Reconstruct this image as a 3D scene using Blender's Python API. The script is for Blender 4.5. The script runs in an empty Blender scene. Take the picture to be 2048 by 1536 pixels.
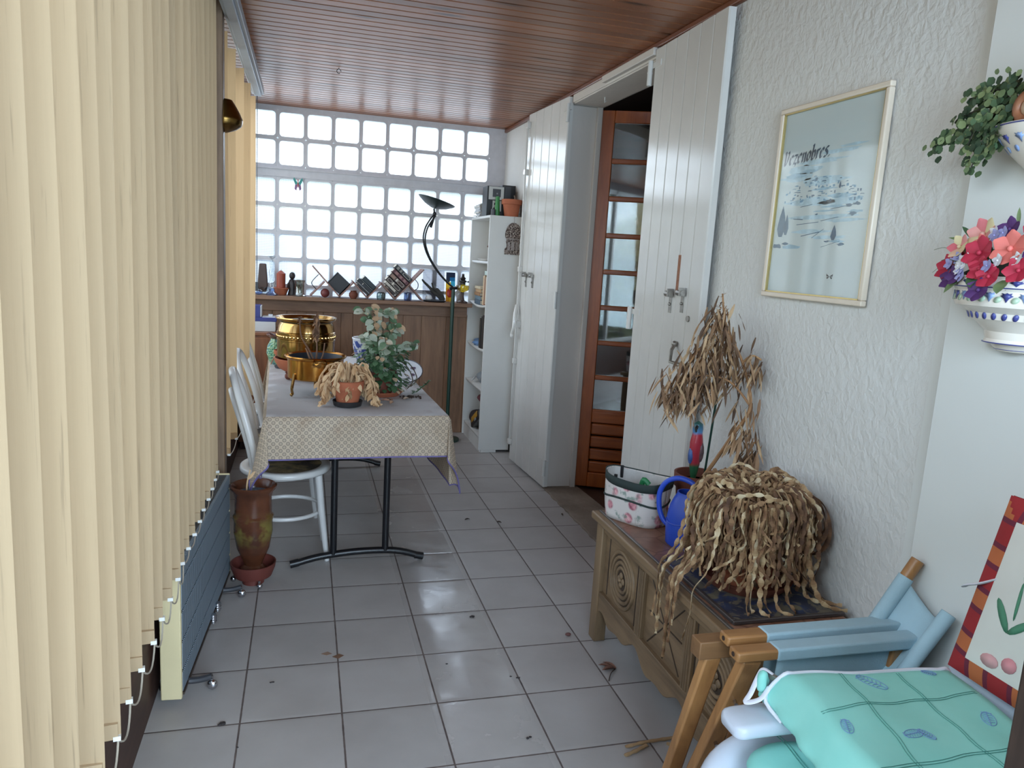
import bpy, bmesh, math, random
from math import pi, sin, cos, radians, sqrt, atan2
from mathutils import Vector, Matrix, noise as mnoise

scene = bpy.context.scene
COL = scene.collection
random.seed(7)

# ------------------------------------------------------------------ camera
CAM = Vector((0.18464, -3.26832, 1.52518))
def cam_axes(p, y, r):
    f = Vector((sin(y)*cos(p), cos(y)*cos(p), sin(p)))
    rt = Vector((cos(y), -sin(y), 0)); up = rt.cross(f)
    return rt*cos(r)+up*sin(r), up*cos(r)-rt*sin(r), f
_r, _u, _f = cam_axes(-0.16837, 0.27585, 0.0599)
cd = bpy.data.cameras.new('camera'); cam = bpy.data.objects.new('camera', cd); COL.objects.link(cam)
cam.matrix_world = Matrix(((_r.x, _u.x, -_f.x, CAM.x), (_r.y, _u.y, -_f.y, CAM.y), (_r.z, _u.z, -_f.z, CAM.z), (0, 0, 0, 1)))
cd.sensor_width = 36; cd.lens = 36*1493.87/2048; cd.clip_start = 0.02
scene.camera = cam

# ------------------------------------------------------------------ light
w = bpy.data.worlds.new('sky'); scene.world = w; w.use_nodes = True
nt = w.node_tree
bg = nt.nodes['Background']
sky = nt.nodes.new('ShaderNodeTexSky'); sky.sky_type = 'NISHITA'
sky.sun_disc = False; sky.sun_elevation = radians(48); sky.sun_rotation = radians(150)
sky.air_density = 1.0; sky.dust_density = 3.0; sky.ozone_density = 1.0
nt.links.new(sky.outputs[0], bg.inputs[0]); bg.inputs[1].default_value = 0.30

def area(name, loc, target, sx, sy, power, color):
    l = bpy.data.lights.new(name, 'AREA'); l.shape = 'RECTANGLE'; l.size = sx; l.size_y = sy
    l.energy = power; l.color = color
    o = bpy.data.objects.new(name, l); COL.objects.link(o); o.location = loc
    d = Vector(target)-Vector(loc); o.rotation_euler = d.to_track_quat('-Z', 'Y').to_euler()
    return o
# daylight that comes through the three glazed sides of the veranda
area('daylight_back_window', (0.85, -4.62, 1.5), (0.6, 0, 0.9), 1.9, 1.9, 138, (0.60, 0.79, 1.0))
area('daylight_left_window', (-0.75, -0.95, 1.55), (1.0, -0.5, 1.2), 3.1, 1.9, 12, (1.0, 0.95, 0.86))
area('daylight_far_window', (0.75, 4.0, 2.9), (0.75, 1.6, 1.1), 2.6, 1.6, 95, (0.94, 0.97, 1.0))

area('daylight_left_far_window', (-0.8, 1.6, 1.7), (0.8, 1.3, 0.8), 2.2, 1.7, 34, (0.90, 0.95, 1.0))
area('daylight_left_near_window', (-1.25, -3.55, 2.75), (1.6, -1.9, 0.8), 1.7, 1.2, 85, (0.74, 0.87, 1.0))
vs = scene.view_settings
vs.view_transform = 'Standard'; vs.look = 'None'; vs.gamma = 1.0; vs.exposure = 0.42
vs.use_curve_mapping = False
scene.cycles.use_denoising = True
scene.cycles.max_bounces = 10; scene.cycles.diffuse_bounces = 5; scene.cycles.glossy_bounces = 4
scene.cycles.transmission_bounces = 8; scene.cycles.transparent_max_bounces = 12
scene.cycles.caustics_reflective = False; scene.cycles.caustics_refractive = False
scene.cycles.sample_clamp_indirect = 6.0

# ------------------------------------------------------------------ mesh helpers
class MB:
    """collects faces; build() links them as ONE mesh object"""
    def __init__(s): s.v = []; s.f = []; s.m = []; s.uv = []; s.val = []; s.cm = 0; s.cv = 0.5
    def face(s, idx, uv=None):
        s.f.append(tuple(idx)); s.m.append(s.cm); s.uv.append(uv); s.val.append(s.cv)
    def add(s, vs):
        b = len(s.v); s.v.extend([tuple(p) for p in vs]); return b
    def box(s, lo, hi, M=None):
        x0, y0, z0 = lo; x1, y1, z1 = hi
        P = [Vector(p) for p in ((x0,y0,z0),(x1,y0,z0),(x1,y1,z0),(x0,y1,z0),(x0,y0,z1),(x1,y0,z1),(x1,y1,z1),(x0,y1,z1))]
        if M is not None: P = [M @ p for p in P]
        b = s.add(P)
        for q in ((3,2,1,0),(4,5,6,7),(0,1,5,4),(1,2,6,5),(2,3,7,6),(3,0,4,7)): s.face([b+i for i in q])
        return s
    def quad(s, a, b, c, d, uv=None):
        i = s.add((a,b,c,d)); s.face((i,i+1,i+2,i+3), uv); return s
    def poly(s, pts):
        i = s.add(pts); s.face(range(i, i+len(pts))); return s
    def prism(s, outline, depth, M=None):
        """outline: 2D pts (ccw) in XY, extruded 0..depth on Z"""
        n = len(outline)
        P = [Vector((x,y,0)) for x,y in outline]+[Vector((x,y,depth)) for x,y in outline]
        if M is not None: P = [M @ p for p in P]
        b = s.add(P)
        s.face([b+i for i in range(n-1,-1,-1)]); s.face([b+n+i for i in range(n)])
        for i in range(n):
            j = (i+1) % n; s.face((b+i, b+j, b+n+j, b+n+i))
        return s
    def tube(s, path, rad, n=8, caps=True, closed=False, flat=1.0):
        P = [Vector(p) for p in path]; k = len(P)
        R = rad if isinstance(rad, (list, tuple)) else [rad]*k
        up = None; base = len(s.v)
        for i in range(k):
            a = P[(i-1) % k] if (closed or i > 0) else P[i]; c = P[(i+1) % k] if (closed or i < k-1) else P[i]
            t = (c-a)
            if t.length < 1e-9: t = Vector((0,0,1))
            t.normalize()
            if up is None:
                up = Vector((0,0,1)) if abs(t.z) < 0.9 else Vector((1,0,0))
            x = up.cross(t)
            if x.length < 1e-6: x = Vector((1,0,0)).cross(t)
            x.normalize(); y = t.cross(x).normalized(); up = y
            for j in range(n):
                an = 2*pi*j/n
                s.v.append(tuple(P[i]+x*(cos(an)*R[i])+y*(sin(an)*R[i]*flat)))
        m = k if closed else k-1
        for i in range(m):
            for j in range(n):
                j2 = (j+1) % n; i2 = (i+1) % k
                s.face((base+i*n+j, base+i*n+j2, base+i2*n+j2, base+i2*n+j))
        if caps and not closed:
            s.face([base+j for j in range(n-1,-1,-1)]); s.face([base+(k-1)*n+j for j in range(n)])
        return s
    def lathe(s, prof, n=32, M=None, a0=0.0, a1=2*pi, sq=(1,1)):
        full = abs(a1-a0-2*pi) < 1e-6
        cnt = n if full else n+1
        b = len(s.v)
        for r, z in prof:
            for j in range(cnt):
                a = a0+(a1-a0)*j/n
                p = Vector((r*cos(a)*sq[0], r*sin(a)*sq[1], z))
                s.v.append(tuple(M @ p if M is not None else p))
        for i in range(len(prof)-1):
            for j in range(n):
                j2 = (j+1) % cnt
                s.face((b+i*cnt+j, b+i*cnt+j2, b+(i+1)*cnt+j2, b+(i+1)*cnt+j))
        if full:
            if prof[0][0] > 1e-5: s.face([b+j for j in range(n-1,-1,-1)])
            if prof[-1][0] > 1e-5: s.face([b+(len(prof)-1)*cnt+j for j in range(n)])
        return s
    def ball(s, c, r, n=10, sc=(1,1,1), M=None):
        T = Matrix.Translation(Vector(c)) @ Matrix.Diagonal((r*sc[0], r*sc[1], r*sc[2], 1))
        if M is not None: T = M @ T
        m = max(4, n*2//3)
        return s.lathe([(max(1e-6, sin(pi*i/m)), -cos(pi*i/m)) for i in range(m+1)], n, T)
    def grid(s, fn, nu, nv, uvf=None):
        b = len(s.v)
        for i in range(nu+1):
            for j in range(nv+1): s.v.append(tuple(fn(i/nu, j/nv)))
        for i in range(nu):
            for j in range(nv):
                q = (b+i*(nv+1)+j, b+(i+1)*(nv+1)+j, b+(i+1)*(nv+1)+j+1, b+i*(nv+1)+j+1)
                uv = None
                if uvf: uv = [uvf(i/nu,j/nv), uvf((i+1)/nu,j/nv), uvf((i+1)/nu,(j+1)/nv), uvf(i/nu,(j+1)/nv)]
                s.face(q, uv)
        return s
    def leaf(s, p, d, n, L, W, droop=0.3, fold=0.15, seg=4, twist=0.0, tipw=0.0):
        """a folded leaf: base p, direction d, upper side n"""
        d = Vector(d).normalized(); n = Vector(n)
        side = d.cross(n)
        if side.length < 1e-5: side = d.cross(Vector((0.3,0.2,1)))
        side.normalize(); n = side.cross(d).normalized()
        pos = Vector(p); b = len(s.v)
        for i in range(seg+1):
            t = i/seg
            wv = W*0.5*(sin(pi*min(1, t*0.92+0.08))**0.8)+tipw
            q = Matrix.Rotation(twist*t, 3, d); sd = q @ side; nn = q @ n
            s.v.append(tuple(pos-sd*wv+nn*(fold*wv))); s.v.append(tuple(pos)); s.v.append(tuple(pos+sd*wv+nn*(fold*wv)))
            d2 = (d+Vector((0,0,-1))*droop/seg).normalized()
            pos = pos+d*(L/seg); side = (d2.cross(n)); side = side.normalized() if side.length > 1e-5 else sd
            d = d2; n = side.cross(d).normalized()
        for i in range(seg):
            for k in (0,1): s.face((b+i*3+k, b+i*3+k+1, b+i*3+4+k, b+i*3+3+k))
        return s
    def build(s, name, mats, parent=None, smooth=True, ang=40, bevel=0, bseg=2, solid=0, sub=0, loc=None, merge=0):
        me = bpy.data.meshes.new(name); me.from_pydata(s.v, [], s.f)
        mats = mats if isinstance(mats, (list, tuple)) else [mats]
        for m in mats: me.materials.append(m)
        me.polygons.foreach_set('material_index', s.m)
        if any(u is not None for u in s.uv):
            ul = me.uv_layers.new(name='UVMap'); k = 0
            for fi, f in enumerate(s.f):
                u = s.uv[fi]
                for j in range(len(f)):
                    ul.data[k].uv = u[j] if u else (0,0); k += 1
        if any(v != 0.5 for v in s.val):
            at = me.attributes.new('var', 'FLOAT', 'FACE'); at.data.foreach_set('value', s.val)
        me.validate()
        if merge:
            bm = bmesh.new(); bm.from_mesh(me); bmesh.ops.remove_doubles(bm, verts=bm.verts, dist=merge); bmesh.ops.recalc_face_normals(bm, faces=bm.faces); bm.to_mesh(me); bm.free()
        if smooth:
            me.polygons.foreach_set('use_smooth', [True]*len(me.polygons))
            me.set_sharp_from_angle(angle=radians(ang))
        o = bpy.data.objects.new(name, me); COL.objects.link(o)
        if loc is not None: o.location = loc
        if parent: o.parent = parent
        if bevel:
            b = o.modifiers.new('bevel', 'BEVEL'); b.width = bevel; b.segments = bseg; b.limit_method = 'ANGLE'; b.angle_limit = radians(40)
        if solid:
            b = o.modifiers.new('solid', 'SOLIDIFY'); b.thickness = solid; b.offset = 0
        if sub:
            b = o.modifiers.new('sub', 'SUBSURF'); b.levels = sub; b.render_levels = sub
        return o

def thing(name, label, cat, loc=(0,0,0), rz=0.0, group=None, rot=None):
    o = bpy.data.objects.new(name, None); COL.objects.link(o); o.location = loc
    o.rotation_euler = rot if rot else (0,0,rz); o.empty_display_size = 0.05
    return tag(o, label, cat, group)
def tag(o, label, cat, group=None, kind=None):
    o['label'] = label; o['category'] = cat
    if group: o['group'] = group
    if kind: o['kind'] = kind
    return o
def struct(o, label, cat):
    o['kind'] = 'structure'; o['label'] = label; o['category'] = cat; return o
def dup(root, loc=None, rz=None, label=None):
    r = root.copy(); COL.objects.link(r)
    if loc is not None: r.location = loc
    if rz is not None: r.rotation_euler = (r.rotation_euler[0], r.rotation_euler[1], rz)
    if label: r['label'] = label
    for ch in root.children:
        c = ch.copy(); COL.objects.link(c); c.parent = r
        for g in ch.children:
            d = g.copy(); COL.objects.link(d); d.parent = c
    return r
def TR(x, y, z, rz=0, rx=0, ry=0):
    return Matrix.Translation((x,y,z)) @ Matrix.Rotation(rz,4,'Z') @ Matrix.Rotation(ry,4,'Y') @ Matrix.Rotation(rx,4,'X')
def lerp(a, b, t): return a+(b-a)*t
def vl(a, b, t): return Vector(a).lerp(Vector(b), t)
def catmull(pts, n=6):
    P = [Vector(p) for p in pts]; out = []
    for i in range(len(P)-1):
        a = P[max(0,i-1)]; b = P[i]; c = P[i+1]; d = P[min(len(P)-1,i+2)]
        for k in range(n):
            t = k/n
            out.append(0.5*((2*b)+(c-a)*t+(2*a-5*b+4*c-d)*t*t+(3*b-a-3*c+d)*t**3))
    out.append(P[-1]); return out
def rrect(w, h, r, n=4, cx=0, cy=0):
    out = []
    for k, (sx, sy) in enumerate(((1,-1),(1,1),(-1,1),(-1,-1))):
        for i in range(n+1):
            a = -pi/2+k*pi/2+i*pi/2/n
            out.append((cx+sx*(w/2-r)+r*cos(a), cy+sy*(h/2-r)+r*sin(a)))
    return out

# ------------------------------------------------------------------ materials
def srgb(r, g, b):
    f = lambda c: c/12.92 if c <= 0.04045 else ((c+0.055)/1.055)**2.4
    return (f(r/255), f(g/255), f(b/255), 1)
MATS = {}
class NT:
    def __init__(s, name):
        s.m = bpy.data.materials.new(name); s.m.use_nodes = True; s.t = s.m.node_tree
        s.p = s.t.nodes['Principled BSDF']; s.out = s.t.nodes['Material Output']
    def n(s, typ, **kw):
        x = s.t.nodes.new('ShaderNode'+typ)
        for k, v in kw.items(): setattr(x, k, v)
        return x
    def l(s, a, b): s.t.links.new(a, b)
    def val(s, x, sock):
        if hasattr(x, 'is_linked'): s.l(x, sock)
        else: sock.default_value = x
    def math(s, op, a, b=0.0, c=0.0):
        x = s.n('Math', operation=op)
        for i, q in enumerate((a,b,c)):
            s.val(q, x.inputs[i])
        return x.outputs[0]
    def coord(s, kind='Object'): return s.n('TexCoord').outputs[kind]
    def mapping(s, vec, scale=(1,1,1), rot=(0,0,0), loc=(0,0,0)):
        x = s.n('Mapping'); s.l(vec, x.inputs[0]); x.inputs[1].default_value = loc; x.inputs[2].default_value = rot; x.inputs[3].default_value = scale
        return x.outputs[0]
    def noise(s, vec, scale=5, detail=3, rough=0.55, dist=0.0):
        x = s.n('TexNoise'); s.l(vec, x.inputs['Vector']); x.inputs['Scale'].default_value = scale
        x.inputs['Detail'].default_value = detail; x.inputs['Roughness'].default_value = rough; x.inputs['Distortion'].default_value = dist
        return x.outputs[0]
    def voro(s, vec, scale=5, feature='F1', out=0):
        x = s.n('TexVoronoi', feature=feature); s.l(vec, x.inputs['Vector']); x.inputs['Scale'].default_value = scale
        return x.outputs[out]
    def ramp(s, fac, stops, interp='LINEAR'):
        x = s.n('ValToRGB'); x.color_ramp.interpolation = interp
        while len(x.color_ramp.elements) < len(stops): x.color_ramp.elements.new(0.5)
        for e, (p, c) in zip(x.color_ramp.elements, stops): e.position = p; e.color = c
        s.val(fac, x.inputs[0]); return x.outputs[0]
    def mix(s, fac, a, b, blend='MIX'):
        x = s.n('Mix', data_type='RGBA', blend_type=blend)
        s.val(fac, x.inputs[0]); s.val(a, x.inputs[6]); s.val(b, x.inputs[7]); return x.outputs[2]
    def sep(s, vec):
        x = s.n('SeparateXYZ'); s.l(vec, x.inputs[0]); return x.outputs
    def comb(s, x_, y_, z_=0.0):
        x = s.n('CombineXYZ')
        for i, q in enumerate((x_,y_,z_)): s.val(q, x.inputs[i])
        return x.outputs[0]
    def bump(s, h, strength=0.3, dist=0.01):
        x = s.n('Bump'); s.l(h, x.inputs['Height']); x.inputs['Strength'].default_value = strength; x.inputs['Distance'].default_value = dist
        s.l(x.outputs[0], s.p.inputs['Normal']); return x
    def set(s, col=None, rough=None, metal=None, **kw):
        if col is not None: s.val(col, s.p.inputs['Base Color'])
        if rough is not None: s.val(rough, s.p.inputs['Roughness'])
        if metal is not None: s.val(metal, s.p.inputs['Metallic'])
        for k, v in kw.items(): s.val(v, s.p.inputs[k.replace('_',' ')])
        return s.m
def dk(c, k): return (c[0]*k, c[1]*k, c[2]*k, 1)

def mplain(name, col, rough=0.5, metal=0.0, var=0.12, nscale=8, bump=0.0, bscale=60, **kw):
    t = NT(name); co = t.coord()
    f = t.noise(co, nscale, 4)
    c = t.ramp(f, ((0.3, dk(col, 1-var)), (0.7, dk(col, 1+var))))
    if bump: t.bump(t.noise(co, bscale, 3), bump, 0.004)
    return t.set(c, rough, metal, **kw)
def mvar(name, stops, rough=0.7, trans=0.0, bump=0.0, nscale=30):
    """colour picked by the face attribute 'var' with a little noise"""
    t = NT(name); a = t.n('Attribute', attribute_name='var')
    f = t.math('ADD', a.outputs['Fac'], t.math('MULTIPLY', t.math('SUBTRACT', t.noise(t.coord(), nscale, 3), 0.5), 0.35))
    c = t.ramp(f, stops)
    if bump: t.bump(t.noise(t.coord(), 90, 3), bump, 0.003)
    m = t.set(c, rough)
    if trans:
        tr = t.n('BsdfTranslucent'); t.l(c, tr.inputs[0]); mx = t.n('MixShader'); mx.inputs[0].default_value = trans
        t.l(t.p.outputs[0], mx.inputs[1]); t.l(tr.outputs[0], mx.inputs[2]); t.l(mx.outputs[0], t.out.inputs[0])
    return m
def mwood(name, c1, c2, axis='X', rough=0.5, scale=1.0, knots=False, perboard=None, bump=0.1):
    """wood grain stretched along an axis of the object; perboard = (axis index, pitch) gives every board its own tone"""
    t = NT(name); co = t.coord()
    st = {'X': (0.12,1,1), 'Y': (1,0.12,1), 'Z': (1,1,0.12)}[axis]
    v = t.mapping(co, tuple(18*scale*q for q in st))
    sep = t.sep(co)
    if perboard:
        idx = t.math('FLOOR', t.math('DIVIDE', sep[perboard[0]], perboard[1]))
        wn = t.n('TexWhiteNoise', noise_dimensions='1D'); t.l(idx, wn.inputs['W'])
        off = t.math('MULTIPLY', wn.outputs[0], 37.0)
        add = t.n('VectorMath', operation='ADD'); t.l(v, add.inputs[0]); t.l(t.comb(off, off, off), add.inputs[1]); v = add.outputs[0]
    f = t.noise(v, 1.0, 5, 0.6, 0.6)
    g = t.noise(v, 4.0, 2, 0.5, 0.2)
    f = t.math('ADD', t.math('MULTIPLY', f, 0.75), t.math('MULTIPLY', g, 0.25))
    c = t.ramp(f, ((0.32, c1), (0.68, c2)))
    if perboard:
        c = t.mix(0.55, c, t.ramp(wn.outputs[0], ((0, dk(c, 1) if not hasattr(c,'is_linked') else dk(c1, 0.8)), (1, dk(c2, 1.1)))), 'MIX')
    if knots:
        kv = t.mapping(co, tuple(q*s_ for q, s_ in zip({'X': (1.6,7,7), 'Y': (7,1.6,7), 'Z': (7,7,1.6)}[axis], (1,1,1))))
        k = t.voro(kv, 1.0)
        c = t.mix(t.ramp(k, ((0.06, (1,1,1,1)), (0.17, (0,0,0,1)))), c, dk(c1, 0.28))
    if bump: t.bump(f, bump, 0.003)
    return t.set(c, rough)

# shared simple materials
WHITE_PAINT = mplain('white_gloss_paint', srgb(208,205,200), 0.17, var=0.04, nscale=5, bump=0.04, bscale=14)
WHITE_LAM = mplain('white_laminate', srgb(216,214,210), 0.35, var=0.02)
BLACK_METAL = mplain('black_metal', srgb(22,22,26), 0.35, 0.0, var=0.1)
CHROME = mplain('chrome', srgb(200,200,205), 0.18, 1.0, var=0.03)
STEEL = mplain('worn_steel', srgb(150,145,138), 0.45, 0.8, var=0.2, nscale=40)
TERRA = mplain('terracotta', srgb(172,98,68), 0.8, var=0.12, nscale=14, bump=0.15, bscale=90)
TERRA_DARK = mplain('dark_terracotta', srgb(112,60,44), 0.75, var=0.2, nscale=14, bump=0.15)
SOIL = mplain('soil', srgb(58,42,34), 0.95, var=0.4, nscale=60, bump=0.8, bscale=120)
BRASS = mplain('brass', srgb(170,134,82), 0.14, 1.0, var=0.1, nscale=6)
WOOD_OAK = mwood('oak_wood', srgb(122,92,58), srgb(168,132,88), 'X', 0.5)
WOOD_OAK_Z = mwood('oak_wood_upright', srgb(122,92,58), srgb(168,132,88), 'Z', 0.5)
DOOR_WOOD = mwood('varnished_red_wood', srgb(126,62,28), srgb(172,92,42), 'Z', 0.3)
DOOR_WOOD_X = mwood('varnished_red_wood_rail', srgb(126,62,28), srgb(172,92,42), 'X', 0.3)
# ================================================================== THE ROOM
XW, YE, ZC, TILE = 1.77, 2.935, 2.55, 0.32
XL = -0.28
# floor tiles -------------------------------------------------------
def floor_mat():
    t = NT('glazed_floor_tiles'); co = t.coord(); s = t.sep(co)
    ux = t.math('DIVIDE', s[0], TILE); uy = t.math('DIVIDE', s[1], TILE)
    fx = t.math('FRACT', ux); fy = t.math('FRACT', uy)
    ex = t.math('MINIMUM', fx, t.math('SUBTRACT', 1.0, fx)); ey = t.math('MINIMUM', fy, t.math('SUBTRACT', 1.0, fy))
    e = t.math('MINIMUM', ex, ey)
    wob = t.math('MULTIPLY', t.math('SUBTRACT', t.noise(co, 40, 2), 0.5), 0.006)
    g = t.math('LESS_THAN', t.math('ADD', e, wob), 0.0095)
    wn = t.n('TexWhiteNoise', noise_dimensions='2D'); t.l(t.comb(t.math('FLOOR', ux), t.math('FLOOR', uy)), wn.inputs['Vector'])
    base = t.ramp(t.noise(co, 3.5, 5), ((0.3, srgb(168,163,160)), (0.7, srgb(186,182,180))))
    base = t.mix(0.25, base, t.ramp(wn.outputs[0], ((0, srgb(160,156,155)), (1, srgb(192,188,186)))))
    col = t.mix(g, base, t.ramp(t.noise(co, 12, 3), ((0.3, srgb(84,74,72)), (0.7, srgb(112,100,96)))))
    # slightly uneven glaze with shiny worn patches
    worn = t.math('MULTIPLY', t.math('LESS_THAN', t.math('ABSOLUTE', t.math('SUBTRACT', ux, 2.42)), 0.5), t.ramp(t.noise(co, 4, 2), ((0.3,(0.3,)*3+(1,)),(0.6,(1,)*3+(1,)))))
    rn = t.mix(worn, t.ramp(t.noise(co, 6, 6, 0.7), ((0.35, (0.36,)*3+(1,)), (0.65, (0.5,)*3+(1,)))), t.ramp(t.noise(co, 9, 6, 0.7), ((0.35, (0.08,)*3+(1,)), (0.65, (0.17,)*3+(1,)))))
    h = t.math('ADD', t.math('MULTIPLY', t.noise(co, 26, 4, 0.6), 0.5), t.math('MULTIPLY', t.noise(co, 5, 2), 1.2))
    edge = t.math('SMOOTH_MIN', t.math('MULTIPLY', e, 12.0), 0.5, 0.3)
    t.bump(t.math('ADD', h, t.math('MULTIPLY', edge, 2.0)), 0.16, 0.006)
    return t.set(col, t.mix(g, rn, (0.7,)*3+(1,)), IOR=1.5)
b = MB(); b.box((XL-0.05, -4.6, -0.12), (XW+0.0, YE+0.1, 0))
struct(b.build('floor', floor_mat(), smooth=False), 'pale glazed square floor tiles with dark grout', 'floor')

# ceiling: narrow varnished boards running across the room ----------------
CEIL = mwood('varnished_ceiling_boards', srgb(118,72,46), srgb(162,104,70), 'X', 0.33, 0.6, knots=True, perboard=(1, 0.0745), bump=0.05)
b = MB(); P = 0.0745; y = -4.62
k0 = math.floor(-4.62/P)
for k in range(k0, int((YE+0.1)/P)+1):
    y0 = k*P; x0 = XL-0.08
    b.v += [(x0,y0+0.0035,ZC+0.006),(x0,y0+0.009,ZC),(x0,y0+P-0.0035,ZC),(x0,y0+P,ZC+0.006),
            (XW+0.05,y0+0.0035,ZC+0.006),(XW+0.05,y0+0.009,ZC),(XW+0.05,y0+P-0.0035,ZC),(XW+0.05,y0+P,ZC+0.006),
            (x0,y0,ZC+0.012),(XW+0.05,y0,ZC+0.012)]
    i = len(b.v)-10
    for q in ((0,4,5,1),(1,5,6,2),(2,6,7,3),(8,9,4,0)): b.face([i+j for j in q])
b.box((XL-0.08, -4.62, ZC+0.013), (XW+0.05, YE+0.1, ZC+0.05))
struct(b.build('ceiling', CEIL, smooth=False), 'varnished brown narrow-board wooden ceiling', 'ceiling')
hk = MB(); hk.tube([(0.36+0.012*cos(a), 1.45, ZC-0.02+0.012*sin(a)) for a in [i*pi/6 for i in range(11)]], 0.0022, 6); hk.tube([(0.36,1.45,ZC-0.008),(0.36,1.45,ZC)], 0.0022, 6)
tag(hk.build('ceiling_hook', BLACK_METAL), 'small dark metal hook screwed into the ceiling boards', 'hook')
b = MB(); b.box((XW-0.022, -4.6, ZC-0.028), (XW+0.001, YE, ZC-0.0005))
struct(b.build('trim_1', mwood('ceiling_trim_wood', srgb(92,52,34), srgb(130,78,50), 'Y', 0.35), bevel=0.006), 'thin brown wooden trim between ceiling and right wall', 'trim')

# right wall with the doorway ----------------------------------------------
def plaster(name, c, strength, sc=38):
    t = NT(name); co = t.coord()
    v = t.mapping(co, (1,1,0.8), rot=(0.6,0,0))
    n1 = t.noise(v, sc, 3, 0.5, 0.4); n2 = t.noise(co, 1.3, 3)
    t.bump(n1, strength, 0.02)
    return t.set(t.ramp(n2, ((0.3, dk(c,0.96)), (0.7, dk(c,1.03)))), 0.75)
ROUGH = plaster('rough_white_plaster', srgb(214,212,208), 0.34, 46)
SMOOTH = plaster('smooth_white_plaster', srgb(216,216,212), 0.05, 12)
JAMB = plaster('old_white_jamb_paint', srgb(205,196,188), 0.12, 16)
DY0, DY1, DH = 0.10, 1.335, 2.475
b = MB()
b.box((XW, DY1, 0), (XW+0.2, YE+0.06, ZC+0.02)); b.box((XW, -1.745, 0), (XW+0.2, DY0, ZC+0.02)); b.box((XW, DY0, DH), (XW+0.2, DY1, ZC+0.02))
struct(b.build('wall_right', ROUGH, smooth=False), 'rough white plastered house wall with the doorway', 'wall')
# smooth pier with a rounded fillet where it meets the rough plaster
b = MB(); n = 8
prof = [(XW-0.0005-0.028*(1-cos(pi/2*i/n)), -1.69-0.055*sin(pi/2*i/n)) for i in range(n+1)]
prof += [(XW-0.03, -1.748), (XW-0.03, -4.6), (XW+0.2, -4.6), (XW+0.2, -1.745), (XW+0.0005,-1.69)]
m = len(prof); bb = b.add([(x,y_,0) for x,y_ in prof]+[(x,y_,ZC+0.02) for x,y_ in prof])
for i in range(m-1): b.face((bb+i+1, bb+i, bb+m+i, bb+m+i+1))
struct(b.build('wall_near_right', SMOOTH, ang=25), 'smooth white wall section beyond the rough plaster, carrying the planters', 'wall')
# reveal of the doorway (far side + soffit) and a thin lintel band
b = MB()
b.box((XW-0.002, DY1-0.004, 0.01), (1.955, DY1+0.03, DH)); b.box((XW-0.012, DY0+0.012, DH-0.006), (1.955, DY1-0.06, DH+0.012))
b.box((XW-0.02, DY0+0.012, DH+0.0), (XW+0.01, DY1-0.06, ZC-0.028)); b.box((XW-0.045, DY0+0.012, DH+0.01), (XW+0.01, 0.75, ZC-0.03))
b.box((1.93, DY1-0.03, 0.01), (1.965, DY1, DH)); b.box((XW-0.002, DY0-0.03, 0.01), (1.965, DY0+0.004, DH))
struct(b.build('trim_2', JAMB, bevel=0.004), 'white painted stone surround of the doorway', 'trim')
# stone threshold
t = NT('threshold_stone'); co = t.coord()
t.bump(t.noise(co, 30, 5), 0.4, 0.01)
STONE = t.set(t.ramp(t.noise(co, 5, 5), ((0.3, srgb(118,104,92)), (0.7, srgb(158,144,130)))), 0.7)
b = MB(); pts = []
random.seed(3)
for i in range(31):
    y = lerp(DY1+0.02, DY0-0.04, i/30); pts.append((XW-0.022+random.uniform(-0.006,0.006), y))
pts += [(2.06, DY0-0.04), (2.02, DY0+0.4), (2.0, DY1-0.3), (1.985, DY1+0.02)]
b.prism(pts[::-1], 0.018, TR(0,0,-0.004))
struct(b.build('trim_3', STONE, bevel=0.003), 'worn beige stone threshold of the doorway', 'trim')
# dim room behind the doorway
b = MB()
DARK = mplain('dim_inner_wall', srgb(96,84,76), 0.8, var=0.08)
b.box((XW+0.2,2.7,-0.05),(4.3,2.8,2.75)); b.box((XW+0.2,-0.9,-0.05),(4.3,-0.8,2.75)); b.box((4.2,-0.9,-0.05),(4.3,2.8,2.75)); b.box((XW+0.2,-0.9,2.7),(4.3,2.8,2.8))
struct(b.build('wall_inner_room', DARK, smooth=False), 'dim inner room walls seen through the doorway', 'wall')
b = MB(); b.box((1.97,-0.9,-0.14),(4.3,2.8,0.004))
struct(b.build('floor_inner_room', mwood('dark_inner_floor', srgb(58,38,30), srgb(84,58,44), 'Y', 0.5), smooth=False), 'dark brown floor of the inner room', 'floor')

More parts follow.
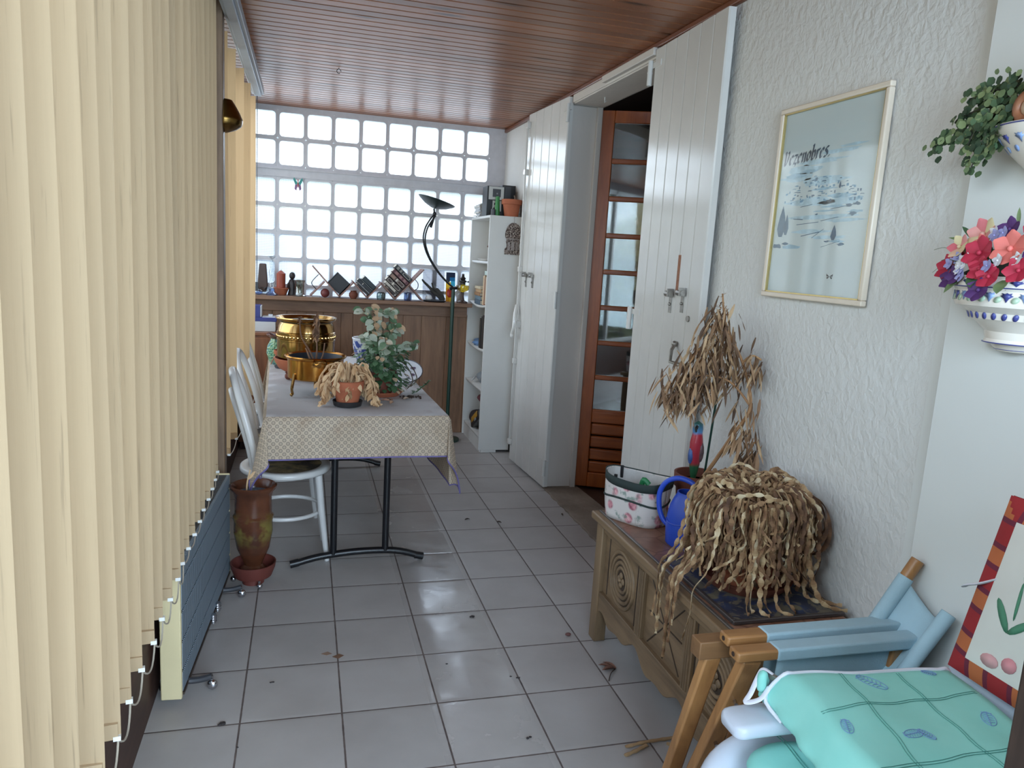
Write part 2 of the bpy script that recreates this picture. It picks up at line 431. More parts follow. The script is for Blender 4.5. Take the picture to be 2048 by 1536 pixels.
# end wall: glass blocks over a wooden panelled dado --------------------------
MOD = 0.6508*TILE; XJ = -0.0971*TILE; ZU = 7.2271*TILE; ZJ = 5.6847*TILE
OPEN = MOD*0.865
def blockmat():
    t = NT('ribbed_glass_block'); co = t.coord(); s = t.sep(co)
    rz = t.math('SINE', t.math('MULTIPLY', s[2], 2*pi/0.0125)); rx = t.math('SINE', t.math('MULTIPLY', s[0], 2*pi/0.0125))
    wn = t.n('TexWhiteNoise', noise_dimensions='2D')
    t.l(t.comb(t.math('FLOOR', t.math('DIVIDE', t.math('SUBTRACT', s[0], XJ), MOD)), t.math('FLOOR', t.math('DIVIDE', t.math('SUBTRACT', s[2], ZJ), MOD))), wn.inputs['Vector'])
    rib = t.math('ADD', t.math('MULTIPLY', rz, 0.5), t.math('MULTIPLY', rx, t.math('MULTIPLY', wn.outputs[0], 0.5)))
    # ribbed glass scatters; the clear share shows the sky and the neighbour's wall behind
    tl = t.n('BsdfTranslucent'); tl.inputs[0].default_value = (0.86,0.92,0.97,1)
    tp = t.n('BsdfTransparent'); tp.inputs[0].default_value = (0.70,0.80,0.90,1)
    gl = t.n('BsdfGlossy'); gl.inputs['Roughness'].default_value = 0.1
    m1 = t.n('MixShader'); m1.inputs[0].default_value = 0.5
    t.val(t.math('ADD', 0.5, t.math('MULTIPLY', rib, 0.3)), m1.inputs[0])
    t.l(tl.outputs[0], m1.inputs[1]); t.l(tp.outputs[0], m1.inputs[2])
    m2 = t.n('MixShader'); m2.inputs[0].default_value = 0.05
    t.l(m1.outputs[0], m2.inputs[1]); t.l(gl.outputs[0], m2.inputs[2])
    t.l(m2.outputs[0], t.out.inputs[0]); return t.m
MORTAR = mplain('white_mortar', srgb(204,202,206), 0.7, var=0.06, nscale=20, bump=0.2)
win = bpy.data.objects.new('window_1', None); COL.objects.link(win); struct(win, 'glass-block window wall at the far end', 'window')
mo = MB(); gb = MB()
random.seed(11)
cells = []
for c in range(-1, 8):
    for r in range(2): cells.append((XJ+MOD*(c+0.5), ZU+MOD*(0.5-r)))          # two rows above the beam
    for r in range(5): cells.append((XJ+MOD*(c+0.5), ZJ+MOD*(0.5-r)))          # five rows below
for cx, cz in cells:
    op = OPEN*random.uniform(0.985,1.012)
    inner = rrect(op, op, 0.024, 4, cx+random.uniform(-0.002,0.002), cz+random.uniform(-0.002,0.002)); n = len(inner)
    outer = []
    for (x, z) in inner:
        dx, dz = x-cx, z-cz; k = MOD/2/max(abs(dx), abs(dz)); outer.append((cx+dx*k, cz+dz*k))
    bo = mo.add([(x, YE, z) for x, z in outer]); bi = mo.add([(x, YE-0.001, z) for x, z in inner]); bk = mo.add([(x, YE+0.02, z) for x, z in inner])
    for i in range(n):
        j = (i+1) % n
        mo.face((bo+i, bo+j, bi+j, bi+i)); mo.face((bi+i, bi+j, bk+j, bk+i))
    # a pressed glass block: bevelled rim, flat ribbed face
    ring = [(0.985, 0.022), (0.93, 0.012), (0.90, 0.012)]
    bs = []
    for sc, dy in ring: bs.append(gb.add([(cx+(x-cx)*sc, YE+dy, cz+(z-cz)*sc) for x, z in inner]))
    for a_, b_ in zip(bs, bs[1:]):
        for i in range(n):
            j = (i+1) % n; gb.face((a_+i, a_+j, b_+j, b_+i))
    gb.face([bs[-1]+i for i in range(n)])
xa, xb = XJ-MOD, XJ+MOD*8
zt, zb1, zb2, zb3 = ZU+MOD, ZU-MOD, ZJ+MOD, ZJ-4*MOD
mo.box((XL-0.3, YE, zt), (XW+0.1, YE+0.08, ZC+0.03)); mo.box((xb, YE, 1.0), (XW+0.1, YE+0.08, zt)); mo.box((XL-0.3, YE, 1.0), (xa, YE+0.08, zt))
mo.box((XL-0.3, YE-0.01, zb2), (xb+0.05, YE+0.08, zb1)); mo.box((XL-0.3, YE-0.028, zb2+0.055), (xb-0.02, YE, zb1-0.012))
mo.box((XL-0.3, YE-0.005, 0.9), (xb+0.01, YE+0.08, zb3))
mo.build('mortar_grid', MORTAR, win, smooth=False)
gb.build('glass_blocks', blockmat(), win, ang=30)
LEDGE_Z = 1.128
PANEL = mwood('dado_wood', srgb(110,78,56), srgb(154,114,84), 'Z', 0.5, 0.7, knots=False, bump=0.1)
b = MB(); xs = [-0.34,-0.2,-0.06,0.05,0.196,0.33,0.469,0.564,0.71,0.867,0.97,1.123,1.33,1.5,1.77]
for x0, x1 in zip(xs, xs[1:]): b.box((x0+0.0015, YE-0.018, 0.0), (x1-0.0015, YE+0.05, 1.02))
b.box((-0.34, YE-0.012, 0.0), (XW, YE+0.06, 1.02))
struct(b.build('wall_far', PANEL, bevel=0.003), 'brown vertical wooden panelling under the far window', 'wall')
b = MB(); b.box((-0.34, YE-0.045, 1.0), (1.5, YE+0.0, LEDGE_Z-0.028)); b.box((-0.34, YE-0.235, LEDGE_Z-0.03), (1.5, YE+0.002, LEDGE_Z))
LEDGE = mwood('ledge_wood', srgb(112,80,60), srgb(152,114,86), 'X', 0.5, 0.7)
struct(b.build('trim_4', LEDGE, bevel=0.004), 'brown wooden ledge under the glass blocks', 'trim')

# left side: low dark wall, glazing frame, glass --------------------------
DKWOOD = mwood('dark_plinth_wood', srgb(52,32,26), srgb(80,52,40), 'Y', 0.6)
b = MB(); b.box((XL-0.1, -4.6, 0), (XL, YE, 0.44)); b.box((XL-0.1, -4.6, 2.46), (XL-0.02, YE, ZC+0.02))
struct(b.build('wall_left', DKWOOD, bevel=0.003), 'low dark brown wall under the blinds', 'wall')
b = MB()
for y in (-4.55, -3.4, -2.2, -1.0, 1.6, 2.88): b.box((XL-0.09, y-0.025, 0.44), (XL-0.04, y+0.025, 2.46))
b.box((XL-0.09,-4.6,0.44),(XL-0.04,YE,0.49)); b.box((XL-0.09,-4.6,2.41),(XL-0.04,YE,2.46))
wl = bpy.data.objects.new('window_2', None); COL.objects.link(wl); struct(wl, 'tall glazed side behind the vertical blinds', 'window')
b.build('frame', mplain('window_frame_paint', srgb(190,188,184), 0.4, var=0.03), wl, bevel=0.003)
def glass(name, tint=(1,1,1,1)):
    t = NT(name); tp = t.n('BsdfTransparent'); tp.inputs[0].default_value = tint
    gl = t.n('BsdfGlossy'); gl.inputs['Roughness'].default_value = 0.02
    fr = t.n('LayerWeight'); fr.inputs[0].default_value = 0.25
    m = t.n('MixShader'); t.l(t.math('ADD', 0.03, t.math('MULTIPLY', fr.outputs['Fresnel'], 0.6)), m.inputs[0]); t.l(tp.outputs[0], m.inputs[1]); t.l(gl.outputs[0], m.inputs[2]); t.l(m.outputs[0], t.out.inputs[0])
    t.n('TexCoord'); return t.m
PANE = glass('window_glass', (0.96,0.98,0.97,1))
b = MB(); b.box((XL-0.067,-4.55,0.49),(XL-0.063,2.9,2.41)); b.build('pane', PANE, wl, smooth=False)
b = MB(); b.box((XL-0.02, 0.28, 0.44), (-0.161, 0.36, ZC)) 
struct(b.build('trim_5', mwood('brown_post', srgb(98,76,58), srgb(134,108,84), 'Z', 0.5), bevel=0.003), 'brown wooden post between the two blinds', 'trim')
# back window behind the photographer
b = MB()
for x in (XL-0.05, 0.4, 1.1, 1.74): b.box((x-0.03,-4.6,0.45),(x+0.03,-4.55,2.45))
b.box((XL-0.1,-4.6,2.42),(XW,-4.55,ZC+0.02)); b.box((XL-0.1,-4.62,0),(XW,-4.54,0.5))
wb = bpy.data.objects.new('window_3', None); COL.objects.link(wb); struct(wb, 'glazed near end of the veranda', 'window')
b.build('frame', mplain('window_frame_paint_b', srgb(190,188,184), 0.4, var=0.03), wb, bevel=0.003)
b = MB(); b.box((XL,-4.578,0.5),(XW,-4.574,2.42)); b.build('pane', PANE, wb, smooth=False)
b = MB(); b.box((-5,6.0,-0.4),(5,6.2,1.75))
struct(b.build('wall_neighbour', mplain('outside_wall', srgb(150,164,178), 0.8, var=0.1, nscale=1), smooth=False), 'pale outside wall dimly seen through the glass blocks', 'wall')
# ground outside and a neighbour's pale wall dimly seen through the glass blocks
b = MB(); b.box((-14,-16,-0.4),(14,14,-0.13))
struct(b.build('ground', mplain('garden_ground', srgb(112,118,84), 0.95, var=0.3, nscale=2), smooth=False), 'garden ground outside the windows', 'ground')
# ================================================================== BLINDS
def slat_mat(name, c, trans, warm):
    t = NT(name); co = t.coord(); s = t.sep(co)
    v = t.mapping(co, (160,160,4)); n1 = t.noise(v, 1.0, 3, 0.6)
    n2 = t.noise(t.mapping(co, (3,3,1.5)), 1.0, 3)
    a = t.n('Attribute', attribute_name='var')
    col = t.ramp(n1, ((0.24, dk(c, 0.62)), (0.38, c), (0.8, dk(c, 1.05))))
    col = t.mix(t.math('MULTIPLY', n2, 0.5), col, warm)
    col = t.mix(t.math('MULTIPLY', a.outputs['Fac'], 0.22), col, dk(c, 0.78))
    t.bump(n1, 0.15, 0.002)
    t.set(col, 0.8)
    tr = t.n('BsdfTranslucent'); t.l(t.mix(1.0, col, warm, 'MULTIPLY') if False else col, tr.inputs[0]); mx = t.n('MixShader'); mx.inputs[0].default_value = trans
    t.l(t.p.outputs[0], mx.inputs[1]); t.l(tr.outputs[0], mx.inputs[2]); t.l(mx.outputs[0], t.out.inputs[0])
    return t.m
SLAT = slat_mat('woven_blind_fabric', srgb(188,165,134), 0.22, srgb(184,155,118))
SLAT2 = slat_mat('woven_blind_fabric_backlit', srgb(204,174,134), 0.42, srgb(190,148,104))
CLIP = mplain('white_plastic_clip', srgb(225,225,222), 0.4, var=0.02)
CHAIN = mplain('bead_chain', srgb(170,160,145), 0.5, var=0.1)
RAIL = mplain('grey_head_rail', srgb(150,156,164), 0.45, var=0.06)
def blind(name, label, edges, xr, zb, ztop, W, ang, mat, rail, cord=False):
    """edges: y of each slat's room-side edge; the slat runs back towards the window"""
    root = thing(name, label, 'blind', (0,0,0))
    path = []; rows = [zb, zb+0.035, zb+0.5, zb+1.1, ztop]
    for i, (y, dx, da) in enumerate(edges):
        a = ang+da; d = Vector((-cos(a), sin(a), 0)); n = Vector((d.y, -d.x, 0))
        p0 = Vector((xr+dx, y, 0))
        sm = MB(); sm.cv = random.random()
        def fn(u, v):
            q = p0+d*(W*u)+n*(0.004*sin(pi*u)); k = v*(len(rows)-1); ii = min(int(k), len(rows)-2)
            z = lerp(rows[ii], rows[ii+1], k-ii)
            return (q.x+0.003*sin(z*2.1+i), q.y+0.003*sin(z*1.3+i*2), z)
        sm.grid(fn, 5, 12)
        so = sm.build('slat', mat, root, ang=60)
        # stitched pocket with the weight at the hem, and its two chain clips
        M = Matrix.Translation(p0+Vector((0,0,zb))) @ Matrix(((d.x,n.x,0,0),(d.y,n.y,0,0),(0,0,1,0),(0,0,0,1)))
        wm = MB(); wm.box((0.002,-0.0048,0.0),(W-0.002,0.0048,0.034), M); wm.cm = 1
        wm.box((-0.003,-0.0055,-0.004),(0.011,0.0055,0.006), M); wm.box((W-0.014,-0.0055,-0.004),(W+0.001,0.0055,0.006), M)
        wm.build('weight', [mat, CLIP], so)
        a0 = M @ Vector((0.002,0,-0.003))
        if path:
            prev = path[-1]
            path += [vl(prev, a0, k/8)+Vector((0.004*sin(pi*k/8),0,-(0.036 if y < -0.75 else 0.010)*sin(pi*k/8)**0.8)) for k in range(1,8)]
        path.append(a0)
    c = MB(); c.tube(path, 0.0022, 5); c.build('chain', CHAIN, root)
    r = MB(); x0, x1, ya, yb, z0, z1 = rail; r.box((x0,ya,z0),(x1,yb,z1)); r.box((x0+0.015,ya,z0-0.012),(x1-0.015,yb,z0+0.001)); r.build('head_rail', RAIL, root, bevel=0.004)
    if cord:
        c = MB(); c.tube([(-0.125,yb-0.012,z0),(-0.126,yb-0.01,1.8),(-0.125,yb-0.012,1.25)], 0.0025, 5); c.box((-0.133,yb-0.02,1.2),(-0.117,yb-0.004,1.26)); c.build('pull_cord', BLACK_METAL, root)
    return root
random.seed(5)
ed = [(-2.615+0.125*i+random.uniform(-0.006,0.006), random.uniform(-0.003,0.003), random.uniform(-0.05,0.05)) for i in range(23)]
blind('vertical_blind', 'long cream vertical blind with wide fabric slats, filling the left foreground', ed, -0.17, 0.515, 2.475, 0.11, radians(-7), SLAT, (-0.25,-0.20,-2.9,0.25,2.49,2.535))
ed2 = [(0.50,0.006,0.15),(0.82,0.012,-0.4),(1.22,0.018,0.35),(1.62,0.024,-0.25),(2.02,0.03,0.45)]
blind('vertical_blind', 'second, tan backlit vertical blind beyond the brown post and brass sconce', ed2, -0.165, 0.49, 2.44, 0.115, radians(4), SLAT2, (-0.158,-0.085,-0.7,2.04,2.455,2.5), cord=True)
# ================================================================== SHUTTERS
def shutter(label, hinge, free, z0, z1, flip, nb=6):
    """hinge/free: (x,y) of the room-side corners; flip = +1 when the free edge is nearer to the camera"""
    h = Vector((hinge[0], hinge[1], 0)); f = Vector((free[0], free[1], 0)); L = (f-h).length
    ang = atan2((f-h).y, (f-h).x)
    root = thing('shutter', label, 'shutter', (h.x, h.y, z0), ang)
    H = z1-z0; T = 0.03; sgn = 1 if flip > 0 else -1     # local +x along the leaf, wall side is local y*sgn
    def Y(a, b): return (min(a*sgn,b*sgn), max(a*sgn,b*sgn))
    bd = MB(); bw = L/nb
    for i in range(nb):
        ya, yb = Y(0, T); 
        x0, x1 = i*bw+0.003, (i+1)*bw-0.003
        o = [(x0-0.003,yb if sgn>0 else ya),(x1+0.003,yb if sgn>0 else ya)]
        # tongue-and-groove board with a chamfered front
        pr = [(x0-0.003, T*sgn), (x0-0.003, 0.006*sgn), (x0+0.002, 0), (x1-0.002, 0), (x1+0.003, 0.006*sgn), (x1+0.003, T*sgn)]
        if sgn < 0: pr = pr[::-1]
        bd.prism(pr[::-1] if sgn > 0 else pr[::-1], H)
    bd.build('boards', WHITE_PAINT, root, ang=20)
    for z in (0.14, H*0.5, H-0.1):
        hb = MB(); ya, yb = Y(-0.004, 0.012)
        hb.tube([(-0.022,-0.012*sgn,z-0.055),(-0.022,-0.012*sgn,z+0.055)], 0.012, 10); hb.box((-0.03,ya,z+0.02),(0.075,yb-0.008 if sgn>0 else yb,z+0.045))
        hb.tube([(-0.022,-0.012*sgn,z-0.003),(-0.022,-0.012*sgn,z+0.003)], 0.0135, 10)
        hb.build('hinge', WHITE_PAINT, root)
    return root, L, H, sgn
def catch(root, x, z, sgn, mat=None):
    m = MB(); y = -0.004*sgn
    m.box((x-0.012,min(y,0.002*sgn),z-0.06),(x+0.012,max(y,0.002*sgn),z+0.03)); m.tube([(x-0.02,-0.016*sgn,z+0.022),(x+0.028,-0.016*sgn,z+0.022)], 0.013, 8)
    m.tube([(x-0.008,-0.004*sgn,z+0.02),(x-0.008,-0.018*sgn,z+0.02)], 0.008, 6); m.ball((x+0.002,-0.007*sgn,z-0.022), 0.007, 8); m.box((x+0.014,min(-0.004*sgn,-0.03*sgn),z+0.01),(x+0.024,max(-0.004*sgn,-0.03*sgn),z+0.045))
    m.build('latch', mat or STEEL, root)
NEAR, Ln, Hn, sg = shutter('white boarded shutter leaf with rusty catches, nearest the framed print', (1.735,0.105), (1.715,-0.56), 0.025, 2.505, 1, 6)
catch(NEAR, Ln*0.60, 1.36, sg); catch(NEAR, Ln*0.77, 1.37, sg)
m = MB(); m.tube([(Ln*0.75,-0.012*sg,1.17),(Ln*0.77,-0.03*sg,1.15),(Ln*0.765,-0.03*sg,1.10),(Ln*0.86,-0.012*sg,1.095)], 0.008, 8); m.ball((Ln*0.752,-0.012*sg,1.175), 0.014, 8); m.build('hook', STEEL, NEAR)
m = MB(); m.box((Ln*0.655,min(0,-0.0012*sg),1.40),(Ln*0.69,max(0,-0.0012*sg),1.55)); m.build('rust_stain', mplain('rust_mark', srgb(150,104,82), 0.9, var=0.3, nscale=60), NEAR)
m = MB(); m.tube([(Ln*0.87,-0.0*sg,1.29),(Ln*0.87,-0.006*sg,1.29)], 0.013, 10); m.build('keyhole_plate', STEEL, NEAR)
FAR, Lf, Hf, sg = shutter('white boarded shutter leaf with a long bolt rod, folded back beside the bookcase', (1.735,1.30), (1.692,2.02), 0.02, 2.515, -1, 5)
catch(FAR, Lf*0.62, 1.36, sg); catch(FAR, Lf*0.80, 1.36, sg)
m = MB(); m.tube([(Lf-0.03,-0.016*sg,0.12),(Lf-0.03,-0.016*sg,2.45)], 0.008, 8)
for z in (0.14,0.75,1.42,2.1,2.42): m.box((Lf-0.048,min(-0.026*sg,0),z-0.02),(Lf-0.012,max(-0.026*sg,0),z+0.02))
m.build('bolt_rod', WHITE_PAINT, FAR, bevel=0.003)
m = MB(); m.box((Lf-0.075,min(-0.03*sg,0),1.0),(Lf-0.03,max(-0.03*sg,0),1.05)); m.tube([(Lf-0.03,-0.02*sg,1.16),(Lf-0.06,-0.04*sg,1.10),(Lf-0.085,-0.055*sg,1.0),(Lf-0.06,-0.06*sg,0.95)], [0.014,0.014,0.012,0.01], 8)
m.ball((Lf-0.075,-0.06*sg,0.94), 0.016, 8); m.build('bolt_handle', WHITE_PAINT, FAR)

# ================================================================== GLAZED INNER DOOR
W_, H_ = 0.40, 2.44
door = thing('door_1', 'varnished reddish-brown glazed door with small panes, standing ajar behind the white shutters', 'door', (1.962, 1.318, 0.022), atan2(-0.423, 0.906))
door['kind'] = 'structure'
fr = MB(); T = 0.038
st = 0.085
rails = [0.0, 0.50, 0.735, 0.97, 1.205, 1.44, 1.675, 1.91, 2.145]     # tops of panes are derived from these
fr.box((0,0,0),(st,T,H_)); fr.box((W_-st*0.8,0,0),(W_,T,H_)); fr.box((st,0,0),(W_-st*0.8,T,0.10)); fr.box((st,0,H_-0.075),(W_-st*0.8,T,H_))
fr.build('frame', DOOR_WOOD, door, bevel=0.005)
mr = MB(); zs = [0.52+i*0.2306 for i in range(9)]
for z in zs[:-1]: mr.box((st-0.002,0.002,z-0.016),(W_-st*0.8+0.002,T-0.002,z+0.016))
mr.box((st-0.002,0.001,0.445),(W_-st*0.8+0.002,T-0.001,0.52)); mr.build('glazing_bars', DOOR_WOOD_X, door, bevel=0.007, bseg=3)
pn = MB()
for i in range(4): pn.box((st-0.002,0.006-0.0*i,0.10+i*0.087),(W_-st*0.8+0.002,T-0.008,0.10+i*0.087+0.079))
pn.build('panel', DOOR_WOOD_X, door, bevel=0.012, bseg=2)
def doorglass():
    t = NT('old_door_glass'); tp = t.n('BsdfTransparent'); tp.inputs[0].default_value = (0.75,0.77,0.76,1)
    gl = t.n('BsdfGlossy'); gl.inputs['Roughness'].default_value = 0.03
    bp = t.n('Bump'); bp.inputs['Strength'].default_value = 0.02; t.l(t.noise(t.coord(), 6, 2), bp.inputs['Height']); t.l(bp.outputs[0], gl.inputs['Normal'])
    m = t.n('MixShader'); m.inputs[0].default_value = 0.17; t.l(tp.outputs[0], m.inputs[1]); t.l(gl.outputs[0], m.inputs[2]); t.l(m.outputs[0], t.out.inputs[0]); return t.m
pg = MB()
for i in range(8): pg.box((st,T*0.45,zs[i]+0.014),(W_-st*0.8,T*0.55,zs[i+1]-0.014 if i < 7 else H_-0.07))
pg.build('pane', doorglass(), door, smooth=False)
hk = MB(); hk.tube([(1.85,1.0,DH-0.004),(1.85,1.0,DH-0.02),(1.855,1.01,DH-0.032),(1.862,1.004,DH-0.025)], 0.004, 6)
tag(hk.build('soffit_hook', WHITE_PAINT), 'little white hook under the top of the doorway', 'hook')
# garden greenery outside, seen as a reflection in the door panes
random.seed(21); g = MB()
for i in range(2600):
    p = (random.uniform(-4.2,-0.9), random.uniform(-7.2,-5.2), random.uniform(-0.05,3.2)); g.cv = random.random()
    g.leaf(p, (random.uniform(-1,1),random.uniform(-0.6,0.6),random.uniform(-0.3,0.9)), (0.3,1,0.5), random.uniform(0.22,0.45), random.uniform(0.09,0.18), 0.5, 0.2, 3)
tag(g.build('garden_foliage', mvar('garden_leaf', ((0.1,srgb(40,78,34)),(0.6,srgb(96,134,66)),(1,srgb(178,196,130))), 0.6, 0.3)), 'green garden foliage outside, mirrored in the panes of the brown door', 'plants', kind='stuff')
# ================================================================== BOOKCASE
BX0, BX1, BY0, BY1, BH = 1.505, 1.748, 2.258, 2.915, 1.822
bc = thing('bookcase', 'tall white laminate bookcase in the far right corner, its open side towards the table', 'bookcase', (BX0, BY0, 0))
dx, dy = BX1-BX0, BY1-BY0
def bxp(name, lo, hi, mat=WHITE_LAM, bev=0.0015):
    m = MB(); m.box(lo, hi); return m.build(name, mat, bc, bevel=bev)
bxp('side_panel', (0,0,0.02),(dx,0.018,BH)); bxp('side_panel', (0,dy-0.018,0.0),(dx,dy,BH)); bxp('back_panel', (dx-0.006,0.018,0.02),(dx,dy-0.018,BH-0.018))
bxp('top_panel', (0,0.018,BH-0.018),(dx-0.006,dy-0.018,BH)); bxp('plinth', (0.012,0.018,0.0),(0.03,dy-0.018,0.10)); bxp('foot', (0.02,0.0,0.0),(dx-0.1,0.016,0.02))
SH = [0.10, 0.475, 0.79, 1.135, 1.462]
for z, sag in zip(SH, (0,0.004,0.014,0.022,0.002)):
    m = MB()
    m.grid(lambda u, v: (0.012+u*(dx-0.02), 0.018+v*(dy-0.036), z+0.009-sag*sin(pi*v)), 2, 12)
    m.build('shelf', WHITE_LAM, bc, solid=0.018)
def shelf_top(i, y):       # world height of a shelf's upper side
    v = (y-BY0-0.018)/(dy-0.036); return SH[i]+0.018-(0,0.004,0.014,0.022,0.002)[i]*sin(pi*v)
PAPER = mplain('page_edges', srgb(222,214,196), 0.85, var=0.08, nscale=90)
def book(name, label, cat, loc, size, col, rot=(0,0,0), group=None, rough=0.6, page=None):
    """closed book: x = depth of page block, y = thickness, z = height; spine on the -x side"""
    w_, t_, h_ = size
    root = thing(name, label, cat, loc, group=group, rot=rot)
    c = MB(); cv = min(0.003, t_*0.15)
    c.box((0,0,0),(w_,cv,h_)); c.box((0,t_-cv,0),(w_,t_,h_)); c.box((0,cv,0),(cv,t_-cv,h_))
    c.build('cover', mplain(name+'_cover', col, rough, var=0.06), root, bevel=0.0008)
    p = MB(); p.box((cv,cv,0.003),(w_-0.004,t_-cv,h_-0.003)); p.build('pages', page or PAPER, root)
    return root
# --- shelf with the figurine
z = shelf_top(4, 2.36)
f = MB(); M = TR(1.58, 2.40, z+0.003)
f.ball((0,0,0.035),0.035,12,(1,1.2,1),M); f.ball((-0.015,0.0,0.09),0.024,12,(1,1,1.1),M); f.tube([M@Vector(p) for p in ((-0.02,0,0.10),(-0.045,0.0,0.12),(-0.05,0.0,0.105))],[0.014,0.011,0.007],8)
f.tube([M@Vector(p) for p in ((0.02,0.0,0.06),(0.05,0.01,0.10),(0.03,0.02,0.13))],[0.012,0.011,0.006],8); f.lathe([(0.04,-0.001),(0.04,0.006),(0.03,0.01)],14,M)
tag(f.build('carved_figurine', mplain('dark_carved_wood', srgb(96,58,42), 0.5, var=0.2)), 'small dark red-brown carved figurine on the upper shelf of the white bookcase', 'figurine')
d_ = MB(); d_.lathe([(0.01,0),(0.035,0.002),(0.06,0.014),(0.062,0.016),(0.035,0.006),(0.01,0.004)],24,TR(1.565,2.62,shelf_top(4,2.62)+0.002))
tag(d_.build('saucer', mplain('white_china', srgb(225,222,218), 0.25, var=0.02)), 'little white dish on the upper shelf of the bookcase', 'dish')
pc = MB(); pc.box((0,0,0),(0.10,0.001,0.14), TR(1.56,2.30,shelf_top(4,2.30)+0.003,0.2,0)); 
tag(pc.build('postcard', mplain('card_paper', srgb(214,210,214), 0.6)), 'pale card standing beside the carved figurine', 'card')
# --- shelf of upright folders and stacked books
bcol = [srgb(176,140,104),srgb(196,170,138),srgb(92,122,140),srgb(206,196,176),srgb(150,110,80)]
for i, (yy, tt, hh, cc, lb) in enumerate(((2.30,0.05,0.21,srgb(190,170,140),'tan folder standing upright at the front of the book shelf'),(2.355,0.018,0.20,srgb(120,48,44),'thin dark red book between the upright tan folders'),(2.378,0.05,0.225,srgb(205,176,142),'taller beige folder standing next to the thin red book'))):
    book('folder', lb, 'book', (1.515, yy, shelf_top(3,yy)+0.001), (0.17,tt,hh), cc)
g = book('paper_bundle', 'mint-white folded paper bundle lying on top of the upright folders', 'papers', (1.52,2.30,shelf_top(3,2.36)+0.232), (0.16,0.11,0.03), srgb(190,208,200))
zz = shelf_top(3,2.49)+0.001
for i, (h, cc, lb) in enumerate(((0.035,srgb(78,96,112),'slate blue book at the bottom of the lying stack'),(0.03,srgb(110,130,142),'grey-blue book, second from the bottom of the lying stack'),(0.025,srgb(160,120,84),'brown book in the middle of the lying stack'),(0.025,srgb(186,150,110),'tan book near the top of the lying stack'),(0.02,srgb(206,190,160),'cream booklet on top of the lying stack'))):
    r = book('book', lb, 'book', (1.515+0.004*(i%2), 2.50+0.01*(i%3), zz+h+0.002), (0.15,h,0.2), cc, (radians(-90),0,0), 'books lying on the sagging shelf'); zz += h+0.0015
pp = book('magazine', 'thin pale magazine leaning behind the tan folder', 'magazine', (1.53,2.44,shelf_top(3,2.44)+0.002), (0.16,0.012,0.24), srgb(200,190,176))
# --- shelf with dark books and blue things
for i, (yy, tt, hh, cc, lb) in enumerate(((2.30,0.004,0.17,srgb(86,132,176),'blue and white leaflet propped at the front of the dark-book shelf'),(2.33,0.03,0.22,srgb(44,42,40),'dark book standing behind the blue leaflet'),(2.375,0.04,0.26,srgb(58,50,46),'tall black-brown book in the middle shelf'),(2.42,0.03,0.25,srgb(36,36,38),'tallest black book, third behind the blue leaflet'),(2.47,0.035,0.235,srgb(64,58,50),'dark olive book at the back of the middle shelf'))):
    book('book', lb, 'book', (1.522, yy, shelf_top(2,yy)+0.002), (0.15,tt,hh), cc, (0,0,0.0))
random.seed(9)
for i, (x,y,r,lb) in enumerate(((1.55,2.62,0.05,'crumpled blue plastic bag on the shelf under the dark books'),(1.58,2.74,0.045,'second crumpled blue plastic bag, further back on the shelf'))):
    m = MB(); M = TR(x,y,shelf_top(2,y)+0.027); 
    m.grid(lambda u,v: M@Vector(((r*1.3*sin(pi*v)*cos(2*pi*u))*(0.8+0.35*mnoise.noise((u*5,v*5,i))), (r*1.6*sin(pi*v)*sin(2*pi*u))*(0.8+0.35*mnoise.noise((u*5+3,v*5,i))), -0.024*cos(pi*v))), 16, 8)
    tag(m.build('plastic_bag', mplain('blue_plastic', srgb(98,130,170), 0.35, var=0.2)), lb, 'bag')
# --- plastic bag with things on the shelf below
def blob(c, sx, sy, sz, seed, amp=0.35, fr=3.0, nu=22, nv=14):
    m = MB()
    def fn(u, v):
        n = 1+amp*mnoise.noise((cos(2*pi*u)*fr*0.5+seed, sin(2*pi*u)*fr*0.5, v*fr))
        s = sin(pi*v); z = -cos(pi*v)
        return (c[0]+sx*s*cos(2*pi*u)*n, c[1]+sy*s*sin(2*pi*u)*n, c[2]+sz+(sz*z*(n if z > 0 else 1)))
    return m.grid(fn, nu, nv)
y=2.50; tag(blob((1.61,y,shelf_top(1,y)+0.003),0.085,0.15,0.055,4).build('plastic_bag', mplain('grey_plastic', srgb(128,136,142), 0.3, var=0.25)), 'grey crumpled plastic bag on the second shelf from the floor', 'bag')
m = MB(); m.box((0,0,0),(0.09,0.003,0.05),TR(1.515,2.66,shelf_top(1,2.66)+0.012,1.1,0.6)); tag(m.build('envelope', mplain('white_paper', srgb(228,228,228), 0.7)), 'small white paper slip beside the grey plastic bag', 'paper')
m = MB(); m.tube([(1.715,2.36,shelf_top(1,2.36)+0.003),(1.715,2.36,0.755)],0.012,8); tag(m.build('cardboard_tube', mplain('grey_tube', srgb(92,88,86),0.6)), 'dark tube standing at the back of the second shelf', 'tube')
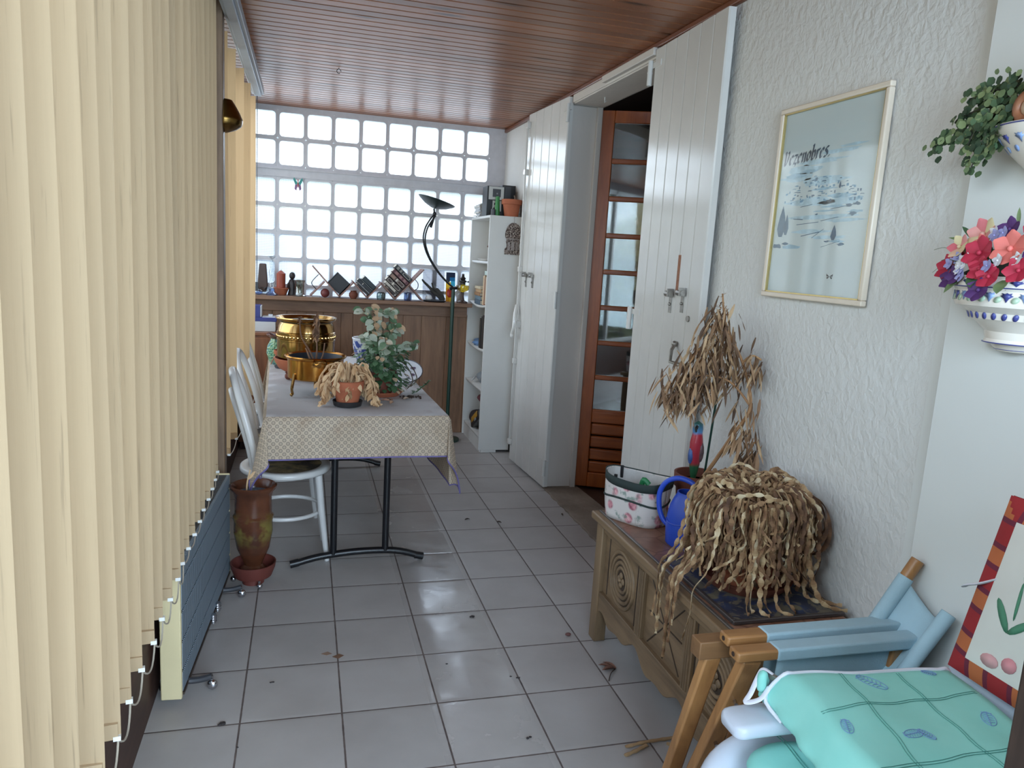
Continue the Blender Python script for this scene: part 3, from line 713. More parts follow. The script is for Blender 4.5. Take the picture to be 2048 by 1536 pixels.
# --- bottom: yellow-black tool case and burgundy bag
m = thing('tool_case','black and yellow tool case lying tilted at the bottom of the bookcase','case',(1.512,2.32,0.12),rot=(radians(-28),0,0))
a = MB(); a.box((0,0,0),(0.15,0.30,0.075)); a.build('case_body', mplain('black_plastic', srgb(34,34,38),0.4), m, bevel=0.01)
a = MB(); a.box((-0.003,0.05,0.03),(0.14,0.26,0.078)); a.build('lid_panel', mplain('yellow_plastic', srgb(176,130,44),0.45), m, bevel=0.006)
a = MB(); a.box((-0.006,0.10,0.015),(0.002,0.14,0.032)); a.build('latch', mplain('grey_plastic_latch', srgb(140,140,140),0.4), m)
m.location.z = 0.262
tag(blob((1.60,2.44,0.345),0.07,0.12,0.045,8,0.25).build('burgundy_bag', mplain('burgundy_cloth', srgb(88,44,50),0.8,var=0.25)), 'soft burgundy bag piled on the tool case', 'bag')
tag(blob((1.60,2.73,shelf_top(0,2.73)+0.003),0.075,0.10,0.06,12,0.2).build('dark_pouch', mplain('dark_pouch_cloth', srgb(62,54,56),0.8,var=0.2)), 'dark grey pouch behind the tool case at the bottom of the bookcase', 'bag')
# --- on top of the bookcase
zt = BH+0.001
def carton(name, label, lo, hi, rz, col, panels=()):
    r = thing(name, label, 'box', (lo[0],lo[1],lo[2]), rz); m = MB(); s = [hi[i]-lo[i] for i in range(3)]
    m.box((0,0,0),s); m.build('carton', mplain(name+'_card', col, 0.55, var=0.08), r, bevel=0.001)
    for nm, mt, a_, b_ in panels:
        q = MB(); q.box(a_, b_); q.build(nm, mt, r, bevel=0.001)
    return r
BLK = srgb(44,44,46)
carton('camera_box','black product box with a white panel and a dark lens picture, on the bookcase edge',(1.515,2.44,zt),(1.655,2.60,zt+0.225),0.0,BLK,(
 ('printed_panel', mplain('white_print', srgb(196,196,192),0.5,var=0.02),(0.012,-0.0016,0.125),(0.13,0.001,0.222)),
 ('lens_picture', mplain('lens_print', srgb(56,56,58),0.4,var=0.05),(0.042,-0.0026,0.145),(0.106,-0.0012,0.205)),
 ('lens_dot', mplain('lens_dot_print', srgb(150,150,150),0.4,var=0.02),(0.072,-0.0034,0.166),(0.082,-0.0022,0.176)),
 ('text_panel', mplain('grey_print', srgb(190,188,182),0.5,var=0.02),(0.045,-0.0016,0.04),(0.115,0.001,0.118)),
 ('print_mark', BLACK_METAL,(0.052,-0.0026,0.05),(0.062,-0.0012,0.066)),('print_mark', BLACK_METAL,(0.058,-0.0026,0.086),(0.07,-0.0012,0.1)),('print_mark', BLACK_METAL,(0.082,-0.0026,0.09),(0.096,-0.0012,0.106))))
carton('cardboard_carton','wide dark carton standing behind the terracotta pot on the bookcase',(1.662,2.56,zt),(1.768,2.78,zt+0.25),0.0,srgb(50,48,50),(('faded_print',mplain('dark_print',srgb(78,78,82),0.5,var=0.05),(0.01,-0.0016,0.13),(0.07,0.001,0.24)),))
pt = thing('plant_pot','terracotta flower pot on top of the white bookcase','pot',(1.683,2.33,zt))
m = MB(); m.lathe([(0.0,0.0),(0.052,0.0),(0.066,0.088),(0.076,0.09),(0.078,0.125),(0.070,0.127),(0.066,0.1),(0.0,0.1)],28); m.build('pot_body', TERRA, pt, ang=30)
m = MB(); m.tube([(0.02,0,0.10),(0.025,0.01,0.14),(0.02,0.01,0.16)],0.006,6); m.build('dry_stub', mplain('grey_stub', srgb(120,108,98),0.9), pt)
m = MB(); zz = zt; random.seed(4)
for i in range(11):
    h = random.uniform(0.006,0.012)
    r = thing('envelope', 'white letter in the messy paper pile at the edge of the bookcase top', 'paper', (1.508+random.uniform(0,0.02), 2.71+random.uniform(-0.02,0.0), zz), random.uniform(-0.12,0.12), 'letters piled on the bookcase')
    q = MB(); q.box((0,0,0),(0.12,0.15,h)); q.build('sheet', mplain('letter_paper_%d'%i, srgb(*random.choice([(212,212,212),(196,200,206),(222,218,210)])),0.75,var=0.05), r); zz += h+0.0008
m = MB(); m.lathe([(0.0,0),(0.021,0),(0.023,0.01),(0.017,0.09),(0.015,0.145),(0.006,0.147),(0,0.147)],18,TR(1.585,2.385,zt)); tag(m.build('spray_bottle', mplain('green_plastic', srgb(50,132,66),0.4,var=0.1)), 'upright green plastic bottle on the bookcase next to the terracotta pot', 'bottle')
m = MB(); m.lathe([(0.0,0),(0.018,0),(0.018,0.045),(0.012,0.05),(0,0.05)],14,TR(1.545,2.34,zt)); tag(m.build('film_can', mplain('dark_can', srgb(60,60,66),0.4)), 'small dark cylinder beside the green bottle', 'can')
# silver mosque-shaped plaque on the bookcase side
pl = thing('wall_plaque','dark patterned dome-shaped metal plaque hanging on the side of the bookcase','plaque',(1.688,BY0-0.001,1.54))
o = []
for i in range(41):
    t = i/40; z = 0.235*t
    if t < 0.06: x = 0.062
    elif t < 0.45: x = lerp(0.060,0.046,(t-0.06)/0.39)+0.006*sin((t-0.06)*22)
    elif t < 0.55: x = lerp(0.047,0.060,(t-0.45)/0.1)
    else: x = 0.062*max(0.03, sqrt(max(0,1-((t-0.62)/0.39)**2)))*1.0
    o.append((x,z))
out = o+[(-x,z) for x,z in o[::-1]]
t = NT('chased_metal'); co = t.coord(); v1 = t.voro(co, 95, 'F1'); t.bump(v1, 1.0, 0.01)
PLQ = t.set(t.ramp(v1, ((0.25,srgb(58,44,42)),(0.5,srgb(120,104,98)),(0.7,srgb(190,176,166)))), 0.45, 0.3)
m = MB(); m.prism(out, 0.006, Matrix.Rotation(pi/2,4,'X')); m.build('plaque_body', PLQ, pl)
m = MB(); m.box((-0.012,-0.009,0.03),(0.012,-0.005,0.10)); m.box((-0.042,-0.009,0.03),(-0.022,-0.005,0.095)); m.box((0.022,-0.009,0.03),(0.042,-0.005,0.095)); m.box((-0.055,-0.009,0.11),(0.055,-0.005,0.122)); m.build('raised_arches', mplain('dull_silver', srgb(150,138,132),0.45,0.4,var=0.3,nscale=80), pl, bevel=0.002)
m = MB(); m.tube([(0,-0.003,0.232),(0.003,-0.004,0.255),(0,-0.003,0.27),(0.004,-0.003,0.28)],0.002,5); m.build('hanging_loop', STEEL, pl)
# ================================================================== LEDGE UNDER THE GLASS BLOCKS
LZ = LEDGE_Z+0.001
CLEAR = None
def clearglass(name, tint, gloss=0.14):
    t = NT(name); tp = t.n('BsdfTransparent'); tp.inputs[0].default_value = tint
    gl = t.n('BsdfGlossy'); gl.inputs['Roughness'].default_value = 0.05
    lw = t.n('LayerWeight'); lw.inputs[0].default_value = 0.5
    m = t.n('MixShader'); t.l(t.math('ADD', gloss*0.5, t.math('MULTIPLY', lw.outputs['Facing'], gloss*2.5)), m.inputs[0]); t.l(tp.outputs[0], m.inputs[1]); t.l(gl.outputs[0], m.inputs[2]); t.l(m.outputs[0], t.out.inputs[0])
    return t.m
GLASSW = clearglass('clear_glass', (0.86,0.90,0.92,1))
GLASSB = clearglass('bluish_glass', (0.42,0.52,0.72,1), 0.2)
GLASSA = clearglass('amber_glass', (0.62,0.50,0.10,1), 0.15)
DKBROWN = mplain('dark_brown_glaze', srgb(74,54,46), 0.5, var=0.2)
def solo(mb, name, label, cat, mat, loc=None, group=None, **kw):
    o = mb.build(name, mat, **kw)
    if loc is not None: o.location = loc
    return tag(o, label, cat, group)
m = MB(); m.lathe([(0.0,0.006),(0.03,0.0),(0.034,0.004),(0.062,0.03),(0.07,0.055),(0.066,0.055),(0.055,0.03),(0.0,0.012)],26)
solo(m,'glass_bowl','clear glass bowl at the left end of the wooden ledge','bowl',GLASSW,(-0.13,2.85,LZ))
m = MB(); m.lathe([(0.0,0),(0.036,0.0),(0.054,0.05),(0.036,0.215),(0.0,0.217)],4,Matrix.Rotation(pi/4,4,'Z')); 
solo(m,'wooden_block_vase','tall dark brown tapered block standing in the glass bowl','vase',DKBROWN,(-0.13,2.85,LZ+0.0175),bevel=0.006,ang=50)
cs = thing('glass_candlestick','tall clear crystal candlestick with a flat top disc','candlestick',(-0.058,2.745,LZ))
m = MB(); m.lathe([(0.0,0),(0.042,0.0),(0.045,0.008),(0.02,0.03),(0.022,0.05),(0.0,0.055)],20); m.build('foot', GLASSB, cs)
m = MB(); m.lathe([(0.0,0.052),(0.02,0.06),(0.024,0.09),(0.012,0.12),(0.02,0.15),(0.022,0.18),(0.010,0.21),(0.016,0.24),(0.008,0.27),(0.03,0.29),(0.032,0.296),(0.0,0.298)],18); m.build('stem', GLASSW, cs)
m = MB(); m.ball((0,0,0.022),0.024,12,(1.3,1,0.9)); solo(m,'blue_glass_piece','small shiny blue glass piece in front of the brown block','ornament',GLASSB,(-0.155,2.735,LZ))
cn = thing('candle','thick orange-red candle standing in a terracotta dish on the ledge','candle',(0.005,2.83,LZ+0.0445))
m = MB(); m.lathe([(0,0),(0.033,0),(0.034,0.12),(0.026,0.126),(0.008,0.142),(0,0.142)],20); m.build('wax', mplain('orange_wax', srgb(158,72,50), 0.5, var=0.1), cn)
m = MB(); m.tube([(0,0,0.14),(0.002,0,0.152)],0.0015,5); m.build('wick', BLACK_METAL, cn)
m = MB(); m.lathe([(0,0),(0.04,0),(0.058,0.05),(0.062,0.052),(0.056,0.056),(0.046,0.043),(0,0.043)],24); solo(m,'candle_dish','terracotta dish under the orange candle','dish',TERRA,(0.005,2.83,LZ))
fg = MB(); fg.lathe([(0,0),(0.034,0),(0.03,0.02),(0.024,0.05),(0.03,0.09),(0.024,0.115),(0.012,0.125),(0.0,0.126)],16); fg.ball((0,0,0.150),0.026,14,(0.9,0.9,1.1)); fg.ball((-0.028,0,0.07),0.014,8,(0.8,1,2)); fg.ball((0.028,0,0.07),0.014,8,(0.8,1,2))
solo(fg,'dark_figurine','dark round-headed figurine behind the clear glass jar','figurine',mplain('dark_bronze', srgb(52,44,44), 0.45, var=0.15),(0.088,2.85,LZ))
m = MB(); m.lathe([(0,0.004),(0.05,0),(0.052,0.006),(0.04,0.012),(0.036,0.03),(0.037,0.10),(0.046,0.122),(0.048,0.124),(0.043,0.12),(0.033,0.10),(0.032,0.03),(0,0.02)],26); solo(m,'glass_jar','wide-footed clear glass jar in front of the dark figurine','jar',clearglass('smoky_glass',(0.62,0.62,0.58,1),0.22),(0.145,2.77,LZ))
m = MB(); m.box((0,0,0),(0.07,0.05,0.004)); solo(m,'paper_slip','white paper slip lying on the ledge beside the glass jar','paper',mplain('slip_paper', srgb(225,225,225),0.7),(0.222,2.725,LZ))
# zigzag book rack
RK = thing('book_rack','folding zigzag wooden book rack standing on the ledge','rack',(0,2.715,LZ))
RWOOD = mwood('rack_wood', srgb(120,84,72), srgb(166,126,112), 'X', 0.5)
V = [0.444, 0.658, 0.875]; hs = 0.1075; th = 0.010; DEP = 0.17
def rackboard(x0, z0, x1, z1):
    a = Vector((x0,0,z0)); d = Vector((x1-x0,0,z1-z0)); L = d.length; d.normalize(); n = Vector((-d.z,0,d.x))
    m = MB(); M = Matrix(((d.x,0,n.x,a.x),(0,1,0,0),(d.z,0,n.z,a.z),(0,0,0,1)))
    for y0 in (0,0.045,0.09,0.135): m.box((0,y0,0),(L,y0+0.035,th), M)
    return m.build('board', RWOOD, RK, bevel=0.001)
def zl(x, xv): return 0.012+abs(x-xv)*1.06
rackboard(0.235, zl(0.235,V[0]), V[0], 0.004); rackboard(V[0], 0.004, V[0]+hs*1.05, zl(V[0]+hs,V[0])); rackboard(V[1]-hs*1.12, zl(V[1]-hs,V[1])+0.008, V[1], 0.004); rackboard(V[1], 0.004, V[1]+hs*1.05, zl(V[1]+hs,V[1]))
rackboard(V[2]-hs*1.12, zl(V[2]-hs,V[2])+0.008, V[2], 0.004); rackboard(V[2], 0.004, V[2]+0.225, zl(V[2]+0.225,V[2])); rackboard(0.228, 0.004, 0.335, 0.118); rackboard(0.985, 0.118, 1.092, 0.004)
m = MB(); m.tube(catmull([(0.285,0.02,0.175),(0.245,0.02,0.13),(0.235,0.02,0.10),(0.275,0.02,0.055)],5),0.0035,6); m.build('wire_bracket', BLACK_METAL, RK)
m = MB(); m.tube(catmull([(1.03,0.02,0.172),(1.055,0.02,0.14),(1.05,0.02,0.10),(1.02,0.02,0.085)],5),0.0035,6); m.build('wire_bracket', BLACK_METAL, RK)
# books in the rack: tilted so that the long edge runs down to the right
def rackbook(label, xv, off, along, thick, height, depth, col, bands=(), rise=0.0):
    a = radians(47.4)            # right arm direction; book stands on it, leaning on the left arm
    dr = Vector((cos(a),0,sin(a))); up = Vector((-sin(a),0,cos(a)))
    o = Vector((xv,2.722+along,LZ+0.0225))+dr*(off+0.003)+up*(rise+0.003)
    r = thing('book', label, 'book', o)
    r.matrix_world = Matrix(((dr.x,0,up.x,o.x),(0,1,0,o.y),(dr.z,0,up.z,o.z),(0,0,0,1)))
    c = MB(); c.box((0,0,0),(thick,0.004,height)); c.box((0,0,0),(0.003,depth,height)); c.box((thick-0.003,0,0),(thick,depth,height)); c.build('cover', mplain('rack_cover', col, 0.5, var=0.08), r, bevel=0.001)
    p = MB(); p.box((0.003,0.004,0.002),(thick-0.003,depth-0.003,height-0.002)); p.build('pages', PAPER, r)
    for nm, z0, z1, cc, ring in bands:
        q = MB(); w2 = thick*0.32
        if ring:
            pts = [(thick/2+x, -0.001, (z0+z1)/2*height+z) for x, z in rrect(w2*2, (z1-z0)*height, w2*0.8, 4)]
            q.tube(pts, 0.0016, 5, closed=True)
        else: q.box((thick*0.16,-0.0008,z0*height),(thick*0.84,0.001,z1*height))
        q.build(nm, mplain('rack_print', cc, 0.5, var=0.03), r)
    return r
CRM = srgb(206,198,184); WH = srgb(200,198,196)
o = thing('book','dark square album standing on its corner in the left pocket of the rack','book',(V[0],2.73,LZ+0.0255)); a=radians(47.4)
o.rotation_euler = (0,-a,0); m = MB(); m.box((0.001,0,0),(0.118,0.10,0.006)); m.box((0.001,0,0.122),(0.118,0.10,0.128)); m.box((0.001,0,0.0),(0.118,0.004,0.128)); m.build('cover', mplain('album_cover', srgb(56,58,62),0.6,var=0.06), o, bevel=0.001)
m = MB(); m.box((0.003,0.004,0.006),(0.115,0.098,0.122)); m.build('pages', PAPER, o)
rackbook('thin black-brown book lying against the left arm of the middle rack pocket', V[1], 0.002, 0.0, 0.016, 0.118, 0.13, srgb(48,38,36))
rackbook('grey-white booklet second from the left in the middle rack pocket', V[1], 0.019, 0.003, 0.009, 0.135, 0.13, srgb(150,154,154))
rackbook('black book third in the middle rack pocket', V[1], 0.030, 0.0, 0.024, 0.140, 0.13, srgb(40,42,46), (('spot',0.62,0.66,CRM,False),))
rackbook('thin grey book fourth in the middle rack pocket', V[1], 0.055, 0.002, 0.008, 0.128, 0.13, srgb(120,128,130))
rackbook('dark green-black thick book on the right of the middle rack pocket', V[1], 0.064, 0.0, 0.036, 0.120, 0.13, srgb(38,48,52))
rackbook('thin dark brown book on the left of the right rack pocket', V[2], 0.002, 0.0, 0.018, 0.118, 0.13, srgb(58,42,40), (('title_band',0.06,0.14,WH,False),('title_band',0.72,0.92,srgb(130,112,100),False)))
rackbook('cream-white book with a dark foot, second in the right rack pocket', V[2], 0.0215, 0.0, 0.022, 0.136, 0.13, srgb(198,190,178), (('foot_band',0.0,0.22,srgb(52,40,38),False),('foot_band',0.62,0.64,srgb(80,70,66),False)))
rackbook('dark brown book with cream oval frames on its spine, in the right rack pocket', V[2], 0.0455, 0.0, 0.037, 0.150, 0.13, srgb(58,42,38), (('oval_frame',0.1,0.5,CRM,True),('title_band',0.53,0.62,CRM,False),('oval_frame',0.66,0.92,CRM,True)))
rackbook('tan and brown book with one cream frame, fourth in the right rack pocket', V[2], 0.086, 0.002, 0.037, 0.152, 0.13, srgb(84,62,56), (('oval_frame',0.08,0.46,CRM,True),('title_band',0.50,0.60,CRM,False),('tan_field',0.66,0.94,srgb(150,120,104),False)))
rackbook('maroon book, second from the right in the right rack pocket', V[2], 0.127, 0.0, 0.032, 0.158, 0.13, srgb(96,52,56), (('title_mark',0.15,0.3,srgb(150,110,106),False),('title_mark',0.42,0.55,srgb(150,110,106),False),('title_mark',0.68,0.86,srgb(150,110,106),False)))
rackbook('tall black-green book at the right end of the rack', V[2], 0.162, 0.0, 0.034, 0.168, 0.13, srgb(46,48,50), (('oval_frame',0.1,0.5,CRM,True),('title_mark',0.6,0.7,srgb(140,136,128),False),('title_mark',0.78,0.9,srgb(140,136,128),False)))
m = MB(); m.ball((0,0,0.034),0.034,18); solo(m,'red_ball','dark red ball under the left crossing of the book rack','ball',mplain('dark_red', srgb(110,52,50),0.5,var=0.15),(0.335,2.74,LZ))
m = MB(); m.lathe([(0,0),(0.02,0),(0.034,0.02),(0.034,0.04),(0.022,0.055),(0.026,0.062),(0.0,0.062)],18); solo(m,'clay_pot','tiny clay pot under the second crossing of the book rack','pot',TERRA_DARK,(0.551,2.74,LZ))
m = MB(); m.lathe([(0,0),(0.03,0),(0.036,0.02),(0.034,0.05),(0.022,0.06),(0,0.06)],18); solo(m,'glass_paperweight','greenish glass lump under the third crossing of the book rack','ornament',clearglass('green_glass',(0.45,0.55,0.55,1),0.2),(0.766,2.74,LZ))
m = MB(); m.lathe([(0,0),(0.028,0),(0.032,0.012),(0.03,0.062),(0.02,0.066),(0,0.066)],18); solo(m,'blue_glass_jar','small blue-grey glass jar under the right leg of the book rack','jar',GLASSB,(0.985,2.80,LZ))
# driftwood sculpture on a dark dish
dw = thing('driftwood_sculpture','dark twisted branch sculpture on a flat black dish','sculpture',(1.20,2.79,LZ))
m = MB(); m.lathe([(0,0),(0.085,0),(0.098,0.012),(0.09,0.014),(0,0.01)],26); m.build('dish', mplain('black_dish', srgb(34,34,38),0.5), dw)
m = MB(); m.tube(catmull([(0.07,0,0.012),(0.03,0.0,0.05),(-0.005,0,0.075),(-0.045,0,0.115),(-0.09,0,0.155),(-0.105,0,0.175)],5),[lerp(0.018,0.006,i/25) for i in range(26)],8)
m.tube(catmull([(0.055,0,0.03),(0.02,0.01,0.085),(-0.01,0.0,0.11),(-0.025,0,0.15)],5),[lerp(0.015,0.006,i/15) for i in range(16)],8)
m.tube(catmull([(0.08,0,0.015),(0.06,0,0.055),(0.025,0.0,0.10),(0.0,0,0.10)],5),[lerp(0.014,0.006,i/15) for i in range(16)],8); m.build('branch', mplain('driftwood', srgb(62,60,56),0.8,var=0.25,nscale=30), dw)
m = MB(); m.lathe([(0,0),(0.018,0.0),(0.03,0.012),(0.022,0.035),(0,0.04)],14); solo(m,'white_shell','small white lump in front of the driftwood sculpture','ornament',mplain('white_shell_mat', srgb(222,222,224),0.4),(1.15,2.765,LZ+0.0125))
# clear stand + stained glass card
m = MB(); m.prism([(-0.09,0),(0.09,0),(0.09,0.25),(-0.09,0.25)],0.004,TR(0,0,0,0,radians(84))); solo(m,'acrylic_stand','clear upright glass plate leaning behind the driftwood','stand',clearglass('acrylic',(0.72,0.72,0.74,1),0.12),(1.21,2.905,LZ))
sgc = thing('stained_glass_panel','small colourful stained-glass picture leaning beside the amber oil lamp','picture',(1.345,2.85,LZ),rot=(radians(-5),0,0))
pal = [srgb(40,150,190),srgb(90,200,220),srgb(24,50,90),srgb(220,60,40),srgb(240,190,40),srgb(250,220,80),srgb(60,130,70),srgb(180,40,40)]
cell = [(-.04,.0,-.01,.11,4),(-.01,0,.035,.07,5),(-.035,.03,-.012,.09,3),(-.01,.07,.035,.12,6),(-.04,.11,-.0,.16,5),(0.0,.12,.035,.17,1),(-.04,.16,-.01,.24,2),(-.01,.17,.035,.20,0),(-.01,.20,.035,.24,2)]
for k, (x0,z0,x1,z1,ci) in enumerate(cell):
    if k == 2: continue
    q = MB(); q.box((x0,0,z0),(x1,0.004,z1)); 
    t = NT('stained_%d'%k); tl = t.n('BsdfTranslucent'); tl.inputs[0].default_value = pal[ci]; mx = t.n('MixShader'); mx.inputs[0].default_value = 0.6; t.n('TexCoord')
    t.set(pal[ci],0.3); t.l(t.p.outputs[0],mx.inputs[1]); t.l(tl.outputs[0],mx.inputs[2]); t.l(mx.outputs[0],t.out.inputs[0]); q.build('colour_piece', t.m, sgc)
q = MB(); q.ball((-0.008,-0.001,0.07),0.026,12,(1,0.15,1.4)); q.build('red_piece', mplain('stained_red', srgb(214,54,38),0.3), sgc)
ol = thing('oil_lamp','old oil lamp with an amber glass reservoir and dark burner','lamp',(1.43,2.79,LZ))
m = MB(); m.lathe([(0,0),(0.045,0),(0.047,0.008),(0.02,0.02),(0.013,0.06),(0.014,0.085),(0,0.088)],22); m.build('foot', DKBROWN, ol)
m = MB(); m.lathe([(0.0,0.084),(0.02,0.087),(0.05,0.105),(0.055,0.13),(0.052,0.142),(0.02,0.15),(0,0.15)],24); m.build('reservoir', GLASSA, ol)
m = MB(); m.lathe([(0,0.148),(0.022,0.15),(0.022,0.165),(0.03,0.172),(0.03,0.18),(0.018,0.186),(0.024,0.20),(0.012,0.212),(0.01,0.235),(0,0.236)],18); m.tube([(0.02,0,0.172),(0.042,0,0.172)],0.003,6); m.ball((0.045,0,0.172),0.007,8); m.build('burner', mplain('dark_burner', srgb(58,54,50),0.4,0.6), ol)
# butterfly decoration on the glass blocks
bf = thing('butterfly_ornament','little colourful butterfly stuck high on the glass-block window','ornament',(0.123,2.924,1.985))
for sgn in (-1,1):
    q = MB(); q.prism([(0,0.0),(sgn*0.03,0.045),(sgn*0.036,0.03),(sgn*0.02,-0.01)][::sgn],0.003,Matrix.Rotation(pi/2,4,'X')); q.build('upper_wing', mplain('teal_wing',srgb(40,140,130),0.4), bf)
    q = MB(); q.prism([(0,0.0),(sgn*0.022,-0.012),(sgn*0.026,-0.04),(sgn*0.012,-0.055),(sgn*0.004,-0.02)][::sgn],0.003,Matrix.Rotation(pi/2,4,'X')); q.build('lower_wing', mplain('violet_wing',srgb(120,80,120),0.4), bf)
q = MB(); q.tube([(0,-0.003,-0.03),(0,-0.004,0.03)],0.004,6); q.build('body', mplain('orange_body',srgb(190,90,60),0.5), bf)
# ================================================================== FLOOR LAMP
fl = thing('floor_lamp','dark green uplighter floor lamp with a curved double arm and a tilted dish shade','lamp',(1.328,2.66,0))
fl.scale = (1.02,1.02,1.008)
GREEN = mplain('dark_green_lacquer', srgb(28,58,48), 0.35, var=0.1)
m = MB(); m.lathe([(0,0),(0.10,0),(0.10,0.018),(0.03,0.03),(0,0.032)],32); m.build('base', GREEN, fl)
m = MB(); m.tube([(0,0,0.02),(0,0,1.235)],0.015,12); m.build('pole', GREEN, fl)
m = MB(); m.tube([(-0.03,0,1.235),(0.03,0,1.245)],0.014,8); m.build('joint', BLACK_METAL, fl)
arc = [(0.0,0,1.245),(-0.06,0,1.29),(-0.14,0,1.375),(-0.215,0,1.49),(-0.25,0,1.60),(-0.24,0,1.69),(-0.205,0,1.76),(-0.175,0,1.80)]
for off in (0,0.016):
    m = MB(); m.tube(catmull([(x+off*0.9,y,z-off*0.5) for x,y,z in arc],6),0.006,8); m.build('arm', BLACK_METAL, fl)
m = MB(); m.ball((-0.172,0,1.805),0.016,10); m.tube([(-0.172,0,1.80),(-0.178,0,1.845)],0.007,8); m.tube([(-0.172,-0.005,1.79),(-0.20,-0.012,1.70)],[0.007,0.011],8); m.build('switch_stem', BLACK_METAL, fl)
M = TR(-0.175,0,1.845,0,0,radians(15.5))
m = MB(); m.lathe([(0.0,0.0),(0.03,0.003),(0.085,0.022),(0.135,0.052),(0.146,0.063),(0.143,0.064),(0.13,0.055),(0.08,0.028),(0.0,0.01)],36,M); m.build('shade', mplain('black_green_shade', srgb(28,40,40), 0.4, var=0.08), fl)
# ================================================================== LOW CABINET + BOXES IN THE LEFT CORNER
cb = thing('corner_cabinet','low reddish-brown wooden cabinet in the far left corner under the ledge','cabinet',(-0.275,2.42,0))
CW = mwood('cabinet_wood', srgb(112,66,40), srgb(150,94,60), 'Z', 0.45)
m = MB(); m.box((0,0,0.06),(0.31,0.45,0.855)); m.build('carcass', CW, cb, bevel=0.003)
m = MB(); m.box((-0.0,-0.012,0.855),(0.32,0.46,0.875)); m.build('top', CW, cb, bevel=0.003)
m = MB(); m.box((0.012,-0.016,0.08),(0.298,0.0,0.84)); m.build('door', CW, cb, bevel=0.004)
m = MB(); m.box((0.01,0.02,0),(0.30,0.43,0.06)); m.build('plinth', DKWOOD, cb)
m = MB(); m.box((0,0,0),(0.19,0.16,0.072)); solo(m,'white_carton','plain white cardboard box on the corner cabinet','box',mplain('white_card', srgb(212,214,216),0.6,var=0.02),(-0.212,2.50,0.876),bevel=0.002)
bb = thing('blue_box','open blue box with a white inside, on top of the white carton','box',(-0.215,2.505,0.949))
BLU = mplain('blue_card', srgb(52,58,130), 0.4, var=0.1); WHI = mplain('box_lining', srgb(220,222,226), 0.5, var=0.02)
m = MB(); m.box((0,0,0),(0.20,0.145,0.03)); m.build('tray', BLU, bb, bevel=0.002)
m = MB(); m.box((0.10,0.005,0.03),(0.20,0.14,0.034)); m.build('tray_lining', WHI, bb)
m = MB(); m.box((0.0,0.0,0.03),(0.085,0.14,0.115)); m.build('raised_part', BLU, bb, bevel=0.002)
m = MB(); m.box((0.085,0.005,0.034),(0.094,0.135,0.112)); m.build('raised_lining', WHI, bb)
m = MB(); m.box((0.14,0.06,0.034),(0.17,0.09,0.05)); m.build('foil_wrapper', mplain('silver_foil', srgb(190,190,196),0.3,0.7), bb)
# ================================================================== FOLDING TABLE + CLOTH
TZ = 0.765; TA = radians(1.9)
TM = TR(0.026, 0.115, 0, TA)            # local x across (0..TW), local y away (0..TL)
TW, TL = 0.822, 1.93
tb = thing('folding_table','long folding table with black metal legs under the printed cloth','table',(0.026,0.115,0),TA)
m = MB(); m.box((0.004,0.004,TZ-0.045),(TW-0.004,TL-0.004,TZ-0.004)); m.build('tabletop', mplain('table_board', srgb(120,96,72),0.6), tb, bevel=0.004)
def legframe(y, sgn):
    for x in (0.31,0.56):
        m = MB(); m.tube([(x,y,0.055),(x,y,TZ-0.05)],0.0165,12); m.build('leg', BLACK_METAL, tb)
    m = MB(); m.tube(catmull([(0.125,y-0.008,0.020),(0.25,y,0.046),(0.43,y,0.062),(0.61,y,0.055),(0.735,y-0.004,0.022)],6),0.0165,10)
    m.tube([(0.11,y-0.008,0.0185),(0.15,y-0.006,0.026)],0.0185,10); m.tube([(0.75,y-0.004,0.0185),(0.71,y-0.003,0.027)],0.0185,10); m.build('foot_bar', BLACK_METAL, tb)
    for x in (0.31,0.56):
        m = MB(); xs = 0.435+ (x-0.435)*0.25
        m.tube(catmull([(x,y+0.012*sgn,0.50),(x+ (xs-x)*0.12,y+0.03*sgn,0.56),(xs,y+0.22*sgn,TZ-0.05)],6),0.009,8); m.build('brace', BLACK_METAL, tb)
legframe(0.125,1); legframe(TL-0.135,-1)
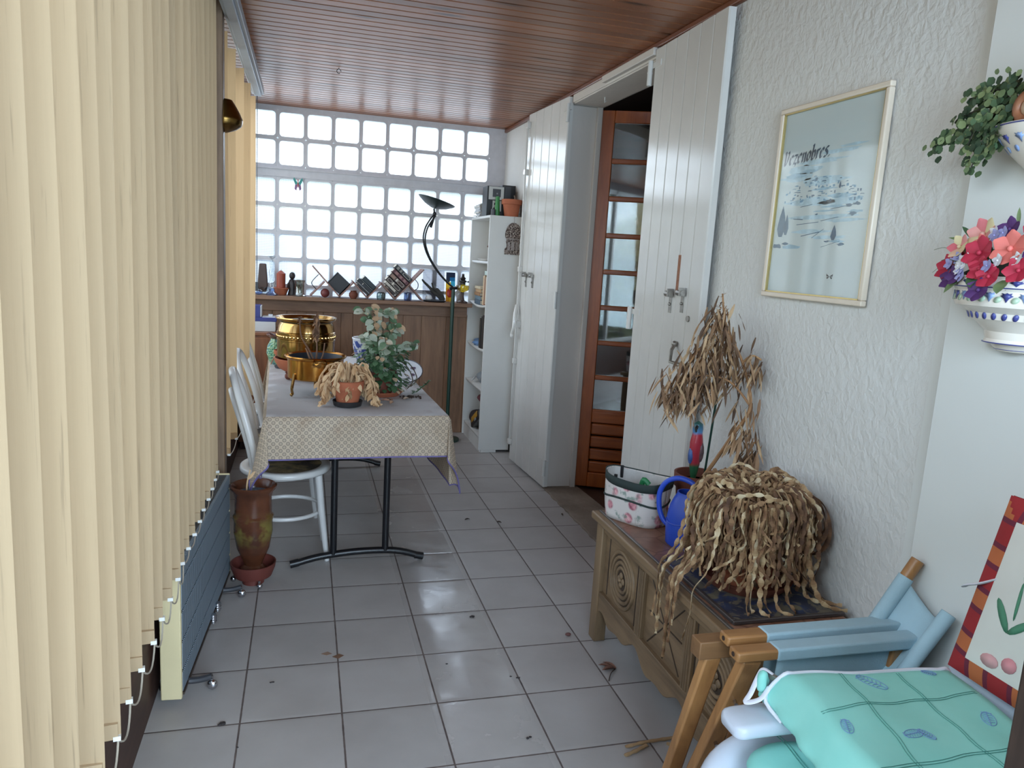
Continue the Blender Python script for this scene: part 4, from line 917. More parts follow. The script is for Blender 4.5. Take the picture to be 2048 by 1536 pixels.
# cloth ----------------------------------------------------------------
def cloth_mat():
    t = NT('printed_cotton'); uv = t.coord('UV'); s = t.sep(uv)
    p = 0.0195
    # two interleaved square lattices of little round medallions
    def lat(off):
        fx = t.math('SUBTRACT', t.math('FRACT', t.math('ADD', t.math('DIVIDE', s[0], p*1.6), off)), 0.5); fy = t.math('SUBTRACT', t.math('FRACT', t.math('ADD', t.math('DIVIDE', s[1], p*1.6), off)), 0.5)
        return t.math('SQRT', t.math('ADD', t.math('MULTIPLY', fx, fx), t.math('MULTIPLY', fy, fy)))
    d = t.math('MINIMUM', lat(0.0), lat(0.5))
    ring = t.ramp(d, ((0.0,(0.75,)*3+(1,)),(0.05,(0.35,)*3+(1,)),(0.12,(0.05,)*3+(1,)),(0.19,(0.9,)*3+(1,)),(0.25,(0.95,)*3+(1,)),(0.30,(0,)*3+(1,))))
    base = t.ramp(t.noise(uv, 6, 4), ((0.35,srgb(204,184,160)),(0.65,srgb(218,200,178))))
    col = t.mix(t.math('MULTIPLY', ring, 0.72), base, srgb(112,100,96))
    blotch = t.ramp(t.noise(uv, 9, 5, 0.65), ((0.55,(0,0,0,1)),(0.75,(1,1,1,1))))
    col = t.mix(t.math('MULTIPLY', blotch, 0.45), col, srgb(160,124,100))
    # plain pale middle of the cloth, the print runs on the border
    a = t.n('Attribute', attribute_name='var')
    top = t.ramp(t.noise(uv, 3, 4), ((0.3,srgb(204,202,204)),(0.7,srgb(214,212,214))))
    st = t.ramp(t.noise(uv, 7, 6, 0.7), ((0.56,(0,0,0,1)),(0.72,(1,1,1,1))))
    top = t.mix(t.math('MULTIPLY', st, 0.5), top, srgb(162,138,128))
    col = t.mix(a.outputs['Fac'], col, top)
    t.bump(t.noise(uv, 900, 2), 0.05, 0.001)
    t.set(col, 0.85)
    tr = t.n('BsdfTranslucent'); t.l(col, tr.inputs[0]); mx = t.n('MixShader'); mx.inputs[0].default_value = 0.18
    t.l(t.p.outputs[0], mx.inputs[1]); t.l(tr.outputs[0], mx.inputs[2]); t.l(mx.outputs[0], t.out.inputs[0]); return t.m
OS, OSL, OF = 0.35, 0.285, 0.197                 # overhang at the sides / at the ends
tc = thing('tablecloth','small-print beige tablecloth with a violet hem draped over the folding table','tablecloth',(0.026,0.115,TZ),TA)
CZ = 0.0015
m = MB()
def edge(u): return u
BR = 0.011
def skirt_pt(over, along_out, z_extra=0):
    """distance past the table edge -> (outwards, z): rounds the edge, then hangs"""
    L = BR*pi/2
    if over <= L:
        a = over/BR; return BR*sin(a), CZ-BR*(1-cos(a))
    return BR, CZ-BR-(over-L)
random.seed(2)
def wavy(t, amp, ph): return amp*(sin(t*9+ph)+0.6*sin(t*17+ph*2))
# top
m.cv = 1.0
m.grid(lambda u, v: (u*TW, v*TL, CZ+0.0006*sin(u*23)*sin(v*31)), 16, 30, lambda u, v: (u*TW, v*TL))
m.cv = 0.0
NF = 14
def side(fn_in, fn_uv, over, n1):
    m.grid(fn_in, n1, NF, fn_uv)
# near end
def nearf(u, v):
    o, z = skirt_pt(v*OF, 0); sw = wavy(u*TW, 0.004, 0.5)*v
    return (u*TW, -o-sw-0.012*v, z)
m.grid(nearf, 40, NF, lambda u, v: (u*TW, -v*OF))
def farf(u, v):
    o, z = skirt_pt(v*OF, 0); return ((1-u)*TW, TL+o+0.01*v, z)
m.grid(farf, 20, 8, lambda u, v: ((1-u)*TW, TL+v*OF))
def rightf(u, v):
    o, z = skirt_pt(v*OS, 0); k = u*TL; am = min(1, u*6)*min(1,(1-u)*6)
    return (TW+o+wavy(k, 0.012*am, 1.2)*v+0.010*v, k, z)
m.grid(rightf, 50, NF, lambda u, v: (TW+v*OS, u*TL))
def leftf(u, v):
    o, z = skirt_pt(v*OSL, 0); k = (1-u)*TL; am = min(1, u*6)*min(1,(1-u)*6)
    return (-o-wavy(k, 0.009*am, 2.2)*v-0.010*v, k, z)
m.grid(leftf, 50, NF, lambda u, v: (-v*OSL, (1-u)*TL))
# corners: the square of cloth beyond the corner hangs as a folded cone
def corner(cx, cy, sx, sy, f0=(0,0)):
    def fn(u, v):
        # u: angle 0 (side skirt) .. 1 (end skirt); v: 0..1 out to the square's rim
        phi = u*pi/2; a = OS if sx > 0 else OSL; b = OF
        r = v*min(a/max(1e-4,cos(phi)), b/max(1e-4,sin(phi)))
        al = radians(8)*sin(2*phi)**0.8
        e = Vector((sx*cos(phi*1.0), sy*sin(phi), 0))
        o, z = skirt_pt(r*cos(al), 0)
        q = Vector((cx,cy,0))+e*(r*sin(al))+Vector((sx*lerp(BR,0,u)*min(1,r/BR)+sx*0.010*(1-u)*v, sy*lerp(0,BR,u)*min(1,r/BR)+sy*0.012*u*v,0))
        q += Vector((sx*sin(u*pi*2)*0.022*v, sy*-sin(u*pi*2)*0.05*v, 0))
        return (q.x, q.y, z)
    def uvf(u, v):
        phi = u*pi/2; r = v*min((OS if sx > 0 else OSL)/max(1e-4,cos(phi)), OF/max(1e-4,sin(phi)))
        return (cx+sx*r*cos(phi), cy+sy*r*sin(phi))
    m.grid(fn, 28, NF, uvf)
corner(TW,0,1,-1); corner(0,0,-1,-1); corner(TW,TL,1,1); corner(0,TL,-1,1)
CL = cloth_mat()
co = m.build('cloth', CL, tc, ang=180, merge=0.0008)
# violet hem along the rim
h = MB(); rim = []
def fnc(cx, cy, sx, sy, u):
    phi = u*pi/2; r = min((OS if sx > 0 else OSL)/max(1e-4,cos(phi)), OF/max(1e-4,sin(phi))); al = radians(8)*sin(2*phi)**0.8
    e = Vector((sx*cos(phi), sy*sin(phi), 0)); o, z = skirt_pt(r*cos(al),0)
    q = Vector((cx,cy,0))+e*(r*sin(al))+Vector((sx*lerp(BR,0,u)+sx*0.010*(1-u), sy*lerp(0,BR,u)+sy*0.012*u,0))+Vector((sx*sin(u*pi*2)*0.022, -sy*sin(u*pi*2)*0.05, 0))
    return (q.x,q.y,z)
rim += [leftf(i/50,1) for i in range(51)]; rim += [fnc(0,0,-1,-1,i/28) for i in range(1,28)]
rim += [nearf(i/40,1) for i in range(41)]; rim += [fnc(TW,0,1,-1,1-i/28) for i in range(1,28)]
rim += [rightf(i/50,1) for i in range(51)]
b_ = len(h.v)
for i, p in enumerate(rim):
    p = Vector(p); 
    h.v += [tuple(p+Vector((0,0,-0.001))), tuple(p+Vector((0,0,0.008)))]
k = len(rim)
q = MB(); q.tube(rim, 0.0042, 5); q.build('hem', mplain('violet_hem', srgb(118,108,160), 0.8, var=0.08), tc)

# ================================================================== THINGS ON THE TABLE
TT = TZ+CZ+0.0012
STRAW = mvar('dry_tan_leaf', ((0.1,srgb(168,128,92)),(0.45,srgb(210,172,130)),(0.9,srgb(232,200,160))), 0.8, 0.15)
# wilted plant in a terracotta pot ----------------------------------------
wp = thing('wilted_plant','terracotta pot with a tan wilted plant on a black saucer, front of the table','plant',(0.390,0.36,TT))
m = MB(); m.lathe([(0,0),(0.058,0),(0.066,0.004),(0.072,0.026),(0.070,0.028),(0.06,0.008),(0,0.006)],30); m.build('saucer', mplain('black_plastic_saucer', srgb(40,38,40),0.45), wp)
m = MB(); m.lathe([(0,0.0065),(0.050,0.0065),(0.066,0.085),(0.074,0.086),(0.077,0.124),(0.070,0.126),(0.066,0.105),(0,0.105)],36); m.build('pot', TERRA, wp, ang=30)
m = MB(); m.lathe([(0,0.106),(0.066,0.106)],20); m.build('soil', SOIL, wp)
random.seed(14); m = MB()
for i in range(62):
    a = random.uniform(0,2*pi); r0 = random.uniform(0.0,0.03); hgt = random.uniform(0.02,0.105); out = random.uniform(0.05,0.115)
    if sin(a) < -0.25 and random.random() < 0.72: continue
    if sin(a) < -0.25: out *= 0.75
    drop = random.uniform(-0.02,0.085)
    d = Vector((cos(a),sin(a),0)); p0 = Vector((0,0,0.107))+d*r0; p1 = p0+d*out*0.45+Vector((0,0,hgt)); p2 = p0+d*out+Vector((0,0,hgt*0.35)); p3 = p0+d*(out*1.08)+Vector((0,0,-drop))
    path = catmull([p0,p1,p2,p3],4); m.cv = random.random(); m.tube(path,[0.005]*len(path),5)
    for t in range(3,len(path),2):
        for s_ in range(2):
            m.cv = random.random(); dd = Vector((random.uniform(-1,1),random.uniform(-1,1),-1.5))+d*0.5
            q = path[t]; L = random.uniform(0.03,0.055)
            if q.z - L < 0.004: L = max(0.01,(q.z-0.004)*0.8)
            m.leaf(q, dd, d+Vector((0,0,0.6)), L, random.uniform(0.014,0.026), 0.5, random.uniform(-0.9,0.9), 4, random.uniform(-2,2), 0.001)
# long shoots trailing to the left and right onto the cloth
for (dx_, dy_, L_) in ((-0.10,-0.01,0.17),(-0.085,0.02,0.15),(0.115,0.02,0.16),(0.10,-0.02,0.14)):
    pts = catmull([(dx_*0.5,dy_,0.17),(dx_*0.95,dy_,0.15),(dx_*1.12,dy_-0.01,0.09),(dx_*1.2,dy_-0.02,0.035),(dx_*1.35,dy_-0.03,0.012)],5)
    m.cv = random.random(); m.tube(pts,0.0035,5)
    for q in pts[3:]:
        m.cv = random.random(); m.leaf(q,(random.uniform(-.5,.5),random.uniform(-.5,.5),-0.5),(dx_,-0.5,0.4),min(0.045,max(0.012,q.z*0.8)),0.02,0.4,0.7,4,random.uniform(-1.5,1.5))
m.build('wilted_leaves', STRAW, wp, ang=60)
# footed brass jardiniere ---------------------------------------------------
COP = NT('copper_brass'); co_ = COP.coord(); sp = COP.sep(co_)
COPPER = COP.set(COP.ramp(COP.noise(co_, 9, 4), ((0.3,srgb(176,116,62)),(0.55,srgb(206,150,74)),(0.8,srgb(196,128,80)))), 0.2, 1.0); COP.bump(COP.noise(co_,14,2),0.05,0.01)
jb = thing('brass_jardiniere','low round brass planter on three cabriole legs with a dead stem in it','planter',(0.243,0.665,TT+0.006))
jb.scale = (0.955,0.955,0.955)
m = MB(); m.lathe([(0,0.080),(0.135,0.080),(0.145,0.086),(0.147,0.185),(0.160,0.196),(0.163,0.201),(0.158,0.206),(0.150,0.202),(0.140,0.19),(0.137,0.10),(0,0.095)],56); m.build('bowl', COPPER, jb, ang=30)
m = MB(); m.lathe([(0.13,0.10),(0.1405,0.197),(0.138,0.200),(0.132,0.165),(0,0.165)],44); m.build('inner_pot', mplain('dark_liner', srgb(36,40,52),0.5), jb)
for a in (radians(222),radians(318),radians(90)):
    d = Vector((cos(a),sin(a),0)); m = MB()
    m.tube(catmull([d*0.146+Vector((0,0,0.115)),d*0.154+Vector((0,0,0.08)),d*0.163+Vector((0,0,0.035)),d*0.158+Vector((0,0,0.012)),d*0.168+Vector((0,0,0.004))],5),[0.008]*10+[0.007]*8+[0.008,0.009,0.009],8); m.ball(d*0.166+Vector((0,0,0.008)),0.0085,8); m.build('leg', BRASS, jb)
for a in (radians(-83),radians(97)):
    M = Matrix.Rotation(a,4,'Z'); m = MB()
    m.prism([(x*0.046,(0.0 if abs(x)<1 else 0)+ (0.012*cos(x*1.4)+0.004*cos(x*9))) for x in [i/8-1 for i in range(17)]]+[(x*0.046,-(0.010*cos(x*1.4)+0.003*cos(x*8))) for x in [1-i/8 for i in range(17)]],0.004,M@Matrix.Translation((0.147,0,0.166))@Matrix.Rotation(pi/2,4,'Z')@Matrix.Rotation(pi/2,4,'X'))
    m.tube([M@Vector(p) for p in catmull([(0.15,-0.032,0.172),(0.163,-0.028,0.184),(0.168,0,0.188),(0.163,0.028,0.184),(0.15,0.032,0.172)],4)],0.005,8); m.build('handle', BRASS, jb)
random.seed(31); m = MB(); DRYST = mvar('dry_brown_stem', ((0.1,srgb(96,70,54)),(0.5,srgb(136,102,80)),(0.9,srgb(172,134,104))), 0.85)
st = [catmull([(0.0,0,0.15),(-0.03,0,0.22),(-0.075,0.0,0.30),(-0.085,0.0,0.37),(-0.085,0,0.40)],5), catmull([(0.0,0.01,0.15),(0.005,0.01,0.24),(0.0,0.01,0.33),(0.002,0.01,0.43)],6), catmull([(0.01,0,0.15),(0.035,0.0,0.2),(0.045,0,0.27)],5), catmull([(-0.02,0,0.15),(-0.045,0.01,0.22),(-0.055,0.01,0.24)],4)]
for s_ in st: m.cv = 0.5+random.uniform(-.2,.2); m.tube(s_,[lerp(0.006,0.003,i/len(s_)) for i in range(len(s_))],6)
for k in range(60):
    q = Vector((0.002,0.01,random.uniform(0.29,0.435))); a = random.uniform(0,2*pi); m.cv = random.random()
    m.leaf(q,(cos(a)*0.5,sin(a)*0.5,random.uniform(-1.4,-0.3)),(cos(a),sin(a),0.4),random.uniform(0.025,0.045),0.013,0.5,0.8,3,random.uniform(-1,1))
for k in range(26):
    q = Vector((-0.085,0,random.uniform(0.37,0.405))); a = random.uniform(0,2*pi); m.cv = random.random()
    m.leaf(q,(cos(a),sin(a),random.uniform(-0.6,0.5)),(0,0,1),random.uniform(0.012,0.026),0.01,0.4,0.6,3)
m.build('dead_stem', DRYST, jb, ang=60)
m = MB(); m.ball((0.0,-0.02,0.158),0.02,8,(1.2,1,0.5)); m.build('pale_stone', mplain('pale_stone', srgb(176,176,180),0.6), jb)
# large brass pot on its ball-footed terracotta stand ------------------------
tsx, tsy = 0.195, 1.13
ts = thing('terracotta_stand','terracotta dish on three ball feet carrying the big brass pot','stand',(tsx,tsy,TT))
m = MB(); m.lathe([(0,0.040),(0.06,0.038),(0.12,0.044),(0.15,0.062),(0.172,0.10),(0.176,0.118),(0.170,0.12),(0.162,0.102),(0.14,0.07),(0.05,0.054),(0,0.054)],40); m.build('dish', TERRA, ts, ang=40)
for a in (radians(215),radians(-40),radians(95)):
    m = MB(); m.ball((0.115*cos(a),0.115*sin(a),0.021),0.0205,12); m.lathe([(0.012,0.036),(0.02,0.044),(0,0.05)],10,TR(0.115*cos(a),0.115*sin(a),0)); m.build('ball_foot', TERRA_DARK, ts)
bp = thing('brass_pot','large shiny brass pot with an embossed band and rolled rim','pot',(tsx,tsy,TT+0.0545))
m = MB(); m.lathe([(0,0),(0.125,0),(0.138,0.012),(0.138,0.03),(0.13,0.04),(0.150,0.052),(0.158,0.075),(0.1585,0.165),(0.162,0.168),(0.162,0.176),(0.158,0.179),(0.158,0.204),(0.162,0.207),(0.162,0.215),(0.157,0.219),(0.152,0.25),(0.143,0.268),(0.146,0.276),(0.166,0.286),(0.170,0.292),(0.167,0.298),(0.158,0.297),(0.142,0.28),(0.138,0.1),(0,0.09)],64)
m.build('body', BRASS, bp, ang=35)
m = MB()
for i in range(44): a = 2*pi*i/44; m.ball((0.159*cos(a),0.159*sin(a),0.1915),0.0075,6,(1,1,1.25))
m.build('embossed_band', BRASS, bp)
m = MB(); m.lathe([(0.142,0.268),(0.1455,0.272),(0.1475,0.278)],48); m.build('neck_shade', mplain('shaded_neck_brass', srgb(96,84,66),0.35,0.9), bp)  # dark ring in the neck: shade under the rim put into the colour
# terracotta pot with a dry stem and the glazed fish vase at the left ---------
gp = thing('plant_pot','small terracotta pot with one long dry stem at the left edge of the table','plant',(0.062,1.50,TT))
m = MB(); m.lathe([(0,0.0),(0.05,0.0),(0.055,0.012),(0.05,0.014),(0,0.01)],24); m.build('saucer', mplain('dark_saucer', srgb(62,60,66),0.5), gp)
m = MB(); m.lathe([(0,0.012),(0.036,0.012),(0.05,0.085),(0.056,0.086),(0.058,0.11),(0.053,0.11),(0.048,0.095),(0,0.095)],26); m.build('pot', TERRA, gp, ang=30)
m = MB(); m.cv = 0.8; m.tube(catmull([(-0.02,0,0.09),(-0.005,0,0.16),(0.02,0,0.24),(0.055,0,0.32)],5),0.0045,6); m.tube(catmull([(-0.02,0,0.09),(-0.05,-0.01,0.07),(-0.075,-0.01,0.02)],5),0.004,6); m.build('dry_stem', DRYST, gp)
fv = thing('ceramic_fish_vase','green and turquoise glazed knobbly ceramic vase with a flared brown mouth','vase',(0.02,1.66,TT))
t = NT('majolica'); co_ = t.coord(); v_ = t.voro(co_, 70); n_ = t.noise(co_, 12, 3)
t.bump(v_, 0.9, 0.01); MAJ = t.set(t.mix(t.ramp(v_, ((0.3,(0,0,0,1)),(0.6,(1,1,1,1)))), t.ramp(n_, ((0.4,srgb(70,140,110)),(0.6,srgb(70,120,150)))), srgb(150,180,140)), 0.3)
m = MB(); m.lathe([(0,0),(0.04,0),(0.05,0.02),(0.066,0.07),(0.06,0.115),(0.042,0.15),(0.038,0.165)],26); m.build('body', MAJ, fv)
m = MB(); m.grid(lambda u,v: ((0.038+v*0.024+0.006*v*sin(u*2*pi*5))*cos(2*pi*u),(0.038+v*0.024+0.006*v*sin(u*2*pi*5))*sin(2*pi*u),0.163+v*0.024+0.006*v*cos(u*2*pi*5)),40,5); m.build('mouth', mplain('brown_glaze', srgb(112,74,66),0.35), fv, solid=0.004)
# blue and white bowl ---------------------------------------------------------
t = NT('blue_white_glaze'); co_ = t.coord(); n_ = t.noise(co_, 22, 4, 0.6, 1.0)
BW = t.set(t.ramp(n_, ((0.47,srgb(212,214,222)),(0.53,srgb(64,82,148)))), 0.25)
bwb = thing('blue_white_bowl','blue and white china bowl with a plain white rim behind the leafy plant','bowl',(0.598,1.50,TT))
m = MB(); m.lathe([(0,0),(0.06,0),(0.062,0.012),(0.1,0.07),(0.118,0.14),(0.121,0.185),(0.116,0.185),(0.112,0.14),(0.09,0.07),(0,0.03)],40); m.build('bowl', BW, bwb)
m = MB(); m.lathe([(0.1195,0.185),(0.124,0.192),(0.126,0.199),(0.122,0.201),(0.114,0.196),(0.113,0.18)],40); m.build('rim', mplain('white_glaze', srgb(222,224,228),0.25,var=0.02), bwb)
# decorated white plate with a dark rim -----------------------------------------
pl_ = thing('decorated_plate','white plate with a dark painted edge leaning up behind the leafy plant','plate',(0.752,0.985,TT+0.002),rot=(radians(28),radians(-6),0))
m = MB(); m.lathe([(0,0.004),(0.07,0.0),(0.075,0.004),(0.112,0.016),(0.113,0.019),(0.072,0.009),(0,0.009)],40,TR(0,0.095,0)); m.build('plate', mplain('plate_china', srgb(214,216,222),0.25,var=0.02), pl_)
m = MB(); m.tube([(0.111*cos(a),0.095+0.111*sin(a),0.0185) for a in [2*pi*i/48 for i in range(48)]],0.0028,5,closed=True)
m.build('painted_edge', mplain('dark_paint', srgb(52,52,66),0.4), pl_)
random.seed(6)
for (x,y,s_) in ((0.05,0.06,0.016),(0.06,0.12,0.02),(-0.01,0.15,0.014),(0.02,0.03,0.012)):
    m = MB(); m.poly([(x+s_*cos(a)*random.uniform(0.5,1),y+s_*sin(a)*random.uniform(0.5,1),0.0118+max(0,(sqrt(x*x+(y-0.095)**2)-0.06)*0.22)) for a in [2*pi*i/9 for i in range(9)]]); m.build('painted_motif', mplain('plum_paint', srgb(92,76,100),0.4,var=0.3), pl_)
# leafy plant ---------------------------------------------------------------------
lp = thing('leafy_plant','bushy grey-green leafy plant on a terracotta saucer, right of the brass planters','plant',(0.575,0.665,TT))
m = MB(); m.lathe([(0,0),(0.10,0),(0.118,0.018),(0.125,0.022),(0.12,0.026),(0.10,0.01),(0,0.008)],36); m.build('saucer', TERRA, lp)
m = MB(); m.lathe([(0,0.0085),(0.06,0.0085),(0.078,0.10),(0.083,0.102),(0.084,0.125),(0.078,0.126),(0.074,0.112),(0,0.112)],30); m.build('pot', TERRA_DARK, lp, ang=30)
random.seed(78); lf = MB(); sm_ = MB()
GL = mvar('grey_green_leaf', ((0.0,srgb(48,84,48)),(0.3,srgb(88,118,84)),(0.55,srgb(150,162,140)),(0.86,srgb(196,200,184)),(0.97,srgb(204,170,136))), 0.6, 0.15)
for i in range(19):
    a = random.uniform(0,2*pi) if i > 8 else (i/9*2*pi); sp_ = random.uniform(0.03,0.17); hh = random.uniform(0.14,0.36)
    if cos(a) < -0.5: sp_ *= 0.85
    p = catmull([(0.02*cos(a),0.02*sin(a),0.11),(0.03*cos(a)+sp_*0.3*cos(a),sp_*0.3*sin(a),0.11+hh*0.5),(sp_*0.8*cos(a),sp_*0.8*sin(a),0.11+hh*0.9),(sp_*cos(a)*1.15,sp_*sin(a)*1.15,0.11+hh*random.uniform(0.8,1.08))],4)
    sm_.cv = random.random(); sm_.tube(p,0.0028,5)
    for k, q in enumerate(p[2:]):
        for s_ in range(2):
            b_ = random.uniform(0,2*pi); lf.cv = min(1,max(0,random.uniform(0.1,0.95)*(0.7+0.5*min(1,(q.z-0.1)/0.3))+ (0.2 if random.random()<0.08 else 0)))
            lf.leaf(q,(cos(b_),sin(b_),random.uniform(-0.9,0.3)),(random.uniform(-.5,.5),-0.8,0.6),random.uniform(0.034,0.056),random.uniform(0.026,0.042),0.5,0.2,4)
for k in range(300):        # dense green leaves spilling over the front
    a = random.uniform(0,2*pi) if k < 150 else random.gauss(-pi/2,0.8); r = random.uniform(0.085,0.135); z = random.uniform(0.035,0.24); lf.cv = random.uniform(0.0,0.38) if random.random()<0.92 else 0.97
    lf.leaf((r*cos(a),r*sin(a),z),(cos(a),sin(a),random.uniform(-0.9,0.1)),(cos(a)*0.6,sin(a)*0.6,0.8),random.uniform(0.025,0.04),random.uniform(0.02,0.032),0.5,0.2,4)
for (dx_,dy_) in ((0.16,-0.02),(0.19,0.04)):     # trailing runner to the right with bare end
    p = catmull([(0.05,0.0,0.2),(dx_*0.8,dy_,0.16),(dx_*1.05,dy_,0.08),(dx_*0.85,dy_-0.03,0.04)],5); sm_.cv = 0.2; sm_.tube(p,0.003,5)
    for q in p[4::3]: lf.cv = random.uniform(0.2,0.9); lf.leaf(q,(random.uniform(-1,1),random.uniform(-1,1),0),(0,0,1),0.025,0.016,0.4,0.3,3)
lf.build('leaves', GL, lp, ang=60); sm_.build('stems', mvar('plant_stem', ((0,srgb(74,62,48)),(1,srgb(112,98,76))),0.8), lp)
# broken sprig, soil and fallen bits -------------------------------------------------
sg = MB(); p = catmull([(0,0,0.006),(0.03,0.03,0.012),(0.07,0.07,0.035),(0.10,0.10,0.05)],5); sg.cv = 0.15; sg.tube(p,0.0032,5); random.seed(8)
for q in p[::2]:
    for s_ in range(2): sg.cv = random.uniform(0.2,0.7); b_ = random.uniform(0,2*pi); sg.leaf(q,(cos(b_),sin(b_),0.4),(0,0,1),0.03,0.018,0.5,0.2,3)
for k in range(7): sg.cv = 0.15; b_ = random.uniform(0,2*pi); sg.leaf(p[-1],(cos(b_),sin(b_),0.7),(0,0,1),0.022,0.008,0.3,0.2,3)
solo(sg,'leaf_sprig','broken leafy sprig lying near the right edge of the tablecloth','sprig',GL,(0.745,0.66,TT),ang=60)
random.seed(19)
so = MB()
for i in range(90):
    a = random.uniform(0,2*pi); r = abs(random.gauss(0,0.022)); s_ = random.uniform(0.002,0.006)
    so.ball((r*1.7*cos(a),r*sin(a),s_*0.7),s_,5,(1,1,0.7))
o = solo(so,'spilled_soil','dark spilled soil crumbs on the tablecloth in front of the sprig','soil',SOIL,(0.725,0.575,TT)); o['kind'] = 'stuff'
def dryleaf(name, label, loc, L, W, rz, col, group=None, curl=0.6, h=0.004):
    m = MB(); random.seed(int(loc[0]*1000)+int(loc[1]*1000)); d = (cos(rz),sin(rz),0.12)
    m.leaf((0,0,h),d,(0,0,1),L,W,0.16,curl,6,0.5)
    return solo(m,name,label,'leaf',mplain('fallen_leaf', col, 0.85, var=0.25, nscale=40),loc,group,ang=60)
for i,(x,y,L,rz,lb) in enumerate(((0.50,0.40,0.055,0.3,'tan fallen leaf nearest the wilted pot on the cloth'),(0.60,0.385,0.05,1.2,'tan fallen leaf at the front right of the cloth'),(0.62,0.47,0.045,2.2,'brownish fallen leaf between saucer and soil on the cloth'),(0.68,0.50,0.04,0.7,'small curled leaf just left of the spilled soil'),(0.56,0.47,0.05,-0.4,'rusty fallen leaf in front of the leafy plant'))):
    dryleaf('fallen_leaf',lb,(x,y,TT),L,0.022,rz,srgb(*[(196,166,136),(186,150,122),(150,112,96),(170,150,132),(160,120,100)][i]))
# ================================================================== CHAIRS
CWH = mplain('white_chair_paint', srgb(214,212,210), 0.3, var=0.03)
def cane():
    t = NT('woven_cane_seat'); co_ = t.coord(); s = t.sep(co_)
    a = t.math('SINE', t.math('MULTIPLY', t.math('ADD', s[0], s[1]), 520)); b = t.math('SINE', t.math('MULTIPLY', t.math('SUBTRACT', s[0], s[1]), 520))
    f = t.math('MULTIPLY', a, b); t.bump(f, 0.5, 0.003)
    return t.set(t.mix(t.ramp(t.noise(co_,8,3),((0.45,(0,0,0,1)),(0.6,(1,1,1,1)))), t.ramp(f,((0.2,srgb(48,42,40)),(0.8,srgb(92,80,66)))), srgb(150,132,96)),0.6)
CANE = cane()
def make_chair(label, loc, rz):
    r = thing('bentwood_chair', label, 'chair', loc, rz, 'bentwood chairs along the table')
    # front = local +x
    m = MB(); m.lathe([(0.165,0.438),(0.208,0.436),(0.214,0.445),(0.212,0.462),(0.203,0.467),(0.175,0.466),(0.165,0.46),(0.165,0.438)],44); m.build('seat_ring', CWH, r, ang=60)
    m = MB(); m.lathe([(0,0.462),(0.1,0.460),(0.17,0.463)],40); m.lathe([(0,0.450),(0.168,0.450)],40); m.build('seat_web', CANE, r)
    for a in (35,-35,145,-145):
        d = Vector((cos(radians(a)),sin(radians(a)),0)); m = MB()
        m.tube([d*0.178+Vector((0,0,0.45)),d*0.2+Vector((0,0,0.25)),d*0.236+Vector((0,0,0.0))],[0.019,0.017,0.012],10); m.build('leg', CWH, r)
    m = MB(); m.tube([(0.175*cos(2*pi*i/36),0.175*sin(2*pi*i/36),0.235) for i in range(36)],0.0095,8,closed=True); m.build('stretcher_ring', CWH, r)
    def hoop(w, h, lean, z0, rad, x0):
        pts = []
        for i in range(25):
            t = i/24; a = pi*t
            y = -w*cos(a)*(1.0 if True else 1); z = z0+h*(sin(a)**0.62)
            pts.append((x0-lean*((z-z0)/h)**1.25*1.0, y, z))
        return pts
    m = MB(); m.tube(hoop(0.178,0.47,0.12,0.455,0.013,-0.125),0.017,10); m.build('back_hoop', CWH, r)
    m = MB(); m.tube(hoop(0.095,0.37,0.10,0.46,0.010,-0.150),0.013,10); m.build('inner_hoop', CWH, r)
    return r
C1 = make_chair('white bentwood chair nearest the camera, half under the front left of the tablecloth', (0.105,0.43,0), radians(3))
dup(C1,(0.074,1.06,0),radians(-3),'second white bentwood chair from the camera along the left side of the table')
dup(C1,(0.055,1.785,0),radians(2),'third, farthest white bentwood chair along the left side of the table')
# ================================================================== URN + HEATER
ur = thing('glazed_urn','tall brown glazed garden urn on a red saucer behind the heater','urn',(-0.026,0.108,0.0))
ur.scale = (0.95,0.95,0.98)
m = MB(); m.lathe([(0,0.0),(0.05,0.0),(0.05,0.03),(0.085,0.036),(0.10,0.075),(0.104,0.10),(0.099,0.10),(0.09,0.07),(0.08,0.052),(0,0.05)],36); m.build('saucer', mplain('red_clay_saucer', srgb(104,50,42),0.6,var=0.1), ur)
t = NT('brown_green_glaze'); co_ = t.coord(); sp = t.sep(co_)
GZ = t.set(t.mix(t.math('MULTIPLY', t.ramp(t.math('ABSOLUTE', t.math('SUBTRACT', sp[2], 0.27)),((0.0,(1,1,1,1)),(0.09,(0,0,0,1)))), t.ramp(t.noise(co_,9,3),((0.45,(0,0,0,1)),(0.55,(1,1,1,1))))), t.ramp(t.noise(co_,6,4),((0.3,srgb(70,40,28)),(0.7,srgb(112,66,44)))), srgb(128,116,58)), 0.2)
m = MB(); m.lathe([(0,0.0515),(0.055,0.0515),(0.06,0.07),(0.04,0.09),(0.048,0.11),(0.074,0.17),(0.088,0.25),(0.087,0.30),(0.092,0.315),(0.092,0.325),(0.084,0.335),(0.082,0.41),(0.09,0.44),(0.104,0.455),(0.107,0.468),(0.098,0.472),(0.082,0.455),(0.075,0.43),(0,0.425)],44); m.build('body', GZ, ur, ang=35)
m = MB(); m.lathe([(0,0.426),(0.078,0.432)],20)
random.seed(4)
for i in range(40): a=random.uniform(0,2*pi); rr=random.uniform(0,0.065); m.ball((rr*cos(a),rr*sin(a),0.432),random.uniform(0.006,0.013),6,(1,1,0.6))
m.build('gravel', mplain('blue_grey_gravel', srgb(96,102,112),0.8,var=0.3,nscale=60), ur)
m = MB(); m.cv=0.7; m.tube(catmull([(-0.03,-0.02,0.43),(-0.025,-0.02,0.49),(-0.012,-0.02,0.545)],4),0.004,6); m.leaf((-0.02,-0.02,0.50),(0.4,0,0.6),(0,-1,0),0.05,0.014,0.4,0.6,4); m.build('dry_stalk', STRAW, ur)
